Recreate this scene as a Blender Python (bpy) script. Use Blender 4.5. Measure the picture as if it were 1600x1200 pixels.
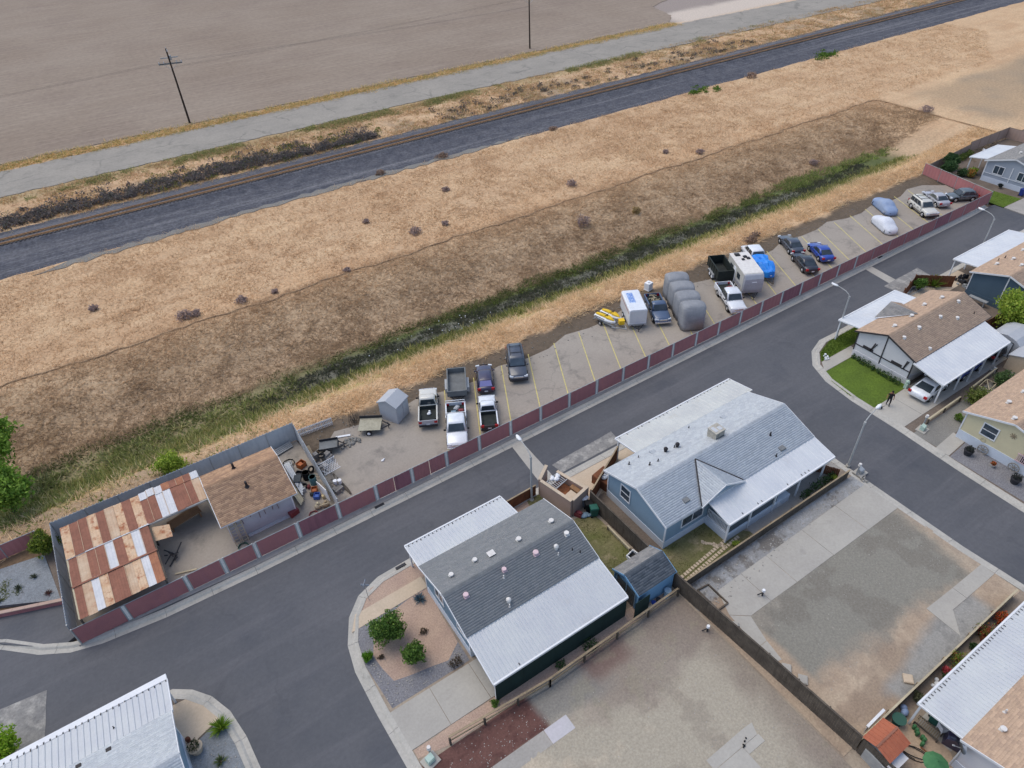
import bpy, math, random
import numpy as np
from mathutils import Vector, Matrix
random.seed(7); RNG = np.random.default_rng(7)
for _o in list(bpy.data.objects): bpy.data.objects.remove(_o)
S = bpy.context.scene
COL = S.collection
# ------------------------------------------------------------------ camera
cam_d = bpy.data.cameras.new('camera'); cam = bpy.data.objects.new('camera', cam_d); COL.objects.link(cam)
S.camera = cam
F_PX, PITCH, ROLL, HEAD, CAM_H = 1073.66, math.radians(39.2937), math.radians(-2.4533), math.radians(32.0514), 44.0
_f = Vector((math.sin(HEAD)*math.cos(PITCH), math.cos(HEAD)*math.cos(PITCH), -math.sin(PITCH)))
_r = Vector((math.cos(HEAD), -math.sin(HEAD), 0)); _u = _r.cross(_f)
_c, _s = math.cos(ROLL), math.sin(ROLL)
_r2 = _c*_r + _s*_u; _u2 = -_s*_r + _c*_u
cam.matrix_world = Matrix(((_r2.x, _u2.x, -_f.x, 0), (_r2.y, _u2.y, -_f.y, 0), (_r2.z, _u2.z, -_f.z, CAM_H), (0, 0, 0, 1)))
cam_d.sensor_width = 36; cam_d.lens = 36*F_PX/1600; cam_d.clip_start = .5; cam_d.clip_end = 6000
# ------------------------------------------------------------------ sky, sun, exposure
SUN_EL, SUN_AZ = math.radians(64), math.radians(118)      # azimuth counted from +X towards +Y
W = bpy.data.worlds.new('World'); S.world = W; W.use_nodes = True
nt = W.node_tree; nt.nodes.clear()
sky = nt.nodes.new('ShaderNodeTexSky'); sky.sky_type = 'NISHITA'; sky.sun_disc = False
sky.sun_elevation = SUN_EL; sky.sun_rotation = math.pi/2 - SUN_AZ
sky.air_density = 1.0; sky.dust_density = 2.0; sky.ozone_density = 0.2
bg = nt.nodes.new('ShaderNodeBackground'); bg.inputs['Strength'].default_value = .15
wo = nt.nodes.new('ShaderNodeOutputWorld')
nt.links.new(sky.outputs[0], bg.inputs[0]); nt.links.new(bg.outputs[0], wo.inputs[0])
sun_d = bpy.data.lights.new('sun', 'SUN'); sun_d.energy = .85; sun_d.angle = math.radians(45); sun_d.color = (1, .97, .82)
sun = bpy.data.objects.new('sun', sun_d); COL.objects.link(sun)
_sd = Vector((math.cos(SUN_AZ)*math.cos(SUN_EL), math.sin(SUN_AZ)*math.cos(SUN_EL), math.sin(SUN_EL)))
sun.rotation_euler = _sd.to_track_quat('Z', 'Y').to_euler(); sun.location = _sd*200
S.view_settings.view_transform = 'Standard'; S.view_settings.look = 'None'
S.view_settings.exposure = 0.5; S.view_settings.gamma = 1.0; S.view_settings.use_curve_mapping = False
S.cycles.max_bounces = 5; S.cycles.diffuse_bounces = 3; S.cycles.transparent_max_bounces = 6

# ------------------------------------------------------------------ materials
MATS = {}
def lin(r, g, b):
    f = lambda v: (v/255/12.92) if v <= 10 else ((v/255+.055)/1.055)**2.4
    return (f(r), f(g), f(b))
def mat(name, c, c2=None, scale=1.5, rough=.85, fine=None, finev=.12, bump=0., bscale=None, metal=0., spec=.3, attr=None, trans=0., coat=0., crack=None, streak=None, stain=None, ring=None):
    """procedural surface: colour c wandering to c2 over patches, fine grain on top, optional streaks (stretched noise), stains, bump"""
    m = bpy.data.materials.new(name); MATS[name] = m; m.use_nodes = True
    n = m.node_tree; b = n.nodes['Principled BSDF']
    N = n.nodes.new; L = n.links.new
    b.inputs['Roughness'].default_value = rough; b.inputs['Metallic'].default_value = metal
    b.inputs['Specular IOR Level'].default_value = spec
    if coat: b.inputs['Coat Weight'].default_value = coat; b.inputs['Coat Roughness'].default_value = .08
    geo = N('ShaderNodeNewGeometry'); pos = geo.outputs['Position']
    def noise(sc, det=4, rgh=.6, vec=pos):
        t = N('ShaderNodeTexNoise'); t.inputs['Scale'].default_value = sc; t.inputs['Detail'].default_value = det
        t.inputs['Roughness'].default_value = rgh; L(vec, t.inputs['Vector']); return t.outputs['Fac']
    def ramp(fac, a, z, lo=0., hi=1.):
        r = N('ShaderNodeMapRange'); r.inputs[1].default_value = a; r.inputs[2].default_value = z
        r.inputs[3].default_value = lo; r.inputs[4].default_value = hi; L(fac, r.inputs[0]); return r.outputs[0]
    def mix(fac, a, z, mode='MIX'):
        x = N('ShaderNodeMix'); x.data_type = 'RGBA'; x.blend_type = mode
        if isinstance(fac, float): x.inputs[0].default_value = fac
        else: L(fac, x.inputs[0])
        for i, v in ((6, a), (7, z)):
            if isinstance(v, tuple): x.inputs[i].default_value = (*v, 1)
            else: L(v, x.inputs[i])
        return x.outputs[2]
    if attr:
        a = N('ShaderNodeVertexColor'); a.layer_name = 'Col'
        col = a.outputs[0]
        if c2: col = mix(ramp(noise(scale), .4, .68), col, mix(.6, col, c2), 'MIX')
    else:
        col = mix(ramp(noise(scale), .35, .65), c, c2) if c2 else None
        if col is None:
            rgb = N('ShaderNodeRGB'); rgb.outputs[0].default_value = (*c, 1); col = rgb.outputs[0]
    if stain:
        col = mix(ramp(noise(stain[1], 5, .65), stain[2], stain[2]+.16, 0, stain[3]), col, stain[0])
    if streak:   # (colour, (sx,sy,sz), lo, amount)
        mp = N('ShaderNodeMapping'); L(pos, mp.inputs[0]); mp.inputs['Scale'].default_value = streak[1]
        col = mix(ramp(noise(1, 5, .7, mp.outputs[0]), streak[2], streak[2]+.2, 0, streak[3]), col, streak[0])
    if crack:   # (cell scale, half width, amount, colour)
        vm = N('ShaderNodeVectorMath'); vm.operation = 'MULTIPLY_ADD'; nz = N('ShaderNodeTexNoise'); nz.inputs['Scale'].default_value = .8; nz.inputs['Detail'].default_value = 5; L(pos, nz.inputs['Vector'])
        L(nz.outputs['Color'], vm.inputs[0]); vm.inputs[1].default_value = (2.2, 2.2, 0); L(pos, vm.inputs[2])
        vo = N('ShaderNodeTexVoronoi'); vo.feature = 'DISTANCE_TO_EDGE'; vo.inputs['Scale'].default_value = crack[0]; L(vm.outputs[0], vo.inputs['Vector'])
        cf = N('ShaderNodeMath'); cf.operation = 'MULTIPLY'; L(ramp(vo.outputs['Distance'], crack[1], crack[1]*2.4, crack[2], 0), cf.inputs[0]); L(ramp(noise(.13, 2), .44, .58), cf.inputs[1])
        col = mix(cf.outputs[0], col, crack[3])
    if fine:
        g = ramp(noise(fine, 3, .7), .25, .75, 1-finev*1.6, 1+finev*1.6)
        v = N('ShaderNodeVectorMath'); v.operation = 'SCALE'; L(col, v.inputs[0]); L(g, v.inputs[3]); col = v.outputs[0]
    L(col, b.inputs['Base Color'])
    if bump:
        bp = N('ShaderNodeBump'); bp.inputs['Strength'].default_value = .6; bp.inputs['Distance'].default_value = bump
        L(noise(bscale or fine or 8, 4, .7), bp.inputs['Height']); L(bp.outputs[0], b.inputs['Normal'])
    if trans:
        tr = N('ShaderNodeBsdfTranslucent'); L(col, tr.inputs[0]); ms = N('ShaderNodeMixShader'); ms.inputs[0].default_value = trans
        L(b.outputs[0], ms.inputs[1]); L(tr.outputs[0], ms.inputs[2]); L(ms.outputs[0], n.nodes['Material Output'].inputs[0])
    return m

# ------------------------------------------------------------------ mesh building
def rotz(a): return Matrix.Rotation(a, 4, 'Z')
class MB:
    def __init__(s): s.v = []; s.f = []; s.c = None; s.t = None
    def add(s, vs, fs):
        n = len(s.v)
        s.v += [tuple((s.t @ Vector(p))) if s.t is not None else tuple(p) for p in vs]
        s.f += [tuple(i+n for i in f) for f in fs]; return s
    def hexa(s, p): return s.add(p, [(3, 2, 1, 0), (4, 5, 6, 7), (0, 1, 5, 4), (1, 2, 6, 5), (2, 3, 7, 6), (3, 0, 4, 7)])
    def box(s, x0, y0, z0, x1, y1, z1):
        return s.hexa([(x0, y0, z0), (x1, y0, z0), (x1, y1, z0), (x0, y1, z0), (x0, y0, z1), (x1, y0, z1), (x1, y1, z1), (x0, y1, z1)])
    def prism(s, poly, z0, z1):
        n = len(poly)
        if sum(poly[i][0]*poly[(i+1) % n][1]-poly[(i+1) % n][0]*poly[i][1] for i in range(n)) < 0: poly = poly[::-1]
        return s.add([(x, y, z0) for x, y in poly]+[(x, y, z1) for x, y in poly],
                     [tuple(range(n-1, -1, -1)), tuple(range(n, 2*n))]+[(i, (i+1) % n, n+(i+1) % n, n+i) for i in range(n)])
    def extr(s, pts, vec):
        n = len(pts); q = [tuple(a+b for a, b in zip(p, vec)) for p in pts]
        return s.add(list(pts)+q, [tuple(range(n-1, -1, -1)), tuple(range(n, 2*n))]+[(i, (i+1) % n, n+(i+1) % n, n+i) for i in range(n)])
    def bar(s, a, b, w, h=None):
        a, b = Vector(a), Vector(b); h = h or w; d = (b-a).normalized()
        u = d.cross(Vector((0, 0, 1)));
        u = Vector((1, 0, 0)) if u.length < 1e-4 else u.normalized()
        k = u.cross(d)
        o = [(-w/2, -h/2), (w/2, -h/2), (w/2, h/2), (-w/2, h/2)]
        return s.hexa([a+u*i+k*j for i, j in o]+[b+u*i+k*j for i, j in o])
    def cyl(s, a, b, r0, r1=None, n=8, caps=True):
        a, b = Vector(a), Vector(b); r1 = r0 if r1 is None else r1; d = (b-a).normalized()
        u = d.orthogonal().normalized(); k = d.cross(u)
        A = [a+(u*math.cos(2*math.pi*i/n)+k*math.sin(2*math.pi*i/n))*r0 for i in range(n)]
        B = [b+(u*math.cos(2*math.pi*i/n)+k*math.sin(2*math.pi*i/n))*r1 for i in range(n)]
        return s.add(A+B, [(i, (i+1) % n, n+(i+1) % n, n+i) for i in range(n)]+([tuple(range(n-1, -1, -1)), tuple(range(n, 2*n))] if caps else []))
    def tube(s, path, r, n=6):
        path = [Vector(p) for p in path]; rings = []
        for i, p in enumerate(path):
            d = (path[min(i+1, len(path)-1)]-path[max(i-1, 0)]).normalized()
            u = d.cross(Vector((0, 0, 1))); u = Vector((1, 0, 0)) if u.length < 1e-3 else u.normalized(); k = u.cross(d)
            rr = r[i] if isinstance(r, (list, tuple)) else r
            rings.append([p+(u*math.cos(2*math.pi*j/n)+k*math.sin(2*math.pi*j/n))*rr for j in range(n)])
        return s.loft(rings)
    def loft(s, rings, cap=True):
        n = len(rings[0]); m = len(rings)
        fs = [(i*n+j, i*n+(j+1) % n, (i+1)*n+(j+1) % n, (i+1)*n+j) for i in range(m-1) for j in range(n)]
        if cap: fs += [tuple(range(n-1, -1, -1)), tuple(range((m-1)*n, m*n))]
        return s.add([p for r in rings for p in r], fs)
    def ball(s, c, r, n=8, m=5, sq=None):
        sq = sq or (1, 1, 1); rings = []
        for i in range(m+1):
            t = -math.pi/2+math.pi*(i+.02)/(m+.04)
            rings.append([(c[0]+r*sq[0]*math.cos(t)*math.cos(2*math.pi*j/n), c[1]+r*sq[1]*math.cos(t)*math.sin(2*math.pi*j/n), c[2]+r*sq[2]*math.sin(t)) for j in range(n)])
        return s.loft(rings)
    def mesh(s, name):
        me = bpy.data.meshes.new(name); me.from_pydata(s.v, [], s.f); me.update(); return me
    def build(s, name, m, parent=None, smooth=False, label=None, kind=None, bevel=0, fix=True):
        me = s.mesh(name)
        if fix:
            import bmesh
            b = bmesh.new(); b.from_mesh(me); bmesh.ops.recalc_face_normals(b, faces=b.faces); b.to_mesh(me); b.free()
        return link(name, me, m, parent, smooth, label, kind, bevel)
def link(name, me, m, parent=None, smooth=False, label=None, kind=None, bevel=0):
    me.materials.clear()
    me.materials.append(MATS[m] if isinstance(m, str) else m)
    if smooth: me.shade_smooth()
    o = bpy.data.objects.new(name, me); COL.objects.link(o)
    if parent is not None: o.parent = parent
    if label: o['label'] = label
    if kind: o['kind'] = kind
    if bevel:
        md = o.modifiers.new('edge', 'BEVEL'); md.width = bevel; md.segments = 2; md.limit_method = 'ANGLE'; md.angle_limit = .6
    return o
def thing(name, label, cat, loc=(0, 0, 0), rz=0, group=None):
    o = bpy.data.objects.new(name, None); COL.objects.link(o); o.empty_display_size = .2
    o.location = loc; o.rotation_euler = (0, 0, rz); return tag(o, label, cat, group)
def tag(o, label, cat, group=None):
    o['label'] = label; o['category'] = cat
    if group: o['group'] = group
    return o
def copy_tree(o, loc=None, rz=None, label=None, parent=None):
    c = o.copy(); COL.objects.link(c)
    if parent is not None: c.parent = parent
    if loc is not None: c.location = loc
    if rz is not None: c.rotation_euler = (0, 0, rz)
    if label: c['label'] = label
    for ch in list(o.children): copy_tree(ch, parent=c)
    return c
def np_mesh(name, V, Fq, cols=None, vcols=None):
    """large mesh from numpy: V (n,3), Fq (m,k) faces of k corners; cols per face or vcols per vertex"""
    V = np.asarray(V, np.float32); Fq = np.asarray(Fq, np.int32); k = Fq.shape[1]; m = len(Fq)
    me = bpy.data.meshes.new(name); me.vertices.add(len(V)); me.vertices.foreach_set('co', V.ravel())
    me.loops.add(m*k); me.loops.foreach_set('vertex_index', Fq.ravel())
    me.polygons.add(m); me.polygons.foreach_set('loop_start', np.arange(0, m*k, k, dtype=np.int32))
    if cols is not None or vcols is not None:
        a = me.color_attributes.new('Col', 'FLOAT_COLOR', 'CORNER' if cols is not None else 'POINT')
        c = np.repeat(np.asarray(cols, np.float32), k, 0) if cols is not None else np.asarray(vcols, np.float32)
        a.data.foreach_set('color', np.concatenate([c, np.ones((len(c), 1), np.float32)], 1).ravel())
    me.update(calc_edges=True); me.validate(); return me
def vnoise(x, y, sc, seed=0):
    x = np.asarray(x, float)/sc; y = np.asarray(y, float)/sc
    g = np.random.default_rng(seed).random((256, 256))
    xi = np.floor(x).astype(int); yi = np.floor(y).astype(int); fx = x-xi; fy = y-yi
    fx = fx*fx*(3-2*fx); fy = fy*fy*(3-2*fy)
    a = g[xi % 256, yi % 256]; b = g[(xi+1) % 256, yi % 256]; c = g[xi % 256, (yi+1) % 256]; d = g[(xi+1) % 256, (yi+1) % 256]
    return (a*(1-fx)+b*fx)*(1-fy)+(c*(1-fx)+d*fx)*fy
def fbm(x, y, sc, seed=0, o=4):
    r = 0; a = 1; t = 0
    for i in range(o): r = r+a*vnoise(x, y, sc, seed+i*13); t += a; a *= .55; sc *= .47
    return r/t
def sstep(a, b, x): t = np.clip((x-a)/(b-a), 0, 1); return t*t*(3-2*t)
def sheet(name, poly, z, m, kind='structure', thick=.12, parent=None, rag=0, seed=0):
    """flat slab with its top at z; rag>0 gives the outline an uneven edge"""
    if rag:
        out = []; rr = random.Random(seed)
        for i, p in enumerate(poly):
            q = poly[(i+1) % len(poly)]; d = math.dist(p, q); k = max(1, int(d/1.2))
            for j in range(k):
                t = j/k; nx, ny = -(q[1]-p[1])/max(d, 1e-6), (q[0]-p[0])/max(d, 1e-6); w = rr.uniform(-rag, rag) if j else 0
                out.append((p[0]+(q[0]-p[0])*t+nx*w, p[1]+(q[1]-p[1])*t+ny*w))
        poly = out
    return MB().prism(poly, z-thick, z).build(name, m, parent, kind=kind)
# ------------------------------------------------------------------ palette
G_ = lin
mat('straw_ground', (1, 1, 1), rough=.95, attr=1, fine=2.6, finev=.16, bump=.12, bscale=3.5, spec=.1)
mat('blade', (1, 1, 1), rough=.9, attr=1, spec=.1, trans=.45)
mat('leaf', (1, 1, 1), rough=.7, attr=1, spec=.25, trans=.4)
mat('field_soil', G_(136, 121, 107), G_(145, 131, 117), .035, .95, .9, .09, .05, 3, spec=.1, streak=(G_(160, 146, 131), (.035, 1.3, 1), .5, .6), stain=(G_(128, 113, 102), .05, .5, .5))
mat('old_road', G_(153, 146, 136), G_(143, 137, 128), .12, .9, 2.5, .08, .01, 20, spec=.2, streak=(G_(108, 104, 98), (.07, .8, 1), .58, .8), stain=(G_(130, 125, 116), .3, .54, .8), crack=(.10, .008, .4, G_(92, 90, 85)))
mat('ballast', G_(76, 77, 84), G_(94, 94, 99), .55, .95, 2.6, .26, .14, 4, spec=.1, streak=(G_(122, 121, 123), (.01, .5, 1), .49, .8))
mat('track_gravel', G_(92, 91, 98), G_(106, 104, 108), .3, .95, 8, .2, .05, 8, spec=.1, streak=(G_(122, 120, 122), (.05, .9, 1), .52, .6))
mat('rail_steel', G_(190, 150, 110), G_(166, 130, 98), .5, .6, 6, .15, metal=.3)
mat('sleeper_wood', G_(84, 80, 78), G_(72, 70, 70), 1, .95, 8, .2)
mat('asphalt', G_(85, 86, 90), G_(94, 94, 97), .09, .9, 4.5, .06, .006, 40, spec=.25, streak=(G_(102, 101, 104), (.05, .55, 1), .5, .7), stain=(G_(76, 78, 84), .14, .53, .7), crack=(.09, .004, .16, G_(64, 65, 70)))
mat('asphalt_old', G_(122, 120, 118), G_(138, 135, 131), .5, .92, 6, .16, .01, 20, spec=.2, stain=(G_(168, 164, 157), .9, .5, .85))
mat('parking', G_(148, 139, 129), G_(158, 149, 138), .12, .92, 5, .06, .005, 30, spec=.2, stain=(G_(112, 107, 101), .42, .55, .7), streak=(G_(132, 125, 117), (.5, .12, 1), .56, .5), crack=(.15, .004, .28, G_(96, 92, 88)))
mat('concrete', G_(163, 158, 150), G_(172, 167, 158), .3, .9, 6, .05, .004, 30, spec=.2, stain=(G_(139, 135, 130), .5, .6, .6))
mat('concrete_worn', G_(154, 149, 142), G_(163, 157, 150), .35, .9, 6, .07, .004, 30, spec=.2, stain=(G_(113, 109, 105), .45, .56, .7))
mat('concrete_tan', G_(186, 168, 146), G_(196, 178, 156), .4, .9, 6, .06, .004, 30, spec=.2)
mat('concrete_white', G_(190, 185, 189), G_(181, 178, 179), .5, .9, 6, .05, spec=.2)
mat('kerb', G_(180, 175, 166), G_(166, 162, 154), .5, .9, 6, .08, .004, 30, spec=.2, stain=(G_(122, 120, 116), .8, .58, .55))
mat('line_yellow', G_(206, 192, 118), G_(186, 172, 112), 2, .8, 9, .12, stain=(G_(150, 141, 128), 1.6, .6, .8))
mat('dirt_lot', G_(162, 149, 132), G_(136, 122, 109), .16, .95, 5, .12, .03, 6, spec=.1, stain=(G_(117, 103, 94), .30, .52, .8), streak=(G_(178, 164, 145), (.5, .35, 1), .56, .6))
mat('dirt_tan', G_(176, 154, 132), G_(160, 140, 120), .3, .95, 6, .12, .03, 8, spec=.1, stain=(G_(132, 114, 98), .6, .57, .6))
mat('dirt_dark', G_(118, 106, 96), G_(102, 92, 84), .5, .95, 6, .16, .03, 8, spec=.1)
mat('gravel_grey', G_(132, 129, 123), G_(122, 119, 114), .35, .95, 9, .16, .03, 14, spec=.1, stain=(G_(104, 99, 94), 1.3, .6, .5))
mat('gravel_pink', G_(178, 154, 136), G_(164, 140, 126), .5, .95, 9, .16, .03, 14, spec=.1)
mat('gravel_blue', G_(122, 126, 130), G_(136, 140, 144), .6, .95, 9, .2, .03, 14, spec=.1, stain=(G_(112, 108, 108), .7, .58, .6))
mat('gravel_slate', G_(130, 128, 130), G_(118, 117, 121), .8, .95, 9, .25, .04, 12, spec=.1)
mat('gravel_red', G_(98, 66, 62), G_(84, 58, 56), .8, .95, 9, .25, .03, 14, spec=.1)
mat('gravel_rusty', G_(126, 104, 96), G_(136, 118, 106), .8, .95, 9, .2, .03, 14, spec=.1)
mat('lawn_soil', G_(94, 114, 46), G_(84, 102, 44), .5, .95, 5, .16, .03, 10, spec=.1)
mat('lawn_dry', G_(96, 98, 58), G_(122, 114, 84), .4, .95, 5, .18, .03, 10, spec=.1, stain=(G_(160, 144, 116), .7, .56, .8))
mat('stone', G_(170, 165, 158), G_(140, 136, 130), 3, .9, 9, .12)

# ------------------------------------------------------------------ terrain: one sheet to the horizon, with the basin cut into it
def land_height(X, Y):
    z = np.zeros_like(X)
    fx = 1-sstep(117, 133.5, X)
    near = sstep(53.2, 60.2, Y); far = 1-sstep(63.6, 77, Y)
    z = z-2.5*np.minimum(near, far)*fx
    mid = (Y > 50.6) & (Y < 132)
    amp = np.where(mid, .20, .05)*(1-.97*sstep(99.4, 101.6, Y)*(1-sstep(118, 120, Y)))*np.where((Y > 102) & (Y < 118), .1, 1)
    z = z+amp*(fbm(X, Y, 2.2, 5, 4)-.5)+np.where(mid, .25, 0)*(fbm(X, Y, 9, 9, 3)-.5)*(1-sstep(98.5, 101.6, Y)*(1-sstep(118, 121, Y)))
    z = np.where(Y < 48.6, np.where(Y < 47.6, -.3, -.3+.3*(Y-47.6)), z)
    return z
def land_colour(X, Y):
    n1 = fbm(X, Y, 5, 21, 4); n2 = fbm(X, Y, 1.7, 33, 4); n3 = fbm(X, Y, 16, 41, 3)
    Yw = Y+2.4*(n1-.5)+1.2*(n2-.5)
    A = lambda r, g, b: np.array(lin(r, g, b))[None, None, :]
    E = lambda a: a[..., None]
    gold = A(198, 167, 133)*E(1-np.clip((n2-.4)*2, 0, 1))+A(187, 156, 124)*E(np.clip((n2-.4)*2, 0, 1))
    st = fbm(X*.22, Y*1.15, 2.4, 71, 4); gold = gold*(1-.30*E(sstep(.45, .75, st)))+A(168, 130, 96)*.30*E(sstep(.45, .75, st)); gold = gold*(1-.35*E(sstep(.42, .2, st)))+A(218, 190, 154)*.35*E(sstep(.42, .2, st))
    gold = gold*(1-E(sstep(.52, .72, n1))*.5)+A(206, 176, 140)*E(sstep(.52, .72, n1))*.5
    brown = A(188, 162, 132)*E(1-n2)+A(174, 149, 121)*E(n2)
    brown = brown*(1-.35*E(sstep(.5, .7, n3)))+A(166, 141, 114)*.35*E(sstep(.5, .7, n3)); up = sstep(67, 76, Y+5*(n1-.5)); brown = brown*(1-.45*E(up))+A(200, 173, 139)*.45*E(up)
    green = A(88, 96, 60)*E(1-n2)+A(104, 108, 72)*E(n2)
    wet = A(112, 110, 102)*E(1-n2)+A(98, 97, 88)*E(n2)
    dirt = A(112, 98, 84)*E(1-n2)+A(92, 82, 70)*E(n2)
    pale = A(196, 160, 124)*np.ones_like(E(n2))
    C = gold.copy()
    def put(c, w): nonlocal C; w = E(np.clip(w, 0, 1)); C = C*(1-w)+c*w
    fx = 1-sstep(119, 133, X+6*(n1-.5))
    bank = sstep(55, 57.5, Yw)*(1-sstep(74.6, 77.2, Yw*.45+Y*.55+.8*(n2-.5)))*fx
    put(brown, bank)
    gx = 1-sstep(114, 122, X+5*(n1-.5))
    put(green, sstep(57.6, 60, Yw)*(1-sstep(63.6, 65.2, Yw))*gx*(1-.4*(1-sstep(0, 26, X))))
    put(wet, sstep(59.6, 60.4, Yw)*(1-sstep(62.0, 62.8, Yw))*sstep(6, 16, X)*(1-sstep(88, 106, X))*.9)
    put(A(150, 142, 80), sstep(54.6, 56.2, Yw)*(1-sstep(57.2, 58.4, Yw))*.7*gx)
    put(A(150, 142, 98)*np.ones_like(E(n2)), sstep(55, 57, Yw)*(1-sstep(59, 62, Yw))*(1-sstep(-4, 12, X))*.75); put(A(150, 130, 108)*np.ones_like(E(n2)), sstep(50.5, 52, Y)*(1-sstep(54.4, 55.6, Yw))*(1-sstep(-6, 6, X+4*(n1-.5)))*.8)
    put(pale, sstep(77.2, 78, Y)*(1-sstep(80.4, 82, Yw))*.5*sstep(.35, .6, n1))
    put(dirt, 1-sstep(50.9, 51.7, Yw)); 
    put(A(130, 104, 78)*np.ones_like(E(n2)), (1-sstep(50.8, 53, Yw))*(1-sstep(-14, 7, X))*.5)
    put(A(112, 104, 92)*np.ones_like(E(n2)), sstep(115, 118, Y)*(1-sstep(124, 130, Yw))*sstep(.50, .62, n1)*.5)
    put(A(120, 116, 76)*np.ones_like(E(n2)), sstep(128, 131, Yw)*(1-sstep(134, 135, Y))*.4)
    # bare ground on the far side of the basin
    w = sstep(136, 146, X+8*(n1-.5))*sstep(50, 58, Y)*(1-sstep(72, 76, Yw))
    put(A(170, 146, 118)*np.ones_like(E(n2)), w*.9)
    put(A(156, 138, 116)*np.ones_like(E(n2)), w*sstep(.42, .6, n3)*.9)
    put(A(150, 138, 130)*np.ones_like(E(n2)), sstep(148.6, 149.6, Y))
    put(A(196, 182, 168)*np.ones_like(E(n2)), sstep(145, 149, Y)*(1-sstep(156, 161, Yw))*sstep(148, 156, X))
    return C
def terrain():
    xs = np.concatenate([[-3000, -900, -300, -120, -60], np.arange(-34, 247, .42), [252, 265, 300, 400, 900, 3000]])
    ys = np.concatenate([[-3000, -800, -200, -60, -20, 20], np.arange(41, 164, .4), [168, 180, 220, 400, 1000, 4000]])
    X, Y = np.meshgrid(xs, ys, indexing='ij'); Z = land_height(X, Y); C = land_colour(X, Y)
    nx, ny = X.shape
    i = (np.arange(nx-1)[:, None]*ny+np.arange(ny-1)[None]).ravel()
    F = np.stack([i, i+ny, i+ny+1, i+1], 1)
    me = np_mesh('ground', np.stack([X, Y, Z], -1).reshape(-1, 3), F, vcols=C.reshape(-1, 3))
    link('ground', me, 'straw_ground', smooth=True, kind='structure')
terrain()
def field_and_far():
    sheet('field', [(-900, 149.2), (149, 149.6), (156, 156), (160, 168), (200, 186), (420, 200), (420, 900), (-900, 900)], .12, 'field_soil', rag=.35, seed=3)
    sheet('country_road', [(-120, 132.6), (60, 133.4), (140, 130.6), (330, 126), (330, 141), (150, 147.2), (60, 146.6), (-120, 144.2)], .10, 'old_road', rag=.28, seed=4)
    # railway formation
    prof = [(100.6, -.22), (102.8, .03), (104.5, .10), (107, .13), (110.0, .12), (111.0, .34), (111.5, .55), (115.1, .57), (116.1, .25), (118.4, .06), (119.2, -.2)]
    rr = random.Random(8); b = MB(); rings = []
    xs = np.arange(-60, 320, 2.0)
    for x in xs: rings.append([(x, y+(rr.uniform(-.3, .3) if k in (8, 9) else 0), z+rr.uniform(-.03, .03)) for k, (y, z) in enumerate(prof)])
    n = len(prof); b.add([p for r in rings for p in r], [(i*n+j, i*n+j+1, (i+1)*n+j+1, (i+1)*n+j) for i in range(len(rings)-1) for j in range(n-1)])
    b.build('railway_ballast', 'ballast', kind='structure')
    sheet('gravel_edge', [(-10, 101.0), (4, 101.5), (22, 102.3), (60, 102.4), (74, 103.2), (40, 103.6), (12, 103.2), (-4, 102.6)], .075, 'gravel_grey', rag=.5, seed=9)
    t = thing('railway_track', 'rusty single railway track on dark ballast running past the dry field', 'railway track', (0, 113.3, .56))
    for y in (-.75, .75):
        q = MB()
        q.box(-60, y-.17, .095, 320, y+.17, .125); q.box(-60, y-.07, .125, 320, y+.07, .14); q.box(-60, y-.015, .14, 320, y+.015, .22); q.box(-60, y-.04, .22, 320, y+.04, .27)
        q.build('rail', 'rail_steel', t)
    q = MB()
    for k in range(int(380/.55)): q.box(-60+k*.55, -1.3, -.02, -60+k*.55+.23, 1.3, .10)
    q.build('sleepers', 'sleeper_wood', t, kind='stuff', fix=False)
field_and_far()

# ------------------------------------------------------------------ grass and weeds
def tuft_mesh(name, P, H, C, k=4, w=.06, spread=.14, lean=.5, cv=.22, seed=1):
    r = np.random.default_rng(seed); n = len(P)
    a = r.uniform(0, 2*np.pi, (n, k)); rad = spread*np.sqrt(r.random((n, k)))
    b = P[:, None, :]+np.stack([np.cos(a)*rad, np.sin(a)*rad, np.full((n, k), -.06)], -1)
    hh = H[:, None]*r.uniform(.55, 1.1, (n, k)); a2 = a+r.uniform(-.9, .9, (n, k)); le = hh*lean*r.uniform(.3, 1.4, (n, k))
    tip = b+np.stack([np.cos(a2)*le, np.sin(a2)*le, hh], -1)
    t = r.uniform(0, 2*np.pi, (n, k)); ww = w*r.uniform(.6, 1.4, (n, k))
    s = np.stack([np.cos(t)*ww, np.sin(t)*ww, np.zeros_like(t)], -1)
    V = np.stack([b-s, b+s, tip], 2).reshape(-1, 3); F = np.arange(len(V)).reshape(-1, 3)
    col = np.repeat(C[:, None, :], k, 1)*r.uniform(1-cv, 1+cv, (n, k, 1))
    return np_mesh(name, V, F, cols=col.reshape(-1, 3))
def scatter(n, x0, x1, y0, y1, dens=None, seed=0):
    r = np.random.default_rng(seed); x = r.uniform(x0, x1, n); y = r.uniform(y0, y1, n)
    if dens is not None: k = r.random(n) < dens(x, y); x, y = x[k], y[k]
    return np.stack([x, y, land_height(x, y)], 1)
def mixcol(n, cols, seed):
    r = np.random.default_rng(seed); c = np.array([lin(*q) for q in cols]); return c[r.integers(0, len(c), n)]
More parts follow.
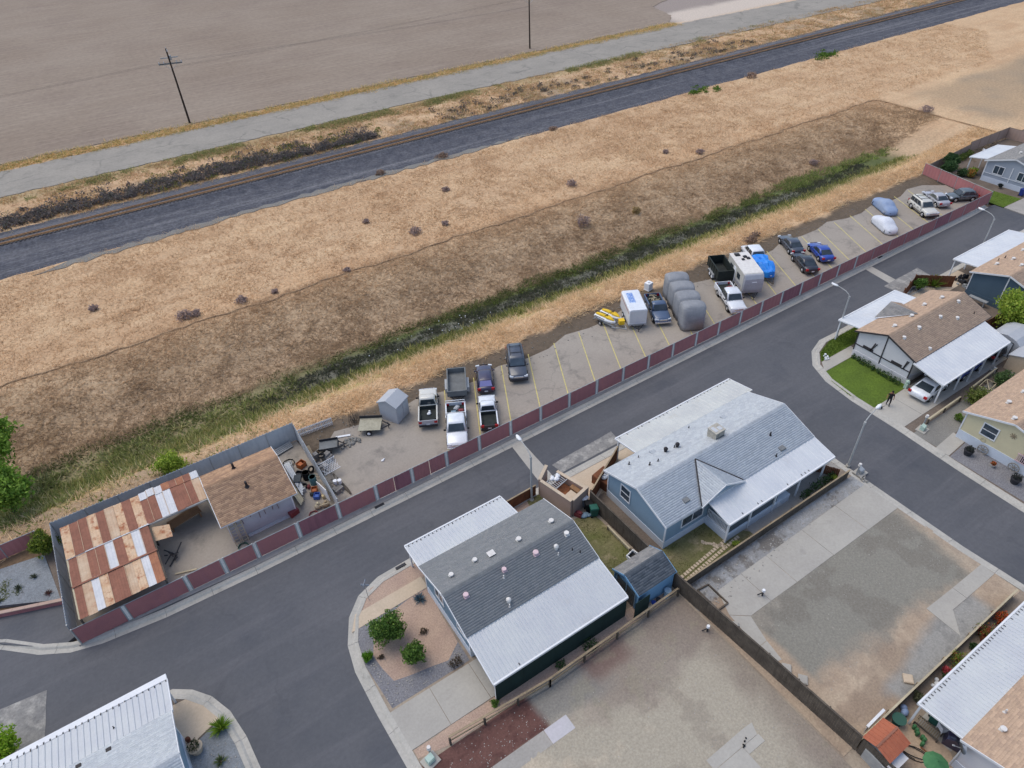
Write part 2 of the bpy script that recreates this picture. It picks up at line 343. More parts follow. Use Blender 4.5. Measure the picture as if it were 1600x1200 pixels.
def grass():
    vis = lambda x, y: ((x < 112+1.27*np.maximum(y-40, 0)*1.35) & (x > -19)).astype(float)   # only where a picture from here can look
    P = scatter(72000, -18, 200, 76.6, 103.4, lambda x, y: vis(x, y)*(1-sstep(101.4, 103.3, y+2.2*(fbm(x, y, 3, 91)-.5)))*np.clip((fbm(x, y, 4, 3)-.2)*2, .4, .9)*np.where(x > 110, .5, 1), 1)
    link('dry_grass', tuft_mesh('dry_grass', P, .22+.22*RNG.random(len(P)), mixcol(len(P), [(204, 174, 140), (198, 166, 131), (190, 158, 124), (212, 184, 150)], 2), 4, .04, .3, 2.2, seed=3), 'blade', kind='stuff')
    P = scatter(48000, -18, 134, 63.5, 77, lambda x, y: vis(x, y)*np.clip((fbm(x, y, 3, 5)-.2)*2, .5, 1), 4)
    link('bank_grass', tuft_mesh('bank_grass', P, .25+.3*RNG.random(len(P)), mixcol(len(P), [(192, 166, 135), (184, 158, 129), (200, 174, 142), (174, 148, 121)], 5)*(.90+.30*sstep(67, 76.5, P[:, 1]+2*(fbm(P[:, 0], P[:, 1], 5, 46)-.5)))[:, None], 4, .038, .3, 2.4, seed=6), 'blade', kind='stuff')
    P = scatter(22000, -17, 134, 51.2, 57.2, lambda x, y: vis(x, y)*np.clip((fbm(x, y, 2.5, 7)-.25)*3, .2, 1)*(1-.75*(x < 6)), 7)
    link('verge_grass', tuft_mesh('verge_grass', P, .25+.3*RNG.random(len(P)), mixcol(len(P), [(230, 202, 162), (222, 192, 152), (210, 180, 142), (236, 212, 174)], 8), 4, .045, .28, 2.3, seed=9), 'blade', kind='stuff')
    # wet ditch: dark green band below the bank, yellow-green fringe on the near side
    P = scatter(30000, -17, 120, 61.2, 66, lambda x, y: vis(x, y)*np.clip((fbm(x, y, 1.8, 47)-.34)*5, .06, 1)*np.where(x < 26, .45, 1)*sstep(61.8, 63.2, y+2*(fbm(x, y, 4, 11)-.5))*(1-sstep(63.6, 65.0, y+2.2*(fbm(x, y, 5, 12)-.5)))*(1-sstep(112, 121, x)), 10)
    link('ditch_weeds', tuft_mesh('ditch_weeds', P, (.18+.34*RNG.random(len(P)))*(.8+.5*sstep(40, 100, P[:, 0])), mixcol(len(P), [(116, 130, 66), (100, 114, 60), (130, 142, 74), (134, 128, 88), (108, 112, 72)], 11)*(.85+.65*sstep(60, 112, P[:, 0]))[:, None], 5, .08, .28, 1.0, .3, seed=12), 'leaf', kind='stuff')
    P = scatter(16000, 5, 110, 59.3, 62.6, lambda x, y: vis(x, y)*(.25+.5*(fbm(x, y, 2, 14) > .5)), 13)
    link('ditch_sedge', tuft_mesh('ditch_sedge', P, .15+.3*RNG.random(len(P)), mixcol(len(P), [(104, 102, 86), (92, 92, 78), (110, 108, 90), (90, 98, 68)], 14), 4, .08, .2, .7, seed=15), 'leaf', kind='stuff')
    P = scatter(16000, -17, 118, 56, 60.2, lambda x, y: vis(x, y)*sstep(56.2, 58.4, y+3*(fbm(x, y, 4, 16)-.5))*(1-sstep(59.2, 60.4, y+1.5*(fbm(x, y, 4, 17)-.5)))*(1-.5*(x > 40)), 16)
    link('fringe_weeds', tuft_mesh('fringe_weeds', P, .3+.4*RNG.random(len(P)), mixcol(len(P), [(150, 152, 84), (124, 132, 70), (170, 164, 98), (108, 118, 62), (188, 174, 114)], 17), 5, .07, .24, 1.1, .25, seed=18), 'leaf', kind='stuff')
    P = scatter(12000, -18, 12, 51.5, 62.5, lambda x, y: (.05+.95*sstep(54.8, 57, y+4*(fbm(x, y, 3, 19)-.5)))*(1-sstep(2, 14, x+6*(fbm(x, y, 4, 20)-.5)))*np.clip((fbm(x, y, 2.2, 45)-.3)*3.4, .08, 1), 19)
    link('ditch_undergrowth', tuft_mesh('ditch_undergrowth', P, .25+.35*RNG.random(len(P)), mixcol(len(P), [(148, 154, 88), (126, 136, 74), (170, 168, 108), (196, 182, 134), (136, 138, 94)], 20), 5, .08, .28, 1.2, .3, seed=21), 'leaf', kind='stuff')
    # beyond the rails: gold grass, grey-green weeds by the road
    P = scatter(30000, -16, 240, 117, 132.4, lambda x, y: vis(x, y)*np.clip((fbm(x, y, 4, 23)-.3)*3, .15, 1), 22)
    link('trackside_grass', tuft_mesh('trackside_grass', P, .25+.3*RNG.random(len(P)), mixcol(len(P), [(208, 174, 132), (196, 164, 124), (184, 150, 118), (176, 162, 116)], 23), 4, .07, .3, 1.8, seed=24), 'blade', kind='stuff')
    P = scatter(16000, -16, 170, 128, 132.8, lambda x, y: sstep(.44, .6, fbm(x, y, 6, 26))*sstep(128, 132, y), 25)
    link('roadside_weeds', tuft_mesh('roadside_weeds', P, .25+.3*RNG.random(len(P)), mixcol(len(P), [(146, 148, 88), (164, 158, 106), (126, 130, 80)], 26), 4, .09, .3, 1.6, seed=27), 'leaf', kind='stuff')
    P = scatter(11000, -14, 150, 144.6, 151, lambda x, y: sstep(145, 146.4, y+2*(fbm(x, y, 5, 29)-.5))*(1-sstep(148.4, 150.6, y+3*(fbm(x, y, 5, 30)-.5))), 28)
    link('field_verge_grass', tuft_mesh('field_verge_grass', P, .25+.35*RNG.random(len(P)), mixcol(len(P), [(228, 194, 142), (216, 182, 130), (196, 178, 118), (168, 158, 100)], 29), 4, .09, .3, 2.0, seed=30), 'blade', kind='stuff')
grass()
def shrub_leaves(C, R, n, size, cols, seed, flat=1.0, shell=.55):
    """n leaf-sized faces spread through an ellipsoid of radii R about C"""
    r = np.random.default_rng(seed); d = r.normal(size=(n, 3)); d /= np.linalg.norm(d, axis=1)[:, None]
    rad = shell+(1-shell)*r.random((n, 1))**.6
    nb = 1+.28*(np.sin(d[:, :1]*5.1+seed)+np.sin(d[:, 1:2]*6.3+seed*2)+np.sin(d[:, 2:]*4.4+seed*3))/1.5
    p = np.asarray(C)+d*rad*nb*np.asarray(R)
    a = r.normal(size=(n, 3)); a /= np.linalg.norm(a, axis=1)[:, None]; a = a*.9+d*.5
    u = np.cross(a, r.normal(size=(n, 3))); u /= np.linalg.norm(u, axis=1)[:, None]+1e-9; v = np.cross(u, a); v /= np.linalg.norm(v, axis=1)[:, None]+1e-9
    s = size*r.uniform(.6, 1.4, (n, 1))
    V = np.stack([p-u*s, p-v*s*.5, p+u*s, p+v*s*.5], 1).reshape(-1, 3)
    c = np.array([lin(*q) for q in cols])[r.integers(0, len(cols), n)]*r.uniform(.75, 1.25, (n, 1))
    return V, c
def leaf_obj(name, parts, parent=None, m='leaf', kind=None):
    V = np.concatenate([p[0] for p in parts]); c = np.concatenate([p[1] for p in parts])
    return link(name, np_mesh(name, V, np.arange(len(V)).reshape(-1, 4), cols=c), m, parent, kind=kind)
def scrub():
    r = random.Random(5); P = []
    for k in range(640):
        x = r.uniform(-16, 48); w = 4.2 if x < 28 else 2.4; y = 119.3+r.random()**1.2*w+(r.random() < .15)*r.uniform(0, 5)
        s = r.uniform(.5, 1.1); P.append(shrub_leaves((x, y, s*.35), (s, s*.8, s*.6), 42, .17, [(116, 106, 104), (104, 97, 96), (128, 116, 110), (106, 104, 92)], k))
    for k in range(180):
        x = r.choice([r.uniform(20, 36), r.uniform(84, 122), r.uniform(60, 84), r.uniform(125, 150)]); y = 119.2+r.random()*5+(r.random() < .4)*r.uniform(0, 6)
        s = r.uniform(.4, .9); P.append(shrub_leaves((x, y, s*.35), (s*1.2, s*.8, s*.55), 36, .17, [(122, 110, 104), (136, 120, 106), (122, 120, 90), (108, 100, 96)], k+400))
    leaf_obj('dark_scrub', P, kind='stuff')
    P = []
    for k in range(90):
        x = r.uniform(8, 50); y = 118.5+r.random()*8; s = r.uniform(.4, .8)
        P.append(shrub_leaves((x, y, s*.3), (s*1.3, s, s*.5), 34, .16, [(118, 124, 62), (100, 110, 56), (136, 134, 78)], k+700))
    for k in range(46):
        x, y = r.choice([(112, 101.6), (112, 101.6), (152, 101.5), (153, 103)]); x += r.gauss(0, 2.4); y += r.gauss(0, .8); s = r.uniform(.4, .8)
        P.append(shrub_leaves((x, y, s*.3), (s*1.3, s, s*.5), 40, .18, [(92, 122, 44), (80, 108, 40), (112, 136, 58)], k+900))
    leaf_obj('green_weeds', P, kind='stuff')
scrub()
# ------------------------------------------------------------------ street, kerbs, lots
ZS = -.10
sheet('street', [(-90, -60), (118, -60), (118, 34), (109.5, 37.4), (105.6, 39.0), (103, 39.2), (-12, 39.2), (-14.5, 41.2), (-17.3, 43.0), (-90, 46)], ZS, 'asphalt', thick=.3)
def arc(cx, cy, r, a0, a1, n=8): return [(cx+r*math.cos(math.radians(a0+(a1-a0)*i/n)), cy+r*math.sin(math.radians(a0+(a1-a0)*i/n))) for i in range(n+1)]
ISLAND_C = [(3.25, -40), (3.15, 18.7), (3.0, 23), (3.0, 26.3), (3.35, 28.4), (4.3, 30.4), (5.6, 31.7), (7.5, 32.4), (10.6, 32.55), (23, 32.75), (40, 32.7)]+arc(42.6, 29.6, 3.3, 80, 0)+[(45.85, 20), (45.75, 9), (46, 4.7), (46.3, -40)]
ISLAND_E = [(118, 32.9), (61.8, 32.45), (59.4, 32.5), (57.1, 31.7), (55.2, 30.1), (54.1, 27.7), (53.6, 24.4), (53.45, 19.7), (53.0, 13.5), (52.8, 8.1), (52.6, -40)]
ISLAND_W = [(-90, 31.6), (-8.6, 32.25), (-7.6, 32.2), (-6.5, 31.4), (-5.55, 30.2), (-4.8, 28.5), (-4.4, 26.3), (-4.25, 23.9), (-4.2, -40)]
NORTH = [(-90, 46), (-22, 45.2), (-17.1, 42.2), (-14.9, 40.2), (-13, 39.1), (-11, 38.55), (-6.7, 38.1), (0, 37.95), (23.6, 38.1), (59.4, 38.5), (84, 38.7), (100, 38.8), (104.5, 39.0)]
def offset(path, d):
    out = []
    for i, p in enumerate(path):
        a = path[max(i-1, 0)]; b = path[min(i+1, len(path)-1)]; L = math.dist(a, b); out.append((p[0]-(b[1]-a[1])/L*d, p[1]+(b[0]-a[0])/L*d))
    return out
sheet('lot_ground', offset(ISLAND_C, -.73), 0, 'dirt_lot', thick=.35)
sheet('lot_ground', [(118, -40)]+offset(ISLAND_E, .73), 0, 'dirt_dark', thick=.35)
sheet('lot_ground', offset(ISLAND_W, -.73)+[(-90, -40)], 0, 'dirt_dark', thick=.35)
KPROF = [(0, -.092), (.30, -.094), (.34, -.094), (.46, .015), (.52, .035), (.74, .04), (.76, -.2), (0, -.2)]
def resample(path, st):
    out = [path[0]]
    for a, b in zip(path, path[1:]):
        k = max(1, int(math.dist(a, b)/st))
        out += [(a[0]+(b[0]-a[0])*i/k, a[1]+(b[1]-a[1])*i/k) for i in range(1, k+1)]
    return out
def kerb(path, side, bbox, name='kerb'):
    """rolled concrete kerb and gutter cast in about 3 m lengths; path is the gutter's street edge, side +1 when the lot lies left of it"""
    root = bpy.data.objects.new(name, None); COL.objects.link(root); root['kind'] = 'structure'
    pts = resample(path, .8); offs = [offset(pts, d*side) for d, z in KPROF]; i = 0
    while i < len(pts)-1:
        j = min(i+4, len(pts)-1); c = pts[(i+j)//2]
        if bbox[0] < c[0] < bbox[1] and bbox[2] < c[1] < bbox[3]:
            rings = []
            for k in range(i, j+1):
                ring = [(offs[m][k][0], offs[m][k][1], KPROF[m][1]) for m in range(len(KPROF))]
                for e, s in ((i, 1), (j, -1)):
                    if k == e:
                        dx, dy = pts[k+s][0]-pts[k][0], pts[k+s][1]-pts[k][1]; L = math.hypot(dx, dy); ring = [(x+dx/L*.012, y+dy/L*.012, z) for x, y, z in ring]
                rings.append(ring)
            MB().loft(rings).build('kerb_block', 'kerb', root)
        i = j
    return root
kerb(NORTH, 1, (-24, 112, 30, 60)); kerb(ISLAND_C, -1, (0, 50, -6, 40)); kerb(ISLAND_E, 1, (50, 112, -4, 40)); kerb(ISLAND_W, -1, (-24, 0, 15, 40))
# footing strip between kerb and fence
sheet('fence_footing', [(-12.4, 39.25), (0, 38.75), (23.6, 38.9), (59.4, 39.3), (84, 39.5), (104.5, 39.8), (105.4, 39.9), (105.4, 40.2), (-12.2, 39.9)], .02, 'concrete_worn', thick=.2)
# valley gutters across the street and the old paved patches
for pts in ([(23.6, 38.15), (24.7, 38.15), (24.5, 32.8), (23.1, 32.8)], [(76.2, 38.6), (77.4, 38.6), (76.6, 33.0), (75.2, 33.0)]):
    sheet('valley_gutter', pts, ZS+.008, 'concrete', thick=.05)
sheet('paved_patch', [(25.2, 34.2), (32.2, 34.5), (32.0, 32.95), (25.4, 32.95)], ZS+.012, 'asphalt_old', thick=.05, rag=.06)
sheet('paved_patch', [(-22, 37.9), (-14.7, 37.0), (-15.2, 33.4), (-22, 33.2)], ZS+.012, 'asphalt_old', thick=.05, rag=.06)
sheet('paved_patch', [(74.5, 35.0), (81.5, 35.2), (81, 33.0), (74.5, 33.0)], ZS+.012, 'asphalt_old', thick=.05, rag=.06)
def spill(name, pts, z, m, rag=.08, thick=.06, seed=1): return sheet(name, pts, z, m, thick=thick, rag=rag, seed=seed)
# parking lot
PARK = [(-12.4, 39.7), (104.8, 39.9), (106.6, 46.5)]+[(x, 48.7+.5*math.sin(x*.7)+.35*math.sin(x*1.9)) for x in range(104, 9, -3)]+[(8.0, 46.6), (7.6, 50.4), (-12.4, 50.4)]
sheet('parking_pavement', PARK, .03, 'parking', thick=.25)
for k in range(24):
    if k in (5, 6): pass
    x1 = 18.85+3.4*k; xt = x1+3.62; top = 48.7
    if x1 > 98: break
    MB().prism([(x1-.9, 39.9), (x1-.9+.11, 39.9), (xt+.06, top), (xt-.05, top)], .0, .036).build('stall_line', 'line_yellow', kind='structure')
# ---- lot surfaces, island C
spill('gravel_bed', [(3.9, 24.2), (3.7, 26.6), (4.1, 28.6), (4.6, 29.3), (9.9, 29.5), (9.8, 22.6), (4.0, 22.6)], .008, 'gravel_slate', 0)
spill('gravel_bed', [(5.4, 28.9), (10.1, 29.3), (9.8, 24.2), (8.6, 23.4), (4.9, 24.2), (4.5, 26.6)], .014, 'gravel_pink', .12)
spill('gravel_bed', [(5.6, 30.9), (6.6, 31.7), (8.4, 31.8), (12, 32.0), (22, 32.0), (22, 30.5), (4.95, 30.3)], .008, 'gravel_pink', 0)
spill('walkway', [(4.0, 29.1), (4.75, 30.3), (10.2, 30.45), (10.2, 29.35)], .03, 'concrete_tan', 0)
# ---- the two bare lots: earth, gravel and dust running into one another, as one gently uneven surface each
mat('lot_earth', (1, 1, 1), rough=.95, attr=1, fine=7, finev=.13, bump=.04, bscale=9, spec=.1)
def lot_surface(name, x0, x1, y0, y1, f, st=.13):
    X, Y = np.meshgrid(np.arange(x0, x1+st, st), np.arange(y0, y1+st, st), indexing='ij'); Z = .004+.05*fbm(X, Y, 1.6, 301, 4); C = f(X, Y); nx, ny = X.shape
    i = (np.arange(nx-1)[:, None]*ny+np.arange(ny-1)[None]).ravel()
    link(name, np_mesh(name, np.stack([X, Y, Z], -1).reshape(-1, 3), np.stack([i, i+ny, i+ny+1, i+1], 1), vcols=C.reshape(-1, 3)), 'lot_earth', smooth=True, kind='structure')
def lot_paint(X, Y, base):
    n = [fbm(X, Y, s, 310+k, 5) for k, s in enumerate((5.5, 2.2, .8, 9))]; one = np.ones(X.shape)[..., None]; A = lambda *c: np.array(lin(*c))[None, None]*one; C = [A(*base)]
    def put(c, w): w = np.clip(w, 0, 1)[..., None]; C[0] = C[0]*(1-w)+A(*c)*w
    return n, C, put
def south_lot(X, Y):
    n, C, put = lot_paint(X, Y, (163, 154, 138)); e = 1.6*(n[0]-.5)+.9*(n[1]-.5)+.5*(n[2]-.5)
    put((152, 140, 127), sstep(.5, .62, n[0])*.7); put((128, 117, 106), sstep(.53, .68, n[1])*.38); put((190, 175, 154), sstep(.52, .68, n[3])*sstep(.42, .6, n[1])*.7)
    put((138, 127, 116), sstep(13.2, 15.6, Y+3*e)*sstep(14, 17, X+2*e)*.8); put((130, 118, 108), sstep(21.5, 24.4, X+2.4*e)*.65); put((132, 119, 108), sstep(.57, .66, n[1])*sstep(.48, .6, n[0])*.4)
    put((126, 123, 118), sstep(10.6, 11.4, X+e)*(1-sstep(15.5, 18.2, X+2*e))*sstep(15.3, 16.4, Y+e)*.85); put((112, 88, 82), sstep(15.4, 16.4, X+e)*(1-sstep(18.6, 20.4, X+e))*sstep(16.2, 17.2, Y+e*.7)*.7)
    red = (1-sstep(11.2, 11.9, X+.6*e))*sstep(15.7, 15.95, Y+.15*e); put((100, 68, 63), red*.95); put((84, 58, 55), red*sstep(.5, .6, n[2])*.6)
    put((146, 140, 118), sstep(.55, .62, n[2])*sstep(.5, .6, n[0])*.25); return C[0]
def north_lot(X, Y):
    n, C, put = lot_paint(X, Y, (166, 147, 127)); e = 1.4*(n[0]-.5)+.9*(n[1]-.5)+.5*(n[2]-.5)
    put((184, 166, 144), sstep(.48, .64, n[1])*.6); put((134, 117, 102), sstep(.55, .66, n[0])*.6); put((146, 128, 112), sstep(.56, .66, n[2])*.4)
    g = sstep(27.3, 28.0, X+.4*e)*sstep(7.1, 8.4, Y+.12*np.maximum(X-33, 0)+1.3*e-.6)*(1-sstep(14.1, 14.6, Y))*(1-sstep(43.2, 44.8, X-.10*(Y-9)+1.6*e)*.85); put((133, 129, 119), g); put((118, 112, 103), g*sstep(.52, .62, n[1])*.6); put((148, 140, 128), g*sstep(.53, .64, n[0])*.6)
    p = (1-sstep(5.7, 6.7, Y-.10*(X-33)+.8*e))*sstep(30.4, 31.6, X+e)*(1-sstep(41.5, 42.6, X+.5*e)); put((146, 145, 141), p*.9); put((122, 120, 116), p*sstep(.5, .6, n[2])*.5)
    s_ = sstep(16.4, 17.0, Y+.4*e); put((142, 143, 143), s_*.9); put((104, 98, 92), s_*sstep(.5, .58, n[1])*.8); put((164, 165, 166), s_*sstep(.52, .6, n[2])*.5); return C[0]
lot_surface('bare_lot', 3.95, 25.0, -8, 18.35, south_lot); lot_surface('bare_lot', 25.15, 45.15, 4.55, 18.3, north_lot)
drive = bpy.data.objects.new('driveway', None); COL.objects.link(drive); drive['kind'] = 'structure'
for a, b in ((3.75, 6.6), (6.63, 9.6), (9.63, 12.6), (12.63, 15.6), (15.63, 18.6), (18.63, 20.8)): MB().box(a, 19.55, -.06, b, 22.42, .035).build('slab', 'concrete', drive)
spill('gravel_bed', [(3.95, 18.9), (3.95, 19.5), (24, 19.5), (24.6, 18.3), (6.0, 18.5)], .008, 'gravel_pink', .05)
for a, b, m in ((3.7, 7.4, 'concrete_worn'), (7.43, 11.2, 'concrete_worn'), (11.23, 12.95, 'concrete_white')):
    MB().box(a, 14.95, -.06, b, 15.95, .04).build('slab', m, drive)
pad = bpy.data.objects.new('concrete_pad', None); COL.objects.link(pad); pad['kind'] = 'structure'
for p in ([(14, 6.0), (18.2, 6.0), (18.2, 8.3), (14, 8.3)], [(18.23, 6.0), (20.6, 6.0), (20.6, 8.3), (18.23, 8.3)], [(18.23, 8.33), (21.9, 8.33), (22.2, 9.0), (21.5, 9.05), (18.23, 9.0)]):
    MB().prism(p, -.06, .05).build('slab', 'concrete', pad)
MB().box(20.62, 7.8, -.06, 22.0, 8.31, .05).build('slab', 'concrete', pad)
# yard behind the blue house, lawn by the light blue house
spill('lawn', [(21.2, 28.2), (24.6, 28.2), (24.8, 21.9), (21.2, 21.9)], .008, 'lawn_dry', .1)
spill('lawn', [(21.0, 32.0), (23.0, 32.0), (22.8, 28.8), (20.6, 29.6)], .012, 'lawn_dry', .1)
spill('side_yard', [(25.1, 29), (26.9, 29), (26.9, 21.8), (25.2, 21.8)], .008, 'dirt_dark', 0)
spill('lawn', [(25.4, 21.9), (31.3, 21.9), (33.6, 19.2), (33.6, 18.45), (25.5, 18.45)], .010, 'lawn_dry', 0)
spill('driveway', [(33.6, 21.6), (45.1, 21.6), (45.1, 19.4), (40.5, 18.9), (33.6, 18.9)], .012, 'concrete_worn', 0)
spill('tan_ground', [(23.4, 32.0), (44, 32.0), (44, 29), (30.2, 31.0), (25.2, 28.4)], .010, 'concrete_tan', 0)
# vacant lot beside it
lot = bpy.data.objects.new('lot_paving', None); COL.objects.link(lot); lot['kind'] = 'structure'
for p in ([(45.1, 17.1), (45.1, 14.05), (41.2, 14.05), (41.2, 17.06)], [(41.17, 17.06), (41.17, 14.05), (37, 14.05), (37, 17.0)], [(36.97, 17.0), (36.97, 14.07), (32.8, 14.07), (32.8, 16.95)], [(32.77, 16.95), (32.77, 14.07), (30, 14.1), (30, 16.9)], [(29.97, 16.9), (29.97, 14.1), (27.9, 14.1), (26.7, 15.0), (27.5, 16.85)], [(26.7, 14.97), (27.85, 14.07), (27.3, 12.2), (26.4, 12.2)], [(26.4, 12.17), (27.3, 12.17), (27.05, 10.7), (26.3, 10.9)],
          [(45.1, 7.35), (45.1, 6.35), (41.5, 6.37), (41.5, 7.4)], [(41.47, 7.4), (41.47, 6.37), (39.8, 6.4), (38.3, 5.0), (38.4, 7.5)]):
    MB().prism(p, -.08, .05).build('slab', 'concrete', lot)
spill('bare_dirt', [(25.9, 15.2), (26.5, 15.0), (27.2, 16.4), (26.2, 17.2), (25.8, 17.2)], .018, 'dirt_dark', 0)
# ---- island E
lawn_e = [(54.5, 27.4), (55.3, 28.6), (60.1, 28.6), (59.8, 22.6), (54.15, 22.4), (54.1, 25)]
spill('lawn', lawn_e, .02, 'lawn_soil', 0)
spill('lawn', [(56.3, 29.9), (57.6, 31.0), (60, 31.7), (66, 31.7), (66, 29.9)], .02, 'lawn_soil', 0)
spill('walkway', [(55.2, 28.65), (56.3, 29.85), (61, 29.85), (60.8, 28.65)], .03, 'concrete', 0)
dr = bpy.data.objects.new('driveway', None); COL.objects.link(dr); dr['kind'] = 'structure'
for a, b in ((54.1, 57), (57.03, 60), (60.03, 63), (63.03, 66), (66.03, 69), (69.03, 72)): MB().box(a, 19.35, -.06, b, 22.5, .035).build('slab', 'concrete', dr)
spill('bare_dirt', [(54.1, 18.5), (54.1, 19.3), (73, 19.3), (73, 18.4)], .012, 'dirt_dark', 0)
spill('gravel_bed', [(54.1, 16.2), (54.1, 18.4), (72, 18.3), (72, 16.3), (57, 16.3)], .010, 'gravel_grey', 0)
spill('walkway', [(53.9, 15.0), (53.9, 16.2), (57, 16.4), (57, 15.2)], .03, 'concrete', 0)
spill('gravel_bed', [(53.8, 5), (53.9, 14.9), (57, 15.1), (57, 5)], .012, 'gravel_slate', 0)
spill('tan_ground', [(73.2, 32.2), (84.5, 32.2), (84.5, 30), (73.2, 29.8)], .012, 'concrete_tan', 0)
# ---- island W
spill('walkway', [(-8.4, 31.0), (-7.0, 30.9), (-5.9, 29.6), (-5.4, 28.4), (-8.2, 27.4)], .03, 'concrete_tan', 0)
spill('gravel_bed', [(-5.3, 28.3), (-4.95, 26.3), (-4.95, 20), (-8.2, 20), (-8.2, 27.3)], .01, 'gravel_blue', 0)
# ---- left end beyond the compound
spill('asphalt_apron', [(-30, 47), (-18, 43.4), (-15.2, 41.1), (-13.1, 39.95), (-12.5, 40.2), (-12.5, 43.6), (-16.5, 45.5), (-30, 49.5)], .03, 'asphalt', 0, .3)
spill('gravel_bed', [(-30, 50.2), (-17, 46.3), (-13.0, 44.2), (-13.6, 49.6), (-30, 52)], .03, 'gravel_blue', 0, .3)
spill('bare_dirt', [(-13.0, 44.1), (-12.4, 43.8), (-12.4, 50.2), (-13.6, 50.2)], .034, 'dirt_dark', 0, .3)
# ---- far end: the grey house's lot
sheet('lot_ground', [(106.5, 36.2), (180, 36), (180, 51.6), (108.6, 51.4)], .0, 'dirt_dark', thick=.4)
spill('lawn', [(105.9, 41.0), (109.9, 42.0), (110.4, 37.6), (105.8, 37.7)], .02, 'lawn_soil', .05)
spill('driveway', [(105.8, 37.6), (116, 37.4), (116, 33.5), (105.6, 33.5)], .03, 'concrete_worn', 0, .3)
def grass_patch(name, x0, x1, y0, y1, n, cols, h, seed, dens=None):
    P = scatter(n, x0, x1, y0, y1, dens, seed); P[:, 2] = .02
    link(name, tuft_mesh(name, P, h*(.6+.8*RNG.random(len(P))), mixcol(len(P), cols, seed), 3, .035, .06, .5, seed=seed), 'leaf', kind='stuff')
inpoly = lambda poly: (lambda x, y: np.array([_inp(poly, a, b) for a, b in zip(x, y)], float))
def _inp(poly, x, y):
    c = False; j = len(poly)-1
    for i in range(len(poly)):
        (a, b), (d, e) = poly[i], poly[j]
        if (b > y) != (e > y) and x < (d-a)*(y-b)/(e-b)+a: c = not c
        j = i
    return c
LG = [(106, 128, 50), (96, 116, 46), (118, 136, 58), (88, 106, 44)]
grass_patch('lawn_grass', 54, 60.2, 22.3, 28.7, 9000, LG, .07, 51, inpoly(lawn_e))
grass_patch('lawn_grass', 56.2, 66, 29.9, 31.7, 4000, LG, .16, 52, inpoly([(56.4, 29.95), (57.6, 31.0), (60, 31.7), (66, 31.7), (66, 29.95)]))
DG = [(92, 104, 48), (110, 112, 62), (84, 94, 44), (128, 120, 80)]
grass_patch('patchy_grass', 21.2, 24.7, 22, 28.2, 2600, DG, .1, 53, lambda x, y: (fbm(x, y, 1.6, 60) > .47).astype(float))
grass_patch('patchy_grass', 25.5, 33.4, 18.5, 21.8, 2800, DG, .1, 54, lambda x, y: ((fbm(x, y, 1.6, 61) > .45)*(x+y*.8 < 49.5)).astype(float))
grass_patch('weedy_grass', 105.9, 110, 37.8, 41.6, 1800, LG, .1, 55)
# pale stones lying about on the gravel beds (far too many to count)
def stones(name, poly, n, r0, r1, seed, m='stone'):
    r = random.Random(seed); b = MB(); xs = [p[0] for p in poly]; ys = [p[1] for p in poly]; k = 0
    while k < n:
        x, y = r.uniform(min(xs), max(xs)), r.uniform(min(ys), max(ys))
        if not _inp(poly, x, y): continue
        q = r.uniform(r0, r1); b.t = Matrix.Translation((x, y, .01+q*.3)) @ rotz(r.uniform(0, 6)); b.ball((0, 0, 0), q, 5, 3, (1, r.uniform(.6, 1), .6)); k += 1
    return b.build(name, m, kind='stuff', fix=False)
stones('scattered_stones', [(4.0, 22.8), (9.7, 22.8), (9.7, 24), (8.4, 23.5), (5, 24), (4.2, 26.4), (3.9, 26)], 70, .03, .08, 1)
stones('scattered_stones', [(25.6, 15.8), (45, 17.2), (45, 18.1), (25.6, 18.1)], 260, .03, .1, 2)
stones('scattered_stones', [(3.6, 16.2), (24.8, 16.2), (25.2, 6), (14, 6), (14, 9), (6, 14)], 420, .02, .05, 3)
stones('scattered_stones', [(27.8, 13.9), (45, 13.9), (45, 8), (27.6, 7.4)], 420, .02, .05, 4)
stones('scattered_stones', [(6, 18.3), (11.5, 17.8), (12.6, 16), (4, 16.1)], 160, .02, .05, 5)
stones('scattered_stones', [(-5.2, 28), (-5, 20), (-8, 20), (-8, 27)], 120, .03, .07, 6)
stones('scattered_stones', [(9, 46.5), (104, 48.6), (104, 50.2), (9, 50.2)], 500, .03, .1, 7, 'gravel_grey')
# ------------------------------------------------------------------ building materials
mat('wall_blue', G_(116, 138, 154), G_(110, 132, 148), .8, .8, 12, .03); mat('wall_lightblue', G_(136, 158, 174), G_(130, 152, 168), .8, .8, 12, .03)
mat('wall_white', G_(214, 210, 210), G_(206, 203, 204), .6, .8, 10, .03); mat('wall_navy', G_(78, 96, 110), G_(72, 90, 104), .8, .8, 12, .03)
mat('wall_grey', G_(160, 166, 176), G_(152, 158, 168), .8, .8, 12, .03); mat('wall_yellow', G_(212, 200, 164), G_(204, 192, 158), .6, .8, 10, .03)
mat('wall_shed', G_(178, 180, 186), G_(166, 168, 174), .7, .8, 10, .05, stain=(G_(140, 130, 120), .6, .62, .4)); mat('wall_tan', G_(178, 152, 138), G_(168, 144, 130), .7, .9, 14, .05)
mat('skirt_white', G_(206, 212, 220), G_(196, 202, 210), .6, .75, 10, .04); mat('trim_white', G_(222, 222, 222), G_(214, 214, 216), 1, .6, 10, .03)
mat('trim_dark', G_(62, 58, 60), rough=.7, fine=10); mat('porch_shade_black', G_(34, 34, 38), rough=.6)
mat('awning_white', G_(191, 193, 193), G_(182, 184, 188), .5, .5, 7, .03, spec=.4, stain=(G_(175, 173, 167), .5, .62, .5)); mat('awning_aged', G_(197, 197, 191), G_(184, 184, 181), .6, .5, 7, .03, spec=.4, stain=(G_(169, 162, 147), .7, .58, .6))
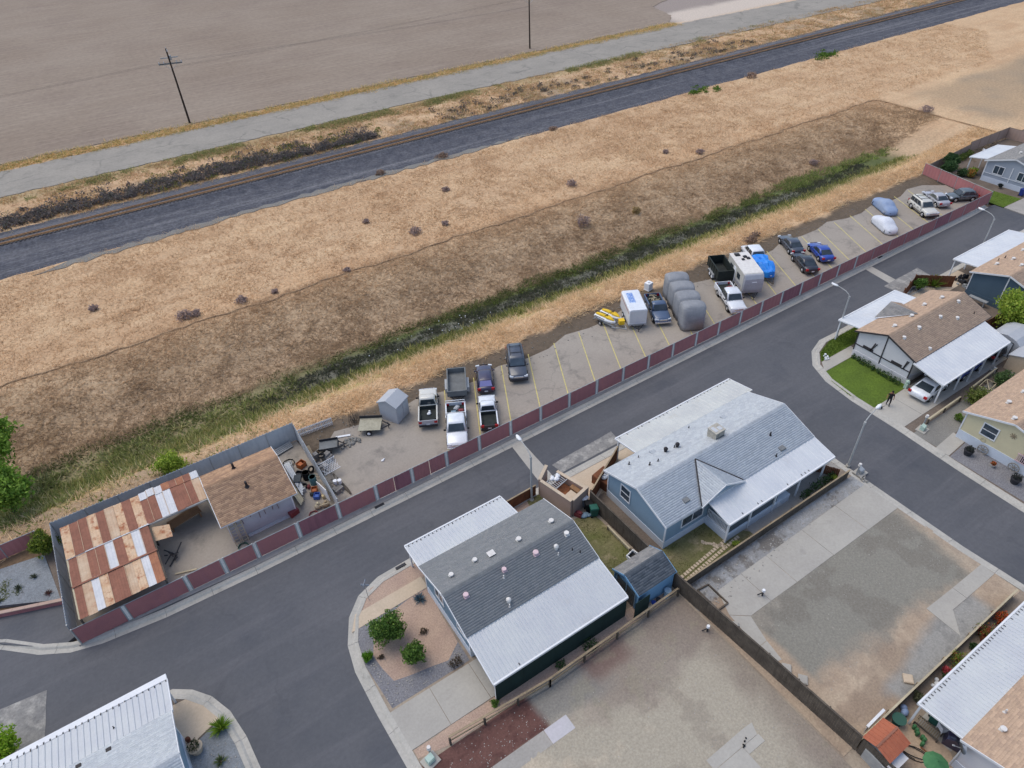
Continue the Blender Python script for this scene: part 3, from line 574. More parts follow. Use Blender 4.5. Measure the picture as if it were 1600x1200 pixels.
mat('awning_smooth', G_(205, 206, 207), G_(194, 196, 200), .6, .45, 7, .02, spec=.4, stain=(G_(180, 178, 177), .35, .6, .5))
mat('glass_dark', G_(44, 52, 58), G_(58, 66, 72), 1.5, .08, spec=.6); mat('pane_glass', G_(70, 82, 92), G_(50, 60, 70), 1.2, .06, spec=.6)
mat('vent_white', G_(220, 216, 210), G_(206, 200, 194), 3, .6); mat('vent_pink', G_(212, 186, 188), G_(200, 172, 176), 3, .7); mat('vent_dark', G_(48, 44, 46), rough=.6); mat('cooler_tan', G_(190, 184, 172), G_(168, 162, 150), 2, .7, 9, .08, stain=(G_(120, 112, 104), 3, .55, .6))
mat('screen_green', G_(24, 42, 40), G_(30, 50, 46), .5, .9, 10, .06, streak=(G_(20, 34, 32), (1.2, 1.2, .1), .5, .6)); mat('screen_grey', G_(74, 82, 88), G_(84, 92, 98), .6, .8, 10, .06)
mat('shed_blue', G_(116, 156, 188), G_(108, 148, 180), .8, .8, 10, .04)
mat('wood_dark', G_(98, 89, 79), G_(78, 70, 62), 1.2, .9, 7, .12, streak=(G_(50, 44, 38), (6, 6, .4), .5, .6)); mat('wood_tan', G_(160, 142, 116), G_(138, 122, 100), 1, .9, 7, .12); mat('wood_rust', G_(130, 82, 54), G_(104, 64, 44), 1, .9, 7, .15, streak=(G_(78, 48, 36), (5, 5, .4), .5, .7)); mat('wood_pale', G_(188, 176, 148), G_(170, 158, 134), 1, .9, 7, .08)
mat('fence_red', G_(180, 118, 116), G_(168, 111, 110), .35, .8, 14, .05, bump=.01, bscale=60, streak=(G_(164, 112, 118), (1.6, 1.6, .12), .5, .5), stain=(G_(138, 94, 102), .5, .58, .4)); mat('fence_red_faded', G_(160, 106, 112), G_(148, 98, 104), .5, .85, 14, .05, streak=(G_(112, 72, 80), (1.6, 1.6, .12), .5, .5)); mat('fence_link', G_(236, 230, 222), G_(222, 216, 208), 1, .7, 12, .1); mat('fence_grey', G_(194, 196, 197), G_(180, 183, 185), .5, .8, 12, .05, streak=(G_(164, 168, 170), (2, 2, .15), .5, .6))
mat('galv', G_(176, 178, 178), G_(160, 162, 164), 1.5, .45, 9, .05, metal=.35); mat('lamp_grey', G_(172, 172, 170), G_(160, 160, 158), 1.5, .6, 9, .04)
mat('steel_dark', G_(54, 54, 58), rough=.6, metal=.2); mat('black', G_(24, 24, 26), rough=.7); mat('rubber', G_(32, 32, 34), rough=.9); mat('chrome', G_(200, 202, 206), rough=.2, metal=.8); mat('rust', G_(124, 72, 50), G_(92, 56, 44), 1.5, .9, 6, .2)
mat('paper_white', G_(232, 232, 232), G_(222, 222, 224), 2, .7)
SHING = {}
def shingle_mat(name, a, b, c):
    m = mat(name, (1, 1, 1), rough=.95, attr=1, fine=9, finev=.09, bump=.01, bscale=26, spec=.15); SHING[name] = [lin(*a), lin(*b), lin(*c)]
shingle_mat('shingle_grey', (123, 125, 126), (120, 122, 124), (127, 128, 129))
shingle_mat('shingle_light', (178, 182, 186), (173, 177, 182), (183, 187, 190))
shingle_mat('shingle_brown', (178, 152, 130), (171, 146, 126), (185, 158, 135))
shingle_mat('shingle_taupe', (138, 136, 134), (130, 128, 127), (146, 143, 140))
shingle_mat('shingle_worn', (164, 132, 106), (152, 122, 100), (178, 144, 116))
shingle_mat('shingle_slate', (92, 97, 103), (84, 89, 95), (101, 105, 110))
def shingles(parent, quad, m, course=.17, tab=.33, seed=0, name='shingles'):
    """overlapping courses laid on the roof plane quad = (eave start, eave end, ridge end, ridge start); every tab is its own face with its own tone"""
    A, B, C, D = [np.array(p, float) for p in quad]; r = np.random.default_rng(seed)
    nr = max(2, int(np.linalg.norm(D-A)/course)); nrm = np.cross(B-A, D-A); nrm /= np.linalg.norm(nrm)
    if nrm[2] < 0: nrm = -nrm
    V = []; F = []; cols = []; pal = np.array(SHING[m])
    for i in range(nr):
        t0, t1 = i/nr, min(1, (i+1.12)/nr); P0 = A+(D-A)*t0; P1 = B+(C-B)*t0; Q0 = A+(D-A)*t1; Q1 = B+(C-B)*t1
        L = np.linalg.norm(P1-P0); k = max(1, int(L/tab)); off = (i % 2)*.5
        xs = np.unique(np.clip(np.concatenate([[0], (np.arange(k+1)+off)/k, [1]]), 0, 1)); band = r.normal(0, .018)
        for a, b in zip(xs, xs[1:]):
            if b-a < 1e-4: continue
            e = r.uniform(0, .007)+.009; n = len(V)
            V += [P0+(P1-P0)*a+nrm*e, P0+(P1-P0)*b+nrm*e, Q0+(Q1-Q0)*b+nrm*.004, Q0+(Q1-Q0)*a+nrm*.004, P0+(P1-P0)*a, P0+(P1-P0)*b]
            F += [(n, n+1, n+2, n+3), (n+4, n+5, n+1, n)]; c = pal[r.integers(0, len(pal))]*(1+band+r.normal(0, .016)); cols += [c, c]
    return link(name, np_mesh(name, np.array(V), np.array(F), cols=np.array(cols)), m, parent, kind='stuff')
def corrugated(parent, p, m, name='awning_sheet', pitch=.34, rib=.045, posts=None, post_m='trim_white', beam=True, base=0., gap=None, label=None):
    """ribbed metal roof p = (inner start, inner end, outer end, outer start); ribs run from inner to outer edge. Returns the sheet"""
    A, B, C, D = [Vector(q) for q in p]; L = (B-A).length; n = max(1, int(L/pitch)); b = MB(); pr = []
    for i in range(n):
        for t, h in ((0, 0), (.58, 0), (.66, rib), (.90, rib)): pr.append(((i+t)/n, h))
    pr.append((1, 0)); nrm = (B-A).cross(D-A).normalized()
    if nrm.z < 0: nrm = -nrm
    up = [A+(B-A)*t+nrm*h for t, h in pr]; lo = [D+(C-D)*t+nrm*h for t, h in pr]; k = len(pr)
    V = up+lo+[v-nrm*.02 for v in up]+[v-nrm*.02 for v in lo]
    F = [(i, i+1, k+i+1, k+i) for i in range(k-1)]+[(2*k+i, 3*k+i, 3*k+i+1, 2*k+i+1) for i in range(k-1)]
    F += [(i, 2*k+i, 2*k+i+1, i+1) for i in range(k-1)]+[(k+i, k+i+1, 3*k+i+1, 3*k+i) for i in range(k-1)]+[(0, k, 3*k, 2*k), (k-1, 3*k-1, 4*k-1, 2*k-1)]
    o = b.add(V, F).build(name, m, parent, label=label)
    if beam:
        d = (D-A).normalized(); q = MB(); o1, o2 = D+d*.05, C+d*.05   # gutter along the outer edge, end trims
        q.box(min(o1.x, o2.x), min(o1.y, o2.y)-.06, o1.z-.13, max(o1.x, o2.x), max(o1.y, o2.y)+.06, o1.z+.055)
        for s, e in ((A, D), (B, C)): q.bar(s+Vector((0, 0, -.02)), e+Vector((0, 0, -.02)), .06, .13)
        q.build('gutter', post_m, o)
        r = random.Random(n); g = MB()       # dark bars laid on as painted shade at the rib ends along the gutter
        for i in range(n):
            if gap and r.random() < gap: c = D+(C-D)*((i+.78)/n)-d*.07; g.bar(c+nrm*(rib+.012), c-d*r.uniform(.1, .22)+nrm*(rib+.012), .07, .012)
        if g.v: g.build('rib_end_shade', 'trim_dark', o, kind='stuff')
    if posts:
        for t, dx in posts:
            c = D+(C-D)*t-(D-A).normalized()*.12; MB().box(c.x-.06, c.y-.06, base, c.x+.06, c.y+.06, c.z-.1).build('post', post_m, o)
    return o
def window(parent, face, u, z, w, h, at, frame='trim_white', panes=2, vertical=False, thick=.06, pane='pane_glass'):
    """window on a wall: face 'x-','x+','y-','y+', u along the wall, z sill height, at = wall plane"""
    s = -1 if face[1] == '-' else 1
    def bx(q, a, b, c, d, e0, e1):
        lo, hi = sorted((at+s*e0, at+s*e1))
        return q.box(lo, a, c, hi, b, d) if face[0] == 'x' else q.box(a, lo, c, b, hi, d)
    q = MB(); t = .09
    bx(q, u-t, u+w+t, z-t, z, .002, thick); bx(q, u-t, u+w+t, z+h, z+h+t, .002, thick); bx(q, u-t, u, z, z+h, .002, thick); bx(q, u+w, u+w+t, z, z+h, .002, thick)
    if vertical: bx(q, u, u+w, z+h/2-.03, z+h/2+.03, .006, thick-.01)
    else: bx(q, u+w/2-.03, u+w/2+.03, z, z+h, .006, thick-.01)
    f = q.build('window', frame, parent)
    for i in range(2):
        q = MB()
        if vertical: bx(q, u+.01, u+w-.01, z+.01+i*h/2, z+h/2-.01+i*h/2, .002, .02)
        else: bx(q, u+.01+i*w/2, u+w/2-.01+i*w/2, z+.01, z+h-.01, .002, .02)
        q.build('pane', pane, f)
    return f
def house(name, label, cat, x0, x1, y0, y1, yr, ze, zr, wall, roof, skirt='skirt_white', ov=.3, base=0., trim='trim_white', skirt_h=.75, seed=1, lit_far_mat=None, group='houses of the mobile home park', course=.17):
    """gabled house: gables at x0 and x1, eaves at y0 (near) and y1 (far), ridge along X at yr"""
    cx, cy = (x0+x1)/2, (y0+y1)/2; t = thing(name, label, cat, (cx, cy, base), 0, group)
    X0, X1, Y0, Y1, YR = x0-cx+ov, x1-cx-ov, y0-cy+ov, y1-cy-ov, yr-cy
    sn, sf = (zr-ze)/(yr-y0), (zr-ze)/(y1-yr); zn = ze+sn*ov-.14; zf = ze+sf*ov-.14
    MB().extr([(X0, Y0, skirt_h-.02), (X0, Y1, skirt_h-.02), (X0, Y1, zf), (X0, YR, zr-.16), (X0, Y0, zn)], (X1-X0, 0, 0)).build('wall', wall, t)
    if skirt: MB().box(X0-.04, Y0-.04, 0, X1+.04, Y1+.04, skirt_h).build('skirting', skirt, t)
    for x in (X0, X1):
        for y in (Y0, Y1): MB().box(x-.05, y-.05, skirt_h, x+.05, y+.05, (zn if y == Y0 else zf)-.02).build('corner_trim', trim, t)
    a0, a1 = x0-cx, x1-cx; e0, e1 = y0-cy, y1-cy
    rf = MB().extr([(a0, e0, ze-.12), (a0, YR, zr-.12), (a0, e1, ze-.12), (a0, e1, ze), (a0, YR, zr), (a0, e0, ze)], (a1-a0, 0, 0)).build('roof', trim, t)
    shingles(rf, ((a0, e0, ze), (a1, e0, ze), (a1, YR, zr), (a0, YR, zr)), roof, seed=seed, course=course)
    shingles(rf, ((a0, e1, ze), (a1, e1, ze), (a1, YR, zr), (a0, YR, zr)), lit_far_mat or roof, seed=seed+1, course=course)
    MB().extr([(a0-.01, YR-.16, zr-.16*sn+.02), (a0-.01, YR, zr+.045), (a0-.01, YR+.16, zr-.16*sf+.02)], (a1-a0+.02, 0, 0)).build('ridge_cap', roof_plain(roof), rf)
    for x in (a0-.02, a1+.02):
        q = MB(); q.bar((x, e0-.02, ze-.07), (x, YR, zr-.07), .04, .17); q.bar((x, YR, zr-.07), (x, e1+.02, ze-.07), .04, .17); q.build('bargeboard', trim, rf)
    t['_c'] = (cx, cy)
    return t
def roof_plain(r):
    n = r+'_cap'
    if n not in MATS: c = SHING[r][0]; mat(n, c, tuple(v*.8 for v in c), 2, .95, 9, .1, spec=.15)
    return n
def roof_z(y, y0, y1, yr, ze, zr): return ze+(zr-ze)*((y-y0)/(yr-y0) if y < yr else (y1-y)/(y1-yr))
def vent(parent, x, y, z, kind='cap', m='vent_white', s=1.):
    q = MB()
    if kind == 'cap':
        q.cyl((x, y, z-.05), (x, y, z+.16*s), .10*s, n=8); q.cyl((x, y, z+.16*s), (x, y, z+.22*s), .19*s, .17*s, n=8); q.box(x-.17*s, y-.17*s, z-.04, x+.17*s, y+.17*s, z+.03)
    elif kind == 'pipe': q.cyl((x, y, z-.05), (x, y, z+.30*s), .05*s, n=7); q.cyl((x, y, z-.05), (x, y, z+.07*s), .12*s, .06*s, n=8)
    elif kind == 'turbine': q.cyl((x, y, z-.05), (x, y, z+.15), .12, n=9); q.ball((x, y, z+.3*s), .19*s, 9, 5)
    elif kind == 'box': q.box(x-.26*s, y-.22*s, z-.05, x+.26*s, y+.22*s, z+.16*s); q.box(x-.3*s, y-.26*s, z+.16*s, x+.3*s, y+.26*s, z+.2*s)
    elif kind == 'flat': q.box(x-.24*s, y-.2*s, z-.08, x+.24*s, y+.2*s, z+.08)
    return q.build('roof_vent', m, parent)
def vents(t, geo, lst):
    y0, y1, yr, ze, zr = geo; cx, cy = t['_c']
    for x, y, k, m, s in lst: vent(t, x-cx, y-cy, roof_z(y, y0, y1, yr, ze, zr), k, m, s)
def LC(t, p): return tuple((q[0]-t['_c'][0], q[1]-t['_c'][1], q[2]) for q in p)

# ------------------------------------------------------------------ houses
t = house('mobile_home', 'blue house with grey shingle roof, many white vents and dark green screens along its carport', 'house', 9.75, 20.75, 22.45, 29.25, 25.55, 3.0, 4.1, 'wall_blue', 'shingle_grey', seed=11)
g1 = (22.45, 29.25, 25.55, 3.0, 4.1)
corrugated(t, LC(t, [(9.75, 29.2, 2.93), (18.35, 29.2, 2.93), (18.35, 31.75, 2.5), (9.85, 31.75, 2.5)]), 'awning_white', 'awning', posts=[(.03, 0), (.5, 0), (.97, 0)], gap=1.0)
a = corrugated(t, LC(t, [(9.75, 22.55, 2.95), (20.75, 22.55, 2.95), (20.65, 19.15, 2.4), (9.65, 19.15, 2.4)]), 'awning_white', 'carport_roof', pitch=.30, posts=[(.02, 0), (.25, 0), (.5, 0), (.75, 0), (.93, 0)], gap=.12)
for i in range(5):
    xa, xb = 9.78+i*2.17, 9.78+(i+1)*2.17-.012; q = MB()
    q.box(xa-t['_c'][0], 19.13-t['_c'][1], .05, xb-t['_c'][0], 19.16-t['_c'][1], 2.25); q.build('privacy_screen', 'screen_green', t)
q = MB(); q.box(20.98-t['_c'][0], 18.6-t['_c'][1], .05, 22.3-t['_c'][0], 18.64-t['_c'][1], 1.9); q.build('privacy_screen', 'screen_green', t)
vents(t, g1, [(11.1, 26.7, 'cap', 'vent_white', 1), (13.1, 26.85, 'cap', 'vent_white', 1), (14.3, 26.6, 'box', 'vent_white', .9), (16.6, 26.5, 'cap', 'vent_white', 1.1), (19.5, 26.5, 'cap', 'vent_white', 1.1),
    (11.1, 24.7, 'cap', 'vent_pink', 1.1), (14.3, 24.9, 'cap', 'vent_pink', 1), (14.0, 24.5, 'pipe', 'vent_white', .9), (16.9, 24.8, 'cap', 'vent_pink', 1.2), (18.4, 24.4, 'turbine', 'vent_white', 1), (18.3, 24.0, 'pipe', 'vent_white', .8), (19.7, 24.9, 'cap', 'vent_white', 1.1), (19.4, 23.8, 'pipe', 'vent_dark', .7), (19.8, 23.4, 'pipe', 'vent_dark', .7), (13.4, 23.0, 'turbine', 'vent_white', 1), (13.3, 22.75, 'pipe', 'vent_white', .9)])
window(t, 'x-', 26.3-t['_c'][1], 1.6, 1.1, 1.0, 10.05-t['_c'][0]); window(t, 'x-', 23.3-t['_c'][1], 1.6, 1.0, 1.0, 10.05-t['_c'][0])

t = house('mobile_home', 'large light blue house with pale shingle roof, cross gable, roof cooler and white porch railing', 'house', 26.55, 43.4, 21.65, 28.9, 25.1, 3.0, 4.25, 'wall_lightblue', 'shingle_light', seed=21)
g2 = (21.65, 28.9, 25.1, 3.0, 4.25); cx, cy = t['_c']
corrugated(t, LC(t, [(30.0, 28.85, 2.93), (44.0, 28.85, 2.93), (44.0, 31.5, 2.5), (30.0, 31.5, 2.5)]), 'awning_aged', 'awning', pitch=.42, rib=.03, posts=[(.02, 0), (.33, 0), (.66, 0), (.98, 0)], gap=.8)
corrugated(t, LC(t, [(30.95, 21.8, 2.98), (43.4, 21.8, 2.98), (43.4, 19.5, 2.42), (30.95, 19.5, 2.42)]), 'awning_smooth', 'porch_roof', pitch=.42, rib=.03, posts=[(.02, 0), (.22, 0), (.45, 0), (.68, 0), (.93, 0)], gap=.3)
# cross gable on the near slope
zg = 4.12; q = MB(); xl, xr, xm = 30.15-cx, 34.75-cx, 32.45-cx; ye = 21.75-cy; ya = 24.8-cy
d = MB().add([(xl, ye, 3.06), (xr, ye, 3.06), (xm, ye, zg), (xm, ya, zg+.03)], [(0, 1, 2), (0, 2, 3), (1, 3, 2), (0, 3, 1)]).build('cross_gable', 'wall_lightblue', t)
shingles(d, ((xl, ye-.25, 3.08), (xl, ye-.2, 3.08), (xm, ya, zg+.05), (xm, ye-.25, zg+.02)), 'shingle_light', seed=25)
shingles(d, ((xr, ye-.2, 3.08), (xr, ye-.25, 3.08), (xm, ye-.25, zg+.02), (xm, ya, zg+.05)), 'shingle_light', seed=26)
q = MB(); q.bar((xl, ye-.1, 3.12), (xm, ya, zg+.08), .1, .03); q.bar((xr, ye-.1, 3.12), (xm, ya, zg+.08), .1, .03); q.build('valley_flashing', 'vent_dark', d)
q = MB(); q.bar((xl-.1, ye-.27, 3.0), (xm, ye-.27, zg-.03), .04, .16); q.bar((xm, ye-.27, zg-.03), (xr+.1, ye-.27, 3.0), .04, .16); q.build('bargeboard', 'trim_white', d)
vents(t, g2, [(28.4, 28.0, 'pipe', 'vent_dark', 1), (29.6, 28.2, 'pipe', 'vent_dark', .7), (29.4, 26.7, 'pipe', 'vent_dark', 1.1), (30.2, 26.6, 'pipe', 'vent_dark', .9), (31.6, 27.2, 'turbine', 'vent_dark', 1), (32.7, 27.0, 'turbine', 'vent_dark', 1), (32.5, 27.1, 'pipe', 'vent_dark', .9), (35.5, 28.4, 'pipe', 'vent_dark', .8), (38.6, 27.4, 'flat', 'shingle_light_cap', 1), (30.9, 27.9, 'flat', 'shingle_light_cap', 1), (29.4, 22.6, 'flat', 'shingle_grey_cap', 1.1), (39.9, 23.5, 'pipe', 'vent_dark', 1.2), (39.9, 22.2, 'flat', 'shingle_grey_cap', 1.2), (38.9, 21.9, 'pipe', 'vent_dark', 1)])
q = MB(); q.box(-.5, -.45, -.1, .5, .45, .72); q.box(-.55, -.5, .72, .55, .5, .80)
for k in range(6): q.box(-.52, -.47, .08+k*.1, .52, .47, .12+k*.1)
o = q.build('roof_cooler', 'cooler_tan', t); o.location = (35.9-cx, 25.9-cy, roof_z(25.9, *g2))
q = MB(); q.box(.05, -.3, .80, .4, .1, .83); q.box(-.42, -.3, .80, -.1, .3, .825); q.build('cooler_lid', 'awning_white', o)
window(t, 'x-', 26.0-cy, 1.5, 1.0, 1.3, 26.85-cx, vertical=True); window(t, 'y-', 28.6-cx, 1.35, 2.2, .95, 21.95-cy)
q = MB(); q.box(31.3-cx, 19.62-cy, 0, 38.6-cx, 21.9-cy, .8); q.build('porch_deck', 'skirt_white', t)
q = MB(); q.box(31.38-cx, 19.7-cy, 1.68, 31.44-cx, 21.8-cy, 1.75); q.box(31.38-cx, 19.7-cy, .84, 31.44-cx, 21.8-cy, .9)
for k in range(17): y = 19.72+k*.13-cy; q.box(31.39-cx, y, .9, 31.43-cx, y+.04, 1.68)
q.build('porch_railing', 'trim_white', t)
for a, b in ((31.5, 34.0), (34.08, 37.0)): MB().box(a-cx, 19.7-cy, .85, b-cx, 19.73-cy, 2.28).build('porch_screen', 'screen_grey', t)
q = MB(); q.hexa([(37.1-cx, 19.6-cy, 0), (37.9-cx, 19.6-cy, 0), (37.9-cx, 20.6-cy, 0), (37.1-cx, 20.6-cy, 0), (37.1-cx, 19.6-cy, .7), (37.3-cx, 19.6-cy, .7), (37.3-cx, 20.6-cy, .7), (37.1-cx, 20.6-cy, .7)]); q.build('porch_step', 'trim_white', t)

t = house('mobile_home', 'white house with dark timber trim, brown shingle roof and white carport over a white coupe', 'house', 59.45, 72.6, 22.6, 29.15, 25.95, 3.0, 4.3, 'wall_white', 'shingle_brown', seed=31, trim='trim_dark', skirt='wall_white')
g3 = (22.6, 29.15, 25.95, 3.0, 4.3); cx, cy = t['_c']
corrugated(t, LC(t, [(60.3, 29.1, 2.93), (69.9, 29.1, 2.93), (70.3, 31.65, 2.5), (60.5, 31.65, 2.5)]), 'awning_smooth', 'awning', pitch=.5, rib=.02, posts=[(.02, 0), (.5, 0), (.98, 0)])
corrugated(t, LC(t, [(59.2, 22.7, 2.95), (71.3, 22.7, 2.95), (70.7, 19.55, 2.4), (59.1, 19.55, 2.4)]), 'awning_smooth', 'carport_roof', pitch=.42, rib=.025, posts=[(.03, 0), (.31, 0), (.5, 0), (.68, 0), (.91, 0)])
d = MB().add([(63.0-cx, 29.2-cy, 3.06), (67.6-cx, 29.2-cy, 3.06), (65.3-cx, 29.2-cy, 4.1), (65.3-cx, 26.5-cy, 4.16)], [(0, 1, 2), (0, 2, 3), (1, 3, 2), (0, 3, 1)]).build('cross_gable', 'wall_white', t)
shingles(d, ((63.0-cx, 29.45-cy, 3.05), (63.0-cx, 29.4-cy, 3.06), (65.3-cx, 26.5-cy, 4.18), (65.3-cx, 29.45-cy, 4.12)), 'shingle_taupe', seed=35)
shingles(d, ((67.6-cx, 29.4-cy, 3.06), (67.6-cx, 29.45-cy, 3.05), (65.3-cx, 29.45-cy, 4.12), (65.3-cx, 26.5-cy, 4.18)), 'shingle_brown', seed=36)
vents(t, g3, [(61.6, 26.6, 'cap', 'vent_white', 1.1), (63.3, 25.1, 'cap', 'vent_white', 1.1), (60.7, 25.0, 'cap', 'vent_white', 1), (64.6, 26.7, 'cap', 'vent_white', 1.1), (67.9, 27.3, 'cap', 'vent_white', 1.1), (66.8, 25.0, 'cap', 'vent_white', 1), (70.3, 26.9, 'cap', 'vent_white', 1.1), (70.6, 25.4, 'cap', 'vent_white', 1), (68.5, 24.1, 'cap', 'vent_white', 1), (62.2, 23.0, 'cap', 'vent_white', .9), (71.0, 23.7, 'pipe', 'vent_dark', .8)])
xw = 59.75-cx; q = MB()
for a, b in (((22.95, 1.5), (28.8, 1.5)), ((25.95, .7), (25.95, 4.0)), ((27.2, 1.5), (26.7, 2.6)), ((27.2, 1.5), (26.9, 2.6)), ((23.6, 1.5), (23.3, 2.5)), ((23.6, 1.5), (23.45, 2.5)), ((28.0, 1.75), (26.9, 1.75)), ((24.9, 1.75), (23.8, 1.75)), ((28.0, 1.62), (26.9, 1.62)), ((24.9, 1.62), (23.8, 1.62))):
    q.bar((xw-.03, a[0]-cy, a[1]), (xw-.03, b[0]-cy, b[1]), .05, .10)
q.build('timber_trim', 'trim_dark', t)

t = house('mobile_home', 'dark blue house with brown roof beyond the white house, the next one up the street', 'house', 79.6, 94, 21.0, 28.8, 24.9, 3.0, 4.25, 'wall_navy', 'shingle_brown', seed=41, skirt='wall_navy')
cx, cy = t['_c']
corrugated(t, LC(t, [(81.4, 28.75, 2.93), (94, 28.75, 2.93), (94, 31.75, 2.5), (81.8, 31.75, 2.5)]), 'awning_smooth', 'awning', pitch=.5, rib=.02, posts=[(.02, 0), (.3, 0), (.6, 0), (.98, 0)])
vents(t, (21, 28.8, 24.9, 3, 4.25), [(82.6, 27.6, 'cap', 'vent_white', 1.1), (84.8, 27.0, 'cap', 'vent_white', 1.1), (86.8, 26.4, 'cap', 'vent_white', 1), (83, 25.4, 'cap', 'vent_white', 1.1), (88, 27.5, 'cap', 'vent_white', 1.1), (85, 27.9, 'pipe', 'vent_dark', 1), (84, 28.1, 'pipe', 'vent_dark', .9)])
MB().box(79.84-cx, 24.85-cy, .75, 79.9-cx, 24.97-cy, 4.0).build('batten', 'trim_white', t)
q = MB(); q.bar((79.0-cx, 27.6-cy, .7), (79.0-cx, 25.6-cy, .7), .5, .08); q.box(78.85-cx, 27.3-cy, 0, 79.15-cx, 27.4-cy, .66); q.box(78.85-cx, 25.8-cy, 0, 79.15-cx, 25.9-cy, .66)
o = q.build('bench', 'galv'); o.location = (cx, cy, 0); tag(o, 'pale grey bench along the dark blue gable wall', 'bench')

t = house('mobile_home', 'grey house with white skirting and two pale windows beyond the parking lot', 'house', 112.1, 128, 36.4, 44.9, 40.9, 3.0, 4.3, 'wall_grey', 'shingle_taupe', seed=51)
cx, cy = t['_c']
corrugated(t, LC(t, [(113.0, 44.85, 2.95), (121, 44.85, 2.95), (120.6, 47.3, 2.6), (112.7, 47.3, 2.6)]), 'awning_smooth', 'awning', pitch=.5, rib=.02, posts=[(.03, 0), (.5, 0), (.97, 0)])
vents(t, (36.4, 44.9, 40.9, 3, 4.3), [(116, 42.2, 'cap', 'vent_white', 1.1), (117, 40, 'cap', 'vent_white', 1.1), (119, 42.6, 'cap', 'vent_white', 1.1)])
for y in (42.0, 38.6): window(t, 'x-', y-cy, 1.5, 1.35, 1.1, 112.4-cx)
q = MB()
for y in (44.55, 40.9, 36.8): q.box(112.33-cx, y-.06-cy, .75, 112.39-cx, y+.06-cy, 2.9)
q.box(112.34-cx, 36.7-cy, 1.25, 112.385-cx, 44.5-cy, 1.33); q.build('batten', 'trim_white', t)

t = house('mobile_home', 'pale yellow house with brown roof, white skirting and a small porch with pinkish balusters', 'house', 56.4, 70, 7.2, 16.3, 12.4, 3.0, 4.3, 'wall_yellow', 'shingle_brown', seed=61, skirt_h=.95)
cx, cy = t['_c']; xw = 56.7-cx
vents(t, (7.2, 16.3, 12.4, 3, 4.3), [(59.6, 14.4, 'cap', 'vent_white', 1.1), (57.2, 12.9, 'cap', 'vent_white', 1.1), (62, 14.4, 'cap', 'vent_white', 1)])
window(t, 'x-', 13.3-cy, 1.65, 1.15, 1.15, xw, vertical=True)
MB().box(xw-.02, 8.3-cy, .98, xw+.02, 10.9-cy, 2.75).build('porch_shade', 'porch_shade_black', t)  # black sheet on the solid wall, painted shade of the porch inside
q = MB(); q.box(xw-.1, 8.3-cy, .98, xw-.04, 11.3-cy, 1.05); q.box(xw-.1, 8.3-cy, 1.75, xw-.04, 11.3-cy, 1.82)
for k in range(22): y = 8.34+k*.135-cy; q.box(xw-.09, y, 1.05, xw-.05, y+.05, 1.75)
q.build('porch_railing', 'vent_pink', t)
q = MB(); q.cyl((xw-.05, 12.2-cy, 3.0), (xw-.02, 12.2-cy, 3.0), .1, n=8)
for k in range(8): a = k*math.pi/4; q.bar((xw-.04, 12.2-cy+.1*math.cos(a), 3.0+.1*math.sin(a)), (xw-.04, 12.2-cy+.27*math.cos(a), 3.0+.27*math.sin(a)), .05, .03)
q.build('star_ornament', 'wood_tan', t)
q = MB()
q.tube([(xw-.04, 14.0-cy+.2*math.cos(a*.524), 1.15+.2*math.sin(a*.524)) for a in range(13)], .025, 5); q.build('wreath', 'wood_pale', t)

t = house('mobile_home', 'house with tan brown roof and long white ribbed awning over a flower bed', 'house', 29.6, 44, -7, 1.1, -2.8, 3.0, 4.25, 'wall_white', 'shingle_brown', seed=71)
cx, cy = t['_c']
corrugated(t, LC(t, [(29.8, 1.05, 2.93), (44, 1.05, 2.93), (44, 3.65, 2.42), (29.95, 3.65, 2.42)]), 'awning_white', 'awning', pitch=.30, posts=[(.01, 0), (.3, 0), (.6, 0), (.98, 0)], gap=.95)
vents(t, (-7, 1.1, -2.8, 3, 4.25), [(33.0, .55, 'pipe', 'vent_white', 1.1), (31.8, .1, 'cap', 'vent_white', 1), (32.4, -1.2, 'cap', 'vent_white', 1.1)])
t = house('mobile_home', 'pale grey roofed house with a long white ribbed awning at the street corner', 'house', -24, -7.45, 21, 28.6, 25.0, 3.0, 4.1, 'wall_lightblue', 'shingle_light', seed=81)
cx, cy = t['_c']
corrugated(t, LC(t, [(-24, 28.55, 2.93), (-7.4, 28.55, 2.93), (-7.3, 31.2, 2.5), (-24, 31.5, 2.5)]), 'awning_white', 'awning', pitch=.345, rib=.05, posts=[(.3, 0), (.6, 0), (.98, 0)], gap=1.0)
for x in (-12.6, -11.0): vent(t, x-cx, 28.2-cy, 3.1, 'flat', 'vent_dark', .6)
vent(t, -10.6-cx, 29.6-cy, 2.82, 'pipe', 'vent_dark', .6)
# ------------------------------------------------------------------ fences
def obj1(name, label, cat, b, m, loc=(0, 0, 0), rz=0, group=None, smooth=False, bevel=0):
    o = b.build(name, m, smooth=smooth, bevel=bevel); o.location = loc; o.rotation_euler = (0, 0, rz); return tag(o, label, cat, group)
def panel_mesh(w, h, n=10, d=.012):
    b = MB(); V = []; F = []
    for i in range(n+1): x = w*i/n; y = d if i % 2 else -d; V += [(x, y, .06), (x, y, h)]
    F = [(2*i, 2*i+2, 2*i+3, 2*i+1) for i in range(n)]; b.add(V, F)
    V2 = [(x, y+.02, z) for x, y, z in V]; b.add(V2, [(2*i+1, 2*i+3, 2*i+2, 2*i) for i in range(n)])
    return b.mesh('fence_panel')
def put_mesh(name, me, m, parent, loc, rz=0, kind=None):
    me2 = me if (me.materials and me.materials[0] == MATS[m]) or not me.materials else None
    if me2 is None: me2 = me.copy(); me2.materials.clear()
    if not me2.materials: me2.materials.append(MATS[m])
    o = bpy.data.objects.new(name, me2); COL.objects.link(o); o.parent = parent; o.location = loc; o.rotation_euler = (0, 0, rz)
    if kind: o['kind'] = kind
    return o
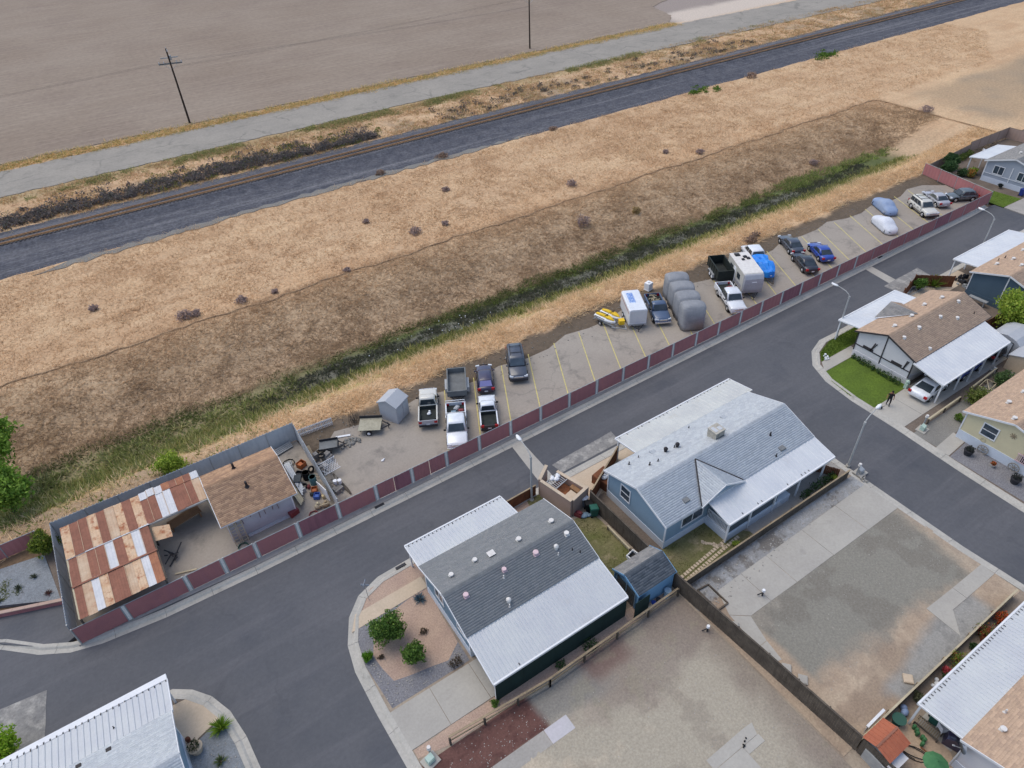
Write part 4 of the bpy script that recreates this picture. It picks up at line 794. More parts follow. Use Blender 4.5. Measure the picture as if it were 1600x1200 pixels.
def red_fence():
    t = thing('privacy_fence', 'long maroon slatted chain link fence on grey posts between street and parked vehicles', 'fence', (0, 39.3, 0))
    xs = [-12.2, -8.9, -4.6, -1.9, .6, 4.0, 7.4]+[7.4+3.38*k for k in range(1, 30)]; xs = [x for x in xs if x < 104]+[105.3]
    Y = lambda x: .0025*x
    r = random.Random(3); pm = MB().cyl((0, 0, -.1), (0, 0, 1.84), .045, n=7).mesh('post'); cache = {}
    for i, x in enumerate(xs):
        wide = x < 78 and 0 < i < len(xs)-1
        for s in ((-.14, .14) if wide else (0,)): put_mesh('post', pm, 'galv', t, (x+s, Y(x), 0))
        if wide:
            q = MB().box(-.12, -.008, .06, .12, .008, 1.74); q.build('link_gap', 'fence_link', t).location = (x, Y(x), 0)
        if i < len(xs)-1:
            x1 = xs[i+1]; g0 = .19 if wide else .05; g1 = .19 if (x1 < 78 and i+1 < len(xs)-1) else .05; w = round(x1-x-g0-g1, 2)
            for k, (a, ww) in enumerate(((0, w),) if i not in (7, 8) else ((0, w/2-.03), (w/2+.03, w/2-.03))):
                if (round(ww, 2)) not in cache: cache[round(ww, 2)] = panel_mesh(round(ww, 2), 1.72)
                m = 'fence_red_faded' if (i in (7,) and k == 1) or i in (5, 22, 31) else 'fence_red'
                put_mesh('fence_panel', cache[round(ww, 2)], m, t, (x+g0+a, Y(x), r.uniform(-.02, .02)), math.atan2(Y(x1)-Y(x), x1-x))
            q = MB().cyl((x, Y(x), 1.79), (x1, Y(x1), 1.79), .025, n=6); q.build('top_rail', 'galv', t)
    # far end, turning away from the street
    a, b = Vector((105.3, .27, 0)), Vector((107.7, 11.6, 0)); n = 4; d = (b-a)/n; ang = math.atan2(d.y, d.x)
    me = panel_mesh(round(d.length-.1, 2), 1.72)
    for k in range(n):
        p = a+d*k; put_mesh('fence_panel', me, 'fence_red', t, (p.x+.05*d.x/d.length, p.y+.05*d.y/d.length, 0), ang); put_mesh('post', pm, 'galv', t, (p.x+d.x, p.y+d.y, 0))
        q = MB().cyl(p+Vector((0, 0, 1.79)), p+d+Vector((0, 0, 1.79)), .025, n=6); q.build('top_rail', 'galv', t)
red_fence()
def slat_fence(name, label, pts, h, m, post_m='galv', n=None, crest=True, step=2.6, cat='fence', group=None, rail=False):
    """sheet-like slatted fence panels between posts, with the zigzag wire ends along the top"""
    t = thing(name, label, cat, (pts[0][0], pts[0][1], 0), 0, group); o = Vector((pts[0][0], pts[0][1], 0))
    for p, q in zip(pts, pts[1:]):
        a, b = Vector((p[0], p[1], 0))-o, Vector((q[0], q[1], 0))-o; k = max(1, round((b-a).length/step)); d = (b-a)/k; ang = math.atan2(d.y, d.x); me = panel_mesh(d.length-.08, h, 12)
        for i in range(k):
            s = a+d*i; u = d.normalized(); put_mesh('fence_panel', me, m, t, s+u*.04, ang)
            MB().cyl(s+Vector((0, 0, -.1)), s+Vector((0, 0, h+.05)), .045, n=7).build('post', post_m, t)
            MB().cyl(s+Vector((0, 0, h+.01)), s+d+Vector((0, 0, h+.01)), .028, n=6).build('top_rail', post_m, t)
            if crest:
                c = MB(); nn = int(d.length/.27); w = u.cross(Vector((0, 0, 1)))
                for j in range(nn): e = s+u*(.05+j*.27); c.add([e+Vector((0, 0, h))-w*.03, e+u*.09+Vector((0, 0, h+.15)), e+u*.17+Vector((0, 0, h))+w*.03, e+u*.08+Vector((0, 0, h))], [(0, 1, 3), (3, 1, 2)])
                c.build('wire_ends', 'paper_white', t, kind='stuff', fix=False)
        MB().cyl(b+Vector((0, 0, -.1)), b+Vector((0, 0, h+.05)), .045, n=7).build('post', post_m, t)
    return t
slat_fence('slatted_fence', 'tall grey slatted fence closing the back and left side of the storage yard', [(-12.3, 39.5), (-12.25, 50.35), (7.7, 50.45)], 2.15, 'fence_grey')
slat_fence('slatted_fence', 'grey slatted fence with white zigzag top dividing the storage yard from the parked vehicles', [(7.75, 50.3), (7.6, 39.6)], 2.0, 'fence_grey')
slat_fence('slatted_fence', 'short maroon fence behind the bluish gravel at the left edge', [(-26, 50.9), (-13.6, 51.0)], 1.5, 'fence_red', crest=False)
def plank_fence(name, label, pts, h, m, cap=None, pw=.14, step=2.4, posts=True, group=None, gap=.008, seed=1):
    t = thing(name, label, 'fence', (pts[0][0], pts[0][1], 0), 0, group); o = Vector((pts[0][0], pts[0][1], 0)); r = random.Random(seed)
    for p, q in zip(pts, pts[1:]):
        a, b = Vector((p[0], p[1], 0))-o, Vector((q[0], q[1], 0))-o; L = (b-a).length; u = (b-a)/L; w = u.cross(Vector((0, 0, 1))); k = max(1, round(L/step))
        for i in range(k):
            s0, s1 = L*i/k, L*(i+1)/k; c = MB(); n = max(1, int((s1-s0)/pw))
            for j in range(n):
                e = a+u*(s0+(s1-s0)*j/n); f = a+u*(s0+(s1-s0)*(j+1)/n-gap); hh = h+r.uniform(-.03, .02); z = Vector((0, 0, hh)); v = w*r.uniform(.008, .016)
                c.hexa([e-v, f-v, f+v, e+v, e-v+z, f-v+z, f+v+z, e+v+z])
            c.build('planks', m, t, kind='stuff', fix=False)
            c = MB()
            for zz in (.3, h-.3): c.bar(a+u*s0-w*.05+Vector((0, 0, zz)), a+u*s1-w*.05+Vector((0, 0, zz)), .05, .09)
            c.build('rail', m, t)
            if cap: MB().bar(a+u*s0+Vector((0, 0, h+.02)), a+u*s1+Vector((0, 0, h+.02)), .12, .04).build('cap_rail', cap, t)
            if posts: e = a+u*s0-w*.09; MB().box(e.x-.045, e.y-.045, -.1, e.x+.045, e.y+.045, h+.02).build('post', m, t)
    return t
plank_fence('board_fence', 'long dark weathered board fence separating the two bare lots', [(24.95, 28.6), (25.05, 24.0), (25.1, 18.3), (25.6, 11), (26.0, 4.4)], 1.75, 'wood_dark', cap='wood_dark', seed=2)
plank_fence('board_fence', 'dark board fence at the bottom edge running on past the rust red shed', [(26.0, 4.3), (26.35, -3)], 1.7, 'wood_dark', seed=12)
plank_fence('board_fence', 'rusty orange brown board fence on a slant beside the light blue house', [(25.2, 28.7), (30.3, 31.4)], 1.6, 'wood_rust', cap='wood_tan', seed=3)
plank_fence('board_fence', 'low brown board fence between the light blue house and the wide concrete drive', [(25.3, 18.4), (44.6, 18.42)], .95, 'wood_dark', cap='wood_tan', seed=4)
plank_fence('board_fence', 'short brown board fence under the street end of the light blue porch roof', [(42.6, 21.3), (44.0, 18.9)], 1.0, 'wood_rust', seed=5)
plank_fence('board_fence', 'short orange brown board fence beside the lamp post and the white awning', [(18.6, 32.0), (22.0, 32.1)], 1.2, 'wood_rust', cap='wood_tan', seed=6)
plank_fence('board_fence', 'brown board fence between the white house and the dark blue house', [(73.4, 32.0), (77.0, 33.0), (80.3, 30.2)], 1.5, 'wood_rust', seed=7)
plank_fence('board_fence', 'brown fence behind the white house yard by the bright green tree', [(73.2, 23.3), (78.8, 23.0), (79, 20)], 1.6, 'wood_rust', seed=8)
plank_fence('board_fence', 'long low pale wall fence edging the flower bed', [(26.3, 4.5), (44.2, 4.62)], .9, 'wood_tan', cap='wood_pale', seed=9, step=3)
slat_fence('solid_wall', 'tall pinkish brown wall behind the grey house at the far corner', [(121, 51.4), (132, 51.2), (132, 47.6)], 1.8, 'wall_tan', post_m='wood_tan', crest=False, step=3, cat='wall')
slat_fence('solid_wall', 'brown wall running along the back of the grey house garden', [(108.4, 50.6), (121, 51.3)], 1.5, 'wall_tan', post_m='wood_tan', crest=False, step=3, cat='wall')
def rail_fence(label, pts, h=.9, m='wood_tan', pm='wood_dark'):
    t = thing('rail_fence', label, 'fence', (pts[0][0], pts[0][1], 0)); o = Vector((pts[0][0], pts[0][1], 0))
    for p, q in zip(pts, pts[1:]):
        a, b = Vector((*p, 0))-o, Vector((*q, 0))-o; k = max(1, round((b-a).length/2.7)); d = (b-a)/k
        for i in range(k+1): e = a+d*i; MB().box(e.x-.06, e.y-.06, -.1, e.x+.06, e.y+.06, h).build('post', pm, t)
        for i in range(k):
            for z, w in ((h+.02, .14), (h*.45, .05)): MB().bar(a+d*i+Vector((0, .07, z)), a+d*(i+1)+Vector((0, .07, z)), w, .05 if w > .1 else .13).build('rail', m, t)
    return t
rail_fence('weathered post and rail fence running below the carport with green screens', [(6.0, 18.5), (13.2, 18.0), (24.8, 18.2)])
rail_fence('low wooden rail beside the drive of the white house carport', [(56.2, 18.4), (61.5, 18.45)], .55, 'wood_pale')
rail_fence('low wooden rail near the leafy bush behind the yellow house', [(63.6, 18.6), (68.5, 18.8)], .55, 'wood_pale')
rail_fence('low pale rail dividing two yards at the back of the blue house lawn', [(24.6, 25.8), (24.55, 23.1)], .4, 'wood_pale')
# low red wall at the left
def low_wall():
    t = thing('low_wall', 'low dark red block wall between bluish gravel and asphalt', 'wall', (-12.7, 43.65, 0)); a, b = Vector((0, 0, 0)), Vector((-14, 5.1, 0)); n = 34; d = (b-a)/n; u = d.normalized()
    for i in range(n):
        for j in range(2): MB().bar(a+d*i+u*.008+Vector((0, 0, .12+.2*j)), a+d*(i+1)-u*.008+Vector((0, 0, .12+.2*j)), .22, .19).build('block', 'fence_red', t)
    for i in range(n//2): MB().bar(a+d*2*i+u*.006+Vector((0, 0, .45)), a+d*2*(i+1)-u*.006+Vector((0, 0, .45)), .28, .07).build('coping', 'wall_tan', t)
low_wall()
q = MB().tube([(x, 76.4+.22*math.sin(x*.35)+.16*math.sin(x*1.3)+.1*math.sin(x*2.9), float(land_height(np.array(x*1.), np.array(76.4)))+.08) for x in np.arange(-30, 133.5, 1.2)]+[(133.6, 76.2-k*1.6, .1) for k in range(1, 15)], .085, 6)
mat('wattle', G_(182, 152, 120), G_(140, 114, 90), .7, .95, 5, .2); obj1('straw_wattle', 'brown straw erosion roll lying along the top edge of the drainage basin', 'erosion roll', q, 'wattle')

# ------------------------------------------------------------------ storage yard
mat('rust_dark', G_(144, 98, 80), G_(130, 88, 72), 1.1, .9, 5, .10, streak=(G_(150, 98, 76), (4, .5, 1), .55, .6)); mat('rust_mid', G_(164, 112, 84), G_(146, 98, 76), 1.3, .9, 5, .10, stain=(G_(186, 130, 92), 1.2, .58, .6))
mat('rust_patchy', G_(206, 178, 148), G_(196, 160, 126), 1.2, .85, 6, .08, stain=(G_(150, 84, 52), 1.6, .5, .95)); mat('tin_white', G_(206, 204, 204), G_(192, 192, 194), .8, .6, 6, .05, stain=(G_(168, 160, 150), .9, .6, .6)); mat('tin_tan', G_(196, 172, 146), G_(182, 150, 122), .9, .8, 6, .07, stain=(G_(164, 104, 74), 1.1, .56, .7))
def tin_sheet(w, L, za, zb):
    b = MB(); n = 3; V = []
    for i in range(2*n+1): x = w*i/(2*n); h = .016 if i % 2 else 0; V += [(x, 0, za+h), (x, L, zb+h), (x, 0, za+h-.012), (x, L, zb+h-.012)]
    F = []
    for i in range(2*n): a = 4*i; c = a+4; F += [(a, c, c+1, a+1), (a+2, a+3, c+3, c+2), (a, a+2, c+2, c), (a+1, c+1, c+3, a+3)]
    F += [(0, 1, 3, 2), (8*n, 8*n+2, 8*n+3, 8*n+1)]
    return b.add(V, F).mesh('roof_sheet')
def rust_shelter():
    t = thing('metal_shelter', 'open shelter roofed with rusty and white corrugated metal sheets', 'shelter', (-11.5, 39.2, 0)); r = random.Random(4)
    K = {'d': 'rust_dark', 'm': 'rust_mid', 'p': 'rust_patchy', 'w': 'tin_white', 't': 'tin_tan'}
    def row(x, y, L, za, zb, code, w=.64):
        me = tin_sheet(w+.02, L, za, zb)
        for k in range(len(code)-1):
            if r.random() < .6: q = MB(); q.bar((x+(k+1)*w, y+.03, za+.05), (x+(k+1)*w, y+L-.03, zb+.05), .03, .015); q.build('seam', 'tin_tan', t)
        for i, c in enumerate(code): put_mesh('roof_sheet', me, K[c], t, (x+i*w+r.uniform(-.01, .01), y+r.uniform(-.05, .05), .018*(i % 2)+r.uniform(0, .01)))
    row(.0, 6.0, 3.45, 2.58, 2.74, 'pddpdtpdp'); row(5.76, 6.0, 2.9, 2.58, 2.71, 'ddwwdddt', .575)
    row(5.8, 8.75, .85, 2.74, 2.78, 'wwwmdmdw', .575)
    row(.05, 3.15, 3.0, 2.42, 2.52, 'dtddwdpwd', .635); row(.1, .1, 3.15, 2.28, 2.42, 'dtwpddtpwm', .565)
    for a, b in (((0, 6.02, 2.56), (5.9, 6.02, 2.58)), ((.02, 3.12, 2.50), (5.85, 3.12, 2.50))): MB().bar(a, b, .16, .03).build('flashing', 'tin_white' if a[1] > 5 else 'rust_dark', t)
    MB().bar((.05, 9.4, 2.66), (.05, .2, 2.2), .12, .1).build('edge_beam', 'tin_white' if 0 else 'wood_pale', t); MB().bar((5.85, 6.0, 2.48), (10.4, 6.0, 2.48), .1, .16).build('edge_beam', 'galv', t); MB().bar((10.38, 5.9, 2.5), (10.38, 9.4, 2.62), .12, .12).build('edge_beam', 'galv', t); MB().bar((5.85, .2, 2.22), (5.85, 6.0, 2.4), .1, .12).build('edge_beam', 'wood_dark', t)
    for x, y in ((.1, .2), (5.75, .2), (.1, 6.0), (5.75, 6.0), (10.3, 6.0), (.1, 9.3), (5.5, 9.3), (10.3, 9.3)): MB().box(x-.06, y-.06, 0, x+.06, y+.06, 2.2 if y < 5 else 2.5).build('post', 'wood_pale' if x > 10 else 'wood_dark', t)
    q = MB().add([(5.75, 5.9, 2.3), (7.15, 5.5, 2.15), (7.1, 4.3, 1.95), (5.75, 4.5, 2.05), (5.75, 5.9, 2.27), (7.15, 5.5, 2.12), (7.1, 4.3, 1.92), (5.75, 4.5, 2.02)], [(0, 1, 2, 3), (7, 6, 5, 4), (0, 4, 5, 1), (1, 5, 6, 2), (2, 6, 7, 3), (3, 7, 4, 0)])
    q.build('loose_sheet', 'rust_patchy', t, label='pale rust streaked sheet propped at the side')
rust_shelter()
mat('plywood', G_(150, 116, 84), G_(132, 100, 72), 1, .9, 6, .1)
q = MB(); q.bar((0, 0, .5), (2.6, .2, .62), 1.0, .05); q.box(.1, -.4, 0, .2, .4, .5); q.box(2.4, -.3, 0, 2.5, .5, .55); obj1('work_table', 'brown plywood work table under the rusty shelter roof', 'table', q, 'plywood', (-4.6, 46.2, .03), .1)
q = MB(); q.bar((0, 0, .1), (0, .3, 1.9), 1.1, .05); q.bar((.5, 0, .1), (.5, .45, 1.7), .9, .04); obj1('plywood_sheets', 'plywood sheets leaning in the shade of the rusty shelter', 'plywood', q, 'plywood', (-3.2, 48.2, .03))
q = MB(); r_ = random.Random(12)
for k in range(9): a = r_.uniform(0, 3); q.bar((r_.uniform(-.5, .5), r_.uniform(-.4, .4), .1+k*.06), (r_.uniform(-.8, .8), r_.uniform(-.8, .8), .1+k*.09), .08, .05)
obj1('scrap_pile', 'tangle of dark scrap bars beside the rusty shelter', 'scrap pile', q, 'steel_dark', (-4.9, 43.2, .03))
q = MB(); q.bar((0, 0, .05), (1.5, -.5, .06), .14, .05); obj1('loose_board', 'pale board lying on the storage yard floor', 'board', q, 'wood_pale', (-5.3, 41.5, .03))
# brown roofed shed
t = house('storage_shed', 'large white storage shed with worn brown shingle roof and two dark roof vents', 'shed', -1.05, 5.05, 41.55, 48.1, 45.75, 2.55, 3.35, 'wall_shed', 'shingle_worn', skirt=None, ov=.45, skirt_h=0, seed=91, group=None)
vents(t, (41.55, 48.1, 45.75, 2.55, 3.35), [(1.6, 46.9, 'pipe', 'vent_dark', 2.0), (1.9, 44.1, 'pipe', 'vent_dark', 2.0)])
cx, cy = t['_c']; q = MB(); r_ = random.Random(4)
for k in range(13): x = -.6+k*.36; q.bar((x-cx, 41.95-cy, 2.36), (x+r_.uniform(-.1, .1)-cx, 41.93-cy, 2.3-r_.uniform(.15, 1.0)), .05, .02)
q.build('hanging_hook', 'rust', t, kind='stuff')
def yard_bits():
    q = MB()
    for k in range(6): q.bar((0, k*.13, .06+.05*(k % 2)), (3.5, k*.13+.05, .06+.05*(k % 2)), .12, .09)
    obj1('gutter_bundle', 'long white metal gutters stacked along the storage shed wall', 'gutters', q, 'awning_white', (.55, 41.75, .03), .02)
    for i, (x, y, L, an, lab) in enumerate(((5.55, 47.5, 4.4, -1.55, 'long white and blue siding strips stacked beside the brown storage shed'), (5.0, 44.3, 2.2, -1.5, 'short white siding strips leaning at the corner of the brown storage shed'))):
        q = MB()
        for k in range(4): q.bar((0, k*.12, .5+.06*(k % 2)), (L*(1-.07*k), k*.12, .5-.05*k), .11, .05)
        q.box(.2, -.05, 0, .3, .5, .45); q.box(L-.8, -.05, 0, L-.7, .5, .4)
        obj1('siding_strips', lab, 'siding', q, 'awning_white' if i == 0 else 'wood_pale', (x, y, .03), an)
    for i, (x, lab) in enumerate(((-.55, 'wooden ladder leaning on the storage shed wall, leftmost one'), (.0, 'wooden ladder leaning on the storage shed wall beside the green hose'))):
        q = MB(); q.bar((0, 0, 0), (0, .55, 2.0), .06, .06); q.bar((.42, 0, 0), (.42, .55, 2.0), .06, .06)
        for k in range(6): z = .25+k*.3; q.bar((0, .07+k*.082, z), (.42, .07+k*.082, z), .04, .04)
        obj1('ladder', lab, 'ladder', q, 'wood_pale', (x, 41.4, .03), 0, 'ladders on the storage shed')
    def coil(name, lab, m, loc, R, n, cat='hose'):
        q = MB().tube([((R+.03*math.sin(a*2.3))*math.cos(a*.4), (R+.03*math.cos(a*1.7))*math.sin(a*.4), .04+.008*a/3) for a in range(n*16)], .03, 5); obj1(name, lab, cat, q, m, loc)
    mat('hose_green', G_(48, 84, 72), rough=.6); mat('hose_red', G_(128, 60, 62), rough=.6); mat('plastic_orange', G_(176, 100, 54), G_(150, 84, 48), 2, .6); mat('plastic_teal', G_(90, 130, 134), rough=.6); mat('plastic_blue', G_(64, 96, 170), rough=.6)
    coil('garden_hose', 'coiled dark green hose at the foot of the ladders', 'hose_green', (-.15, 41.0, .03), .38, 3); coil('garden_hose', 'coiled red hose behind the maroon fence', 'hose_red', (5.7, 40.9, .03), .36, 3); coil('garden_hose', 'looped dark hose behind the brown storage shed', 'rubber', (6.0, 47.9, .03), .5, 2)
    q = MB(); q.bar((0, 0, .03), (.9, -1.3, 1.2), .09, .09); obj1('pale_pole', 'pale pole leaning against the maroon fence inside the storage yard', 'pole', q, 'wood_pale', (6.1, 41.6, .03))
    q = MB(); q.box(-.4, -.3, 0, .4, .3, .5); q.box(-.3, .3, .1, .3, .36, 1.0); q.bar((-.3, .3, .9), (-.5, .8, 1.0), .05, .05); obj1('red_cart', 'dark red hand cart beside the end of the gutters', 'cart', q, 'hose_red', (4.35, 42.0, .03), .3)
    def drum(lab, m, loc, r=.29, h=.85): 
        q = MB(); q.cyl((0, 0, 0), (0, 0, h), r, n=12)
        for z in (.0, h*.33, h*.66, h-.04): q.cyl((0, 0, z), (0, 0, z+.04), r+.02, n=12)
        obj1('drum', lab, 'drum', q, m, loc)
    drum('teal plastic drum in the middle of the storage yard junk', 'plastic_teal', (7.0, 44.3, .03)); drum('black drum beside the teal drum in the storage yard', 'black', (6.7, 45.2, .03), .3, .8)
    def crate(lab, m, loc, rz, s=(.5, .4, .4)):
        q = MB(); a, b, h = s; q.box(-a, -b, 0, a, b, .04); q.box(-a, -b, 0, -a+.03, b, h); q.box(a-.03, -b, 0, a, b, h); q.box(-a+.03, -b, 0, a-.03, -b+.03, h); q.box(-a+.03, b-.03, 0, a-.03, b, h); q.box(-a*.7, -b*.6, .04, a*.3, b*.7, h*.8); obj1('crate', lab, 'crate', q, m, loc, rz)
    crate('orange crate near the back of the storage yard', 'plastic_orange', (6.85, 46.9, .03), .4, (.35, .3, .5)); crate('orange crate by the slatted fence near the street', 'plastic_orange', (6.7, 43.3, .03), 1.2, (.3, .25, .4)); crate('blue crate below the orange crate by the slatted fence', 'plastic_blue', (6.65, 42.6, .03), 1.0, (.28, .25, .35)); crate('dark crate of scrap on the storage yard floor', 'steel_dark', (6.2, 45.9, .03), .8, (.4, .3, .3))
    q = MB(); q.bar((0, 0, .1), (.15, -2.3, 1.0), .06, 1.1); q.bar((.12, -.1, .1), (.2, -1.9, .8), .05, .8); obj1('leaning_sheet', 'white sheet leaning on the slatted fence inside the storage yard', 'panel', q, 'trim_white', (7.15, 43.6, .03))
    q = MB(); 
    for k in range(4): q.bar((0, k*.16, .15+.06*k), (2.2, .25+k*.16, .15+.06*k), .14, .06)
    obj1('lumber_stack', 'weathered grey lumber stacked in the back corner of the storage yard', 'lumber', q, 'galv', (4.9, 49.3, .03), .1)
    for i, (x, y, lab) in enumerate(((6.3, 41.4, 'pale stuffed sack behind the fence corner of the storage yard'), (6.9, 41.2, 'brown sack beside the pale sack in the fence corner'))):
        q = MB(); q.ball((0, 0, .25), .33, 9, 6, (1, .8, .75)); q.cyl((0, 0, .42), (.05, 0, .62), .1, .14, 7); obj1('sack', lab, 'sack', q, 'wood_pale' if i == 0 else 'wood_tan', (x, y, .03), smooth=True)
    # concrete blocks and lattice outside the slatted fence
    def stack(lab, m, loc, rz, nx, ny, nz, bs=(.42, .22, .2), seed=1):
        r = random.Random(seed); t = thing('block_stack', lab, 'blocks', loc, rz, 'stacks of grey blocks by the slatted fence')
        me = MB().box(-bs[0]/2+.006, -bs[1]/2+.006, 0, bs[0]/2-.006, bs[1]/2-.006, bs[2]-.006).mesh('block'); me.materials.append(MATS[m])
        for k in range(nz):
            for i in range(nx):
                for j in range(ny):
                    if k == nz-1 and r.random() < .4: continue
                    o = bpy.data.objects.new('block', me); COL.objects.link(o); o.parent = t; o.location = (i*bs[0]+r.uniform(-.03, .03), j*bs[1]+r.uniform(-.02, .02), k*bs[2]); o.rotation_euler = (0, 0, r.uniform(-.06, .06))
    mat('block_grey', G_(140, 136, 132), G_(122, 118, 114), 2, .95, 9, .1)
    stack('tall stack of grey blocks nearest the back trailer', 'block_grey', (8.3, 46.8, .03), .2, 1, 2, 4, seed=1); stack('stack of grey blocks topped with pale bits beside the white lattice', 'block_grey', (9.0, 45.9, .03), .5, 2, 3, 4, seed=2); stack('broad low stack of grey blocks touching the slatted fence', 'block_grey', (8.1, 44.9, .03), .1, 2, 4, 4, seed=3)
    stack('loose stack of grey blocks nearest the street fence', 'block_grey', (8.3, 42.0, .03), .3, 2, 3, 2, seed=4)
    q = MB()
    for k in range(9): q.bar((k*.16, 0, 0), (k*.16+.5, 0, 1.1) if k < 6 else (1.5, 0, (1.5-k*.16)*2.2), .045, .02); q.bar((k*.16+.25, .02, 0), (max(k*.16-.25, 0), .02, 1.1 if k*.16 > .25 else .5), .045, .02)
    q.bar((0, 0, 1.1), (1.55, 0, 1.1), .06, .04); q.bar((0, 0, .02), (1.55, 0, .02), .06, .04)
    o = obj1('lattice_panel', 'white diamond lattice panel lying on the grey blocks', 'lattice', q, 'paper_white', (8.0, 43.9, .75), .15); o.rotation_euler = (-.9, 0, .12)
    q = MB()
    for k in range(5): q.bar((.0, k*.16, .12+.04*k), (.4, -2.3+k*.16, .12), .13, .06)
    obj1('timber_stack', 'long grey timbers laid beside the grey blocks', 'timber', q, 'wood_dark', (8.75, 43.5, .03))
    for i, (x, y) in enumerate(((8.45, 42.75), (8.8, 42.6))):
        q = MB(); q.cyl((0, 0, 0), (0, 0, .38), .14, .17, 12); q.cyl((0, 0, .38), (0, 0, .41), .18, n=12); obj1('bucket', ['white bucket on the blocks, nearer the slatted fence', 'white bucket on the blocks, nearer the open pavement'][i], 'bucket', q, 'paper_white', (x, y, .43))
    q = MB(); q.bar((0, 0, .1), (-.15, -2.4, .25), .5, .06); obj1('leaning_board', 'long grey board leaning along the outside of the slatted fence', 'board', q, 'wood_tan', (8.1, 49.0, .03))
    q = MB(); q.bar((0, 0, .05), (1.25, -.5, .06), .22, .05); obj1('white_plank', 'white plank lying on the dirt between the two trailers', 'plank', q, 'trim_white', (10.8, 48.6, .04))
    q = MB(); r = random.Random(3); 
    for k in range(30): q.ball((max(-.9, min(.9, r.gauss(0, .45))), max(-.5, min(.5, r.gauss(0, .28))), .08), r.uniform(.08, .22), 6, 4, (1, 1, .6))
    obj1('rubble_heap', 'heap of grey brown rubble between the two small trailers', 'rubble', q, 'gravel_grey', (11.6, 47.2, .03))
    q = MB(); q.ball((0, 0, .04), .17, 7, 4, (1, .7, .5)); q.ball((.17, .1, .04), .1, 7, 4, (1, .7, .5)); obj1('paper_scrap', 'crumpled white paper lying on the open pavement', 'paper', q, 'paper_white', (13.1, 43.3, .04))
    # white picket section
    t = thing('picket_fence', 'white picket fence section standing at the edge of the dry grass', 'fence', (7.9, 50.75, .0), -.06)
    for z in (.25, .75): MB().box(0, -.02, z, 3.4, .02, z+.08).build('rail', 'trim_white', t)
    me = MB().box(-.035, -.045, .03, .035, -.02, .95).mesh('picket'); me.materials.append(MATS['trim_white'])
    for k in range(23): o = bpy.data.objects.new('picket', me); COL.objects.link(o); o.parent = t; o.location = (.07+k*.148, 0, 0)
    # dry twigs
    q = MB(); r = random.Random(5)
    for k in range(40): a = r.uniform(0, 6.3); x, y = r.gauss(0, .5), r.gauss(0, .25); q.bar((x, y, 0), (x+.3*math.cos(a), y+.3*math.sin(a), r.uniform(.5, 1.2)), .02, .02)
    obj1('dry_brush', 'leafless dry brush standing behind the flatbed trailer', 'brush', q, 'wood_dark', (13.0, 49.6, 0))
    # small grey shed
    t = thing('garden_shed', 'small pale grey plastic shed with a gabled lid standing at the pavement edge', 'shed', (16.75, 48.2, .03), .52)
    mat('shed_plastic', G_(176, 178, 182), G_(168, 170, 174), .8, .6, 8, .03)
    q = MB(); q.extr([(-.95, -1.0, 0), (-.95, 1.0, 0), (-.95, 1.0, 2.0), (-.95, 0, 2.5), (-.95, -1.0, 2.0)], (1.9, 0, 0)); q.build('wall', 'shed_plastic', t)
    q = MB(); q.extr([(-1.05, -1.12, 1.97), (-1.05, 0, 2.53), (-1.05, 1.12, 1.97), (-1.05, 1.12, 2.05), (-1.05, 0, 2.61), (-1.05, -1.12, 2.05)], (2.1, 0, 0)); q.build('roof', 'shed_plastic', t)
    for x in (-.93, .01): q = MB(); q.box(x, -1.04, .08, x+.92, -1.0, 1.85); q.box(x+.08, -1.06, .2, x+.84, -1.04, 1.7); q.build('door', 'shed_plastic', t)
yard_bits()
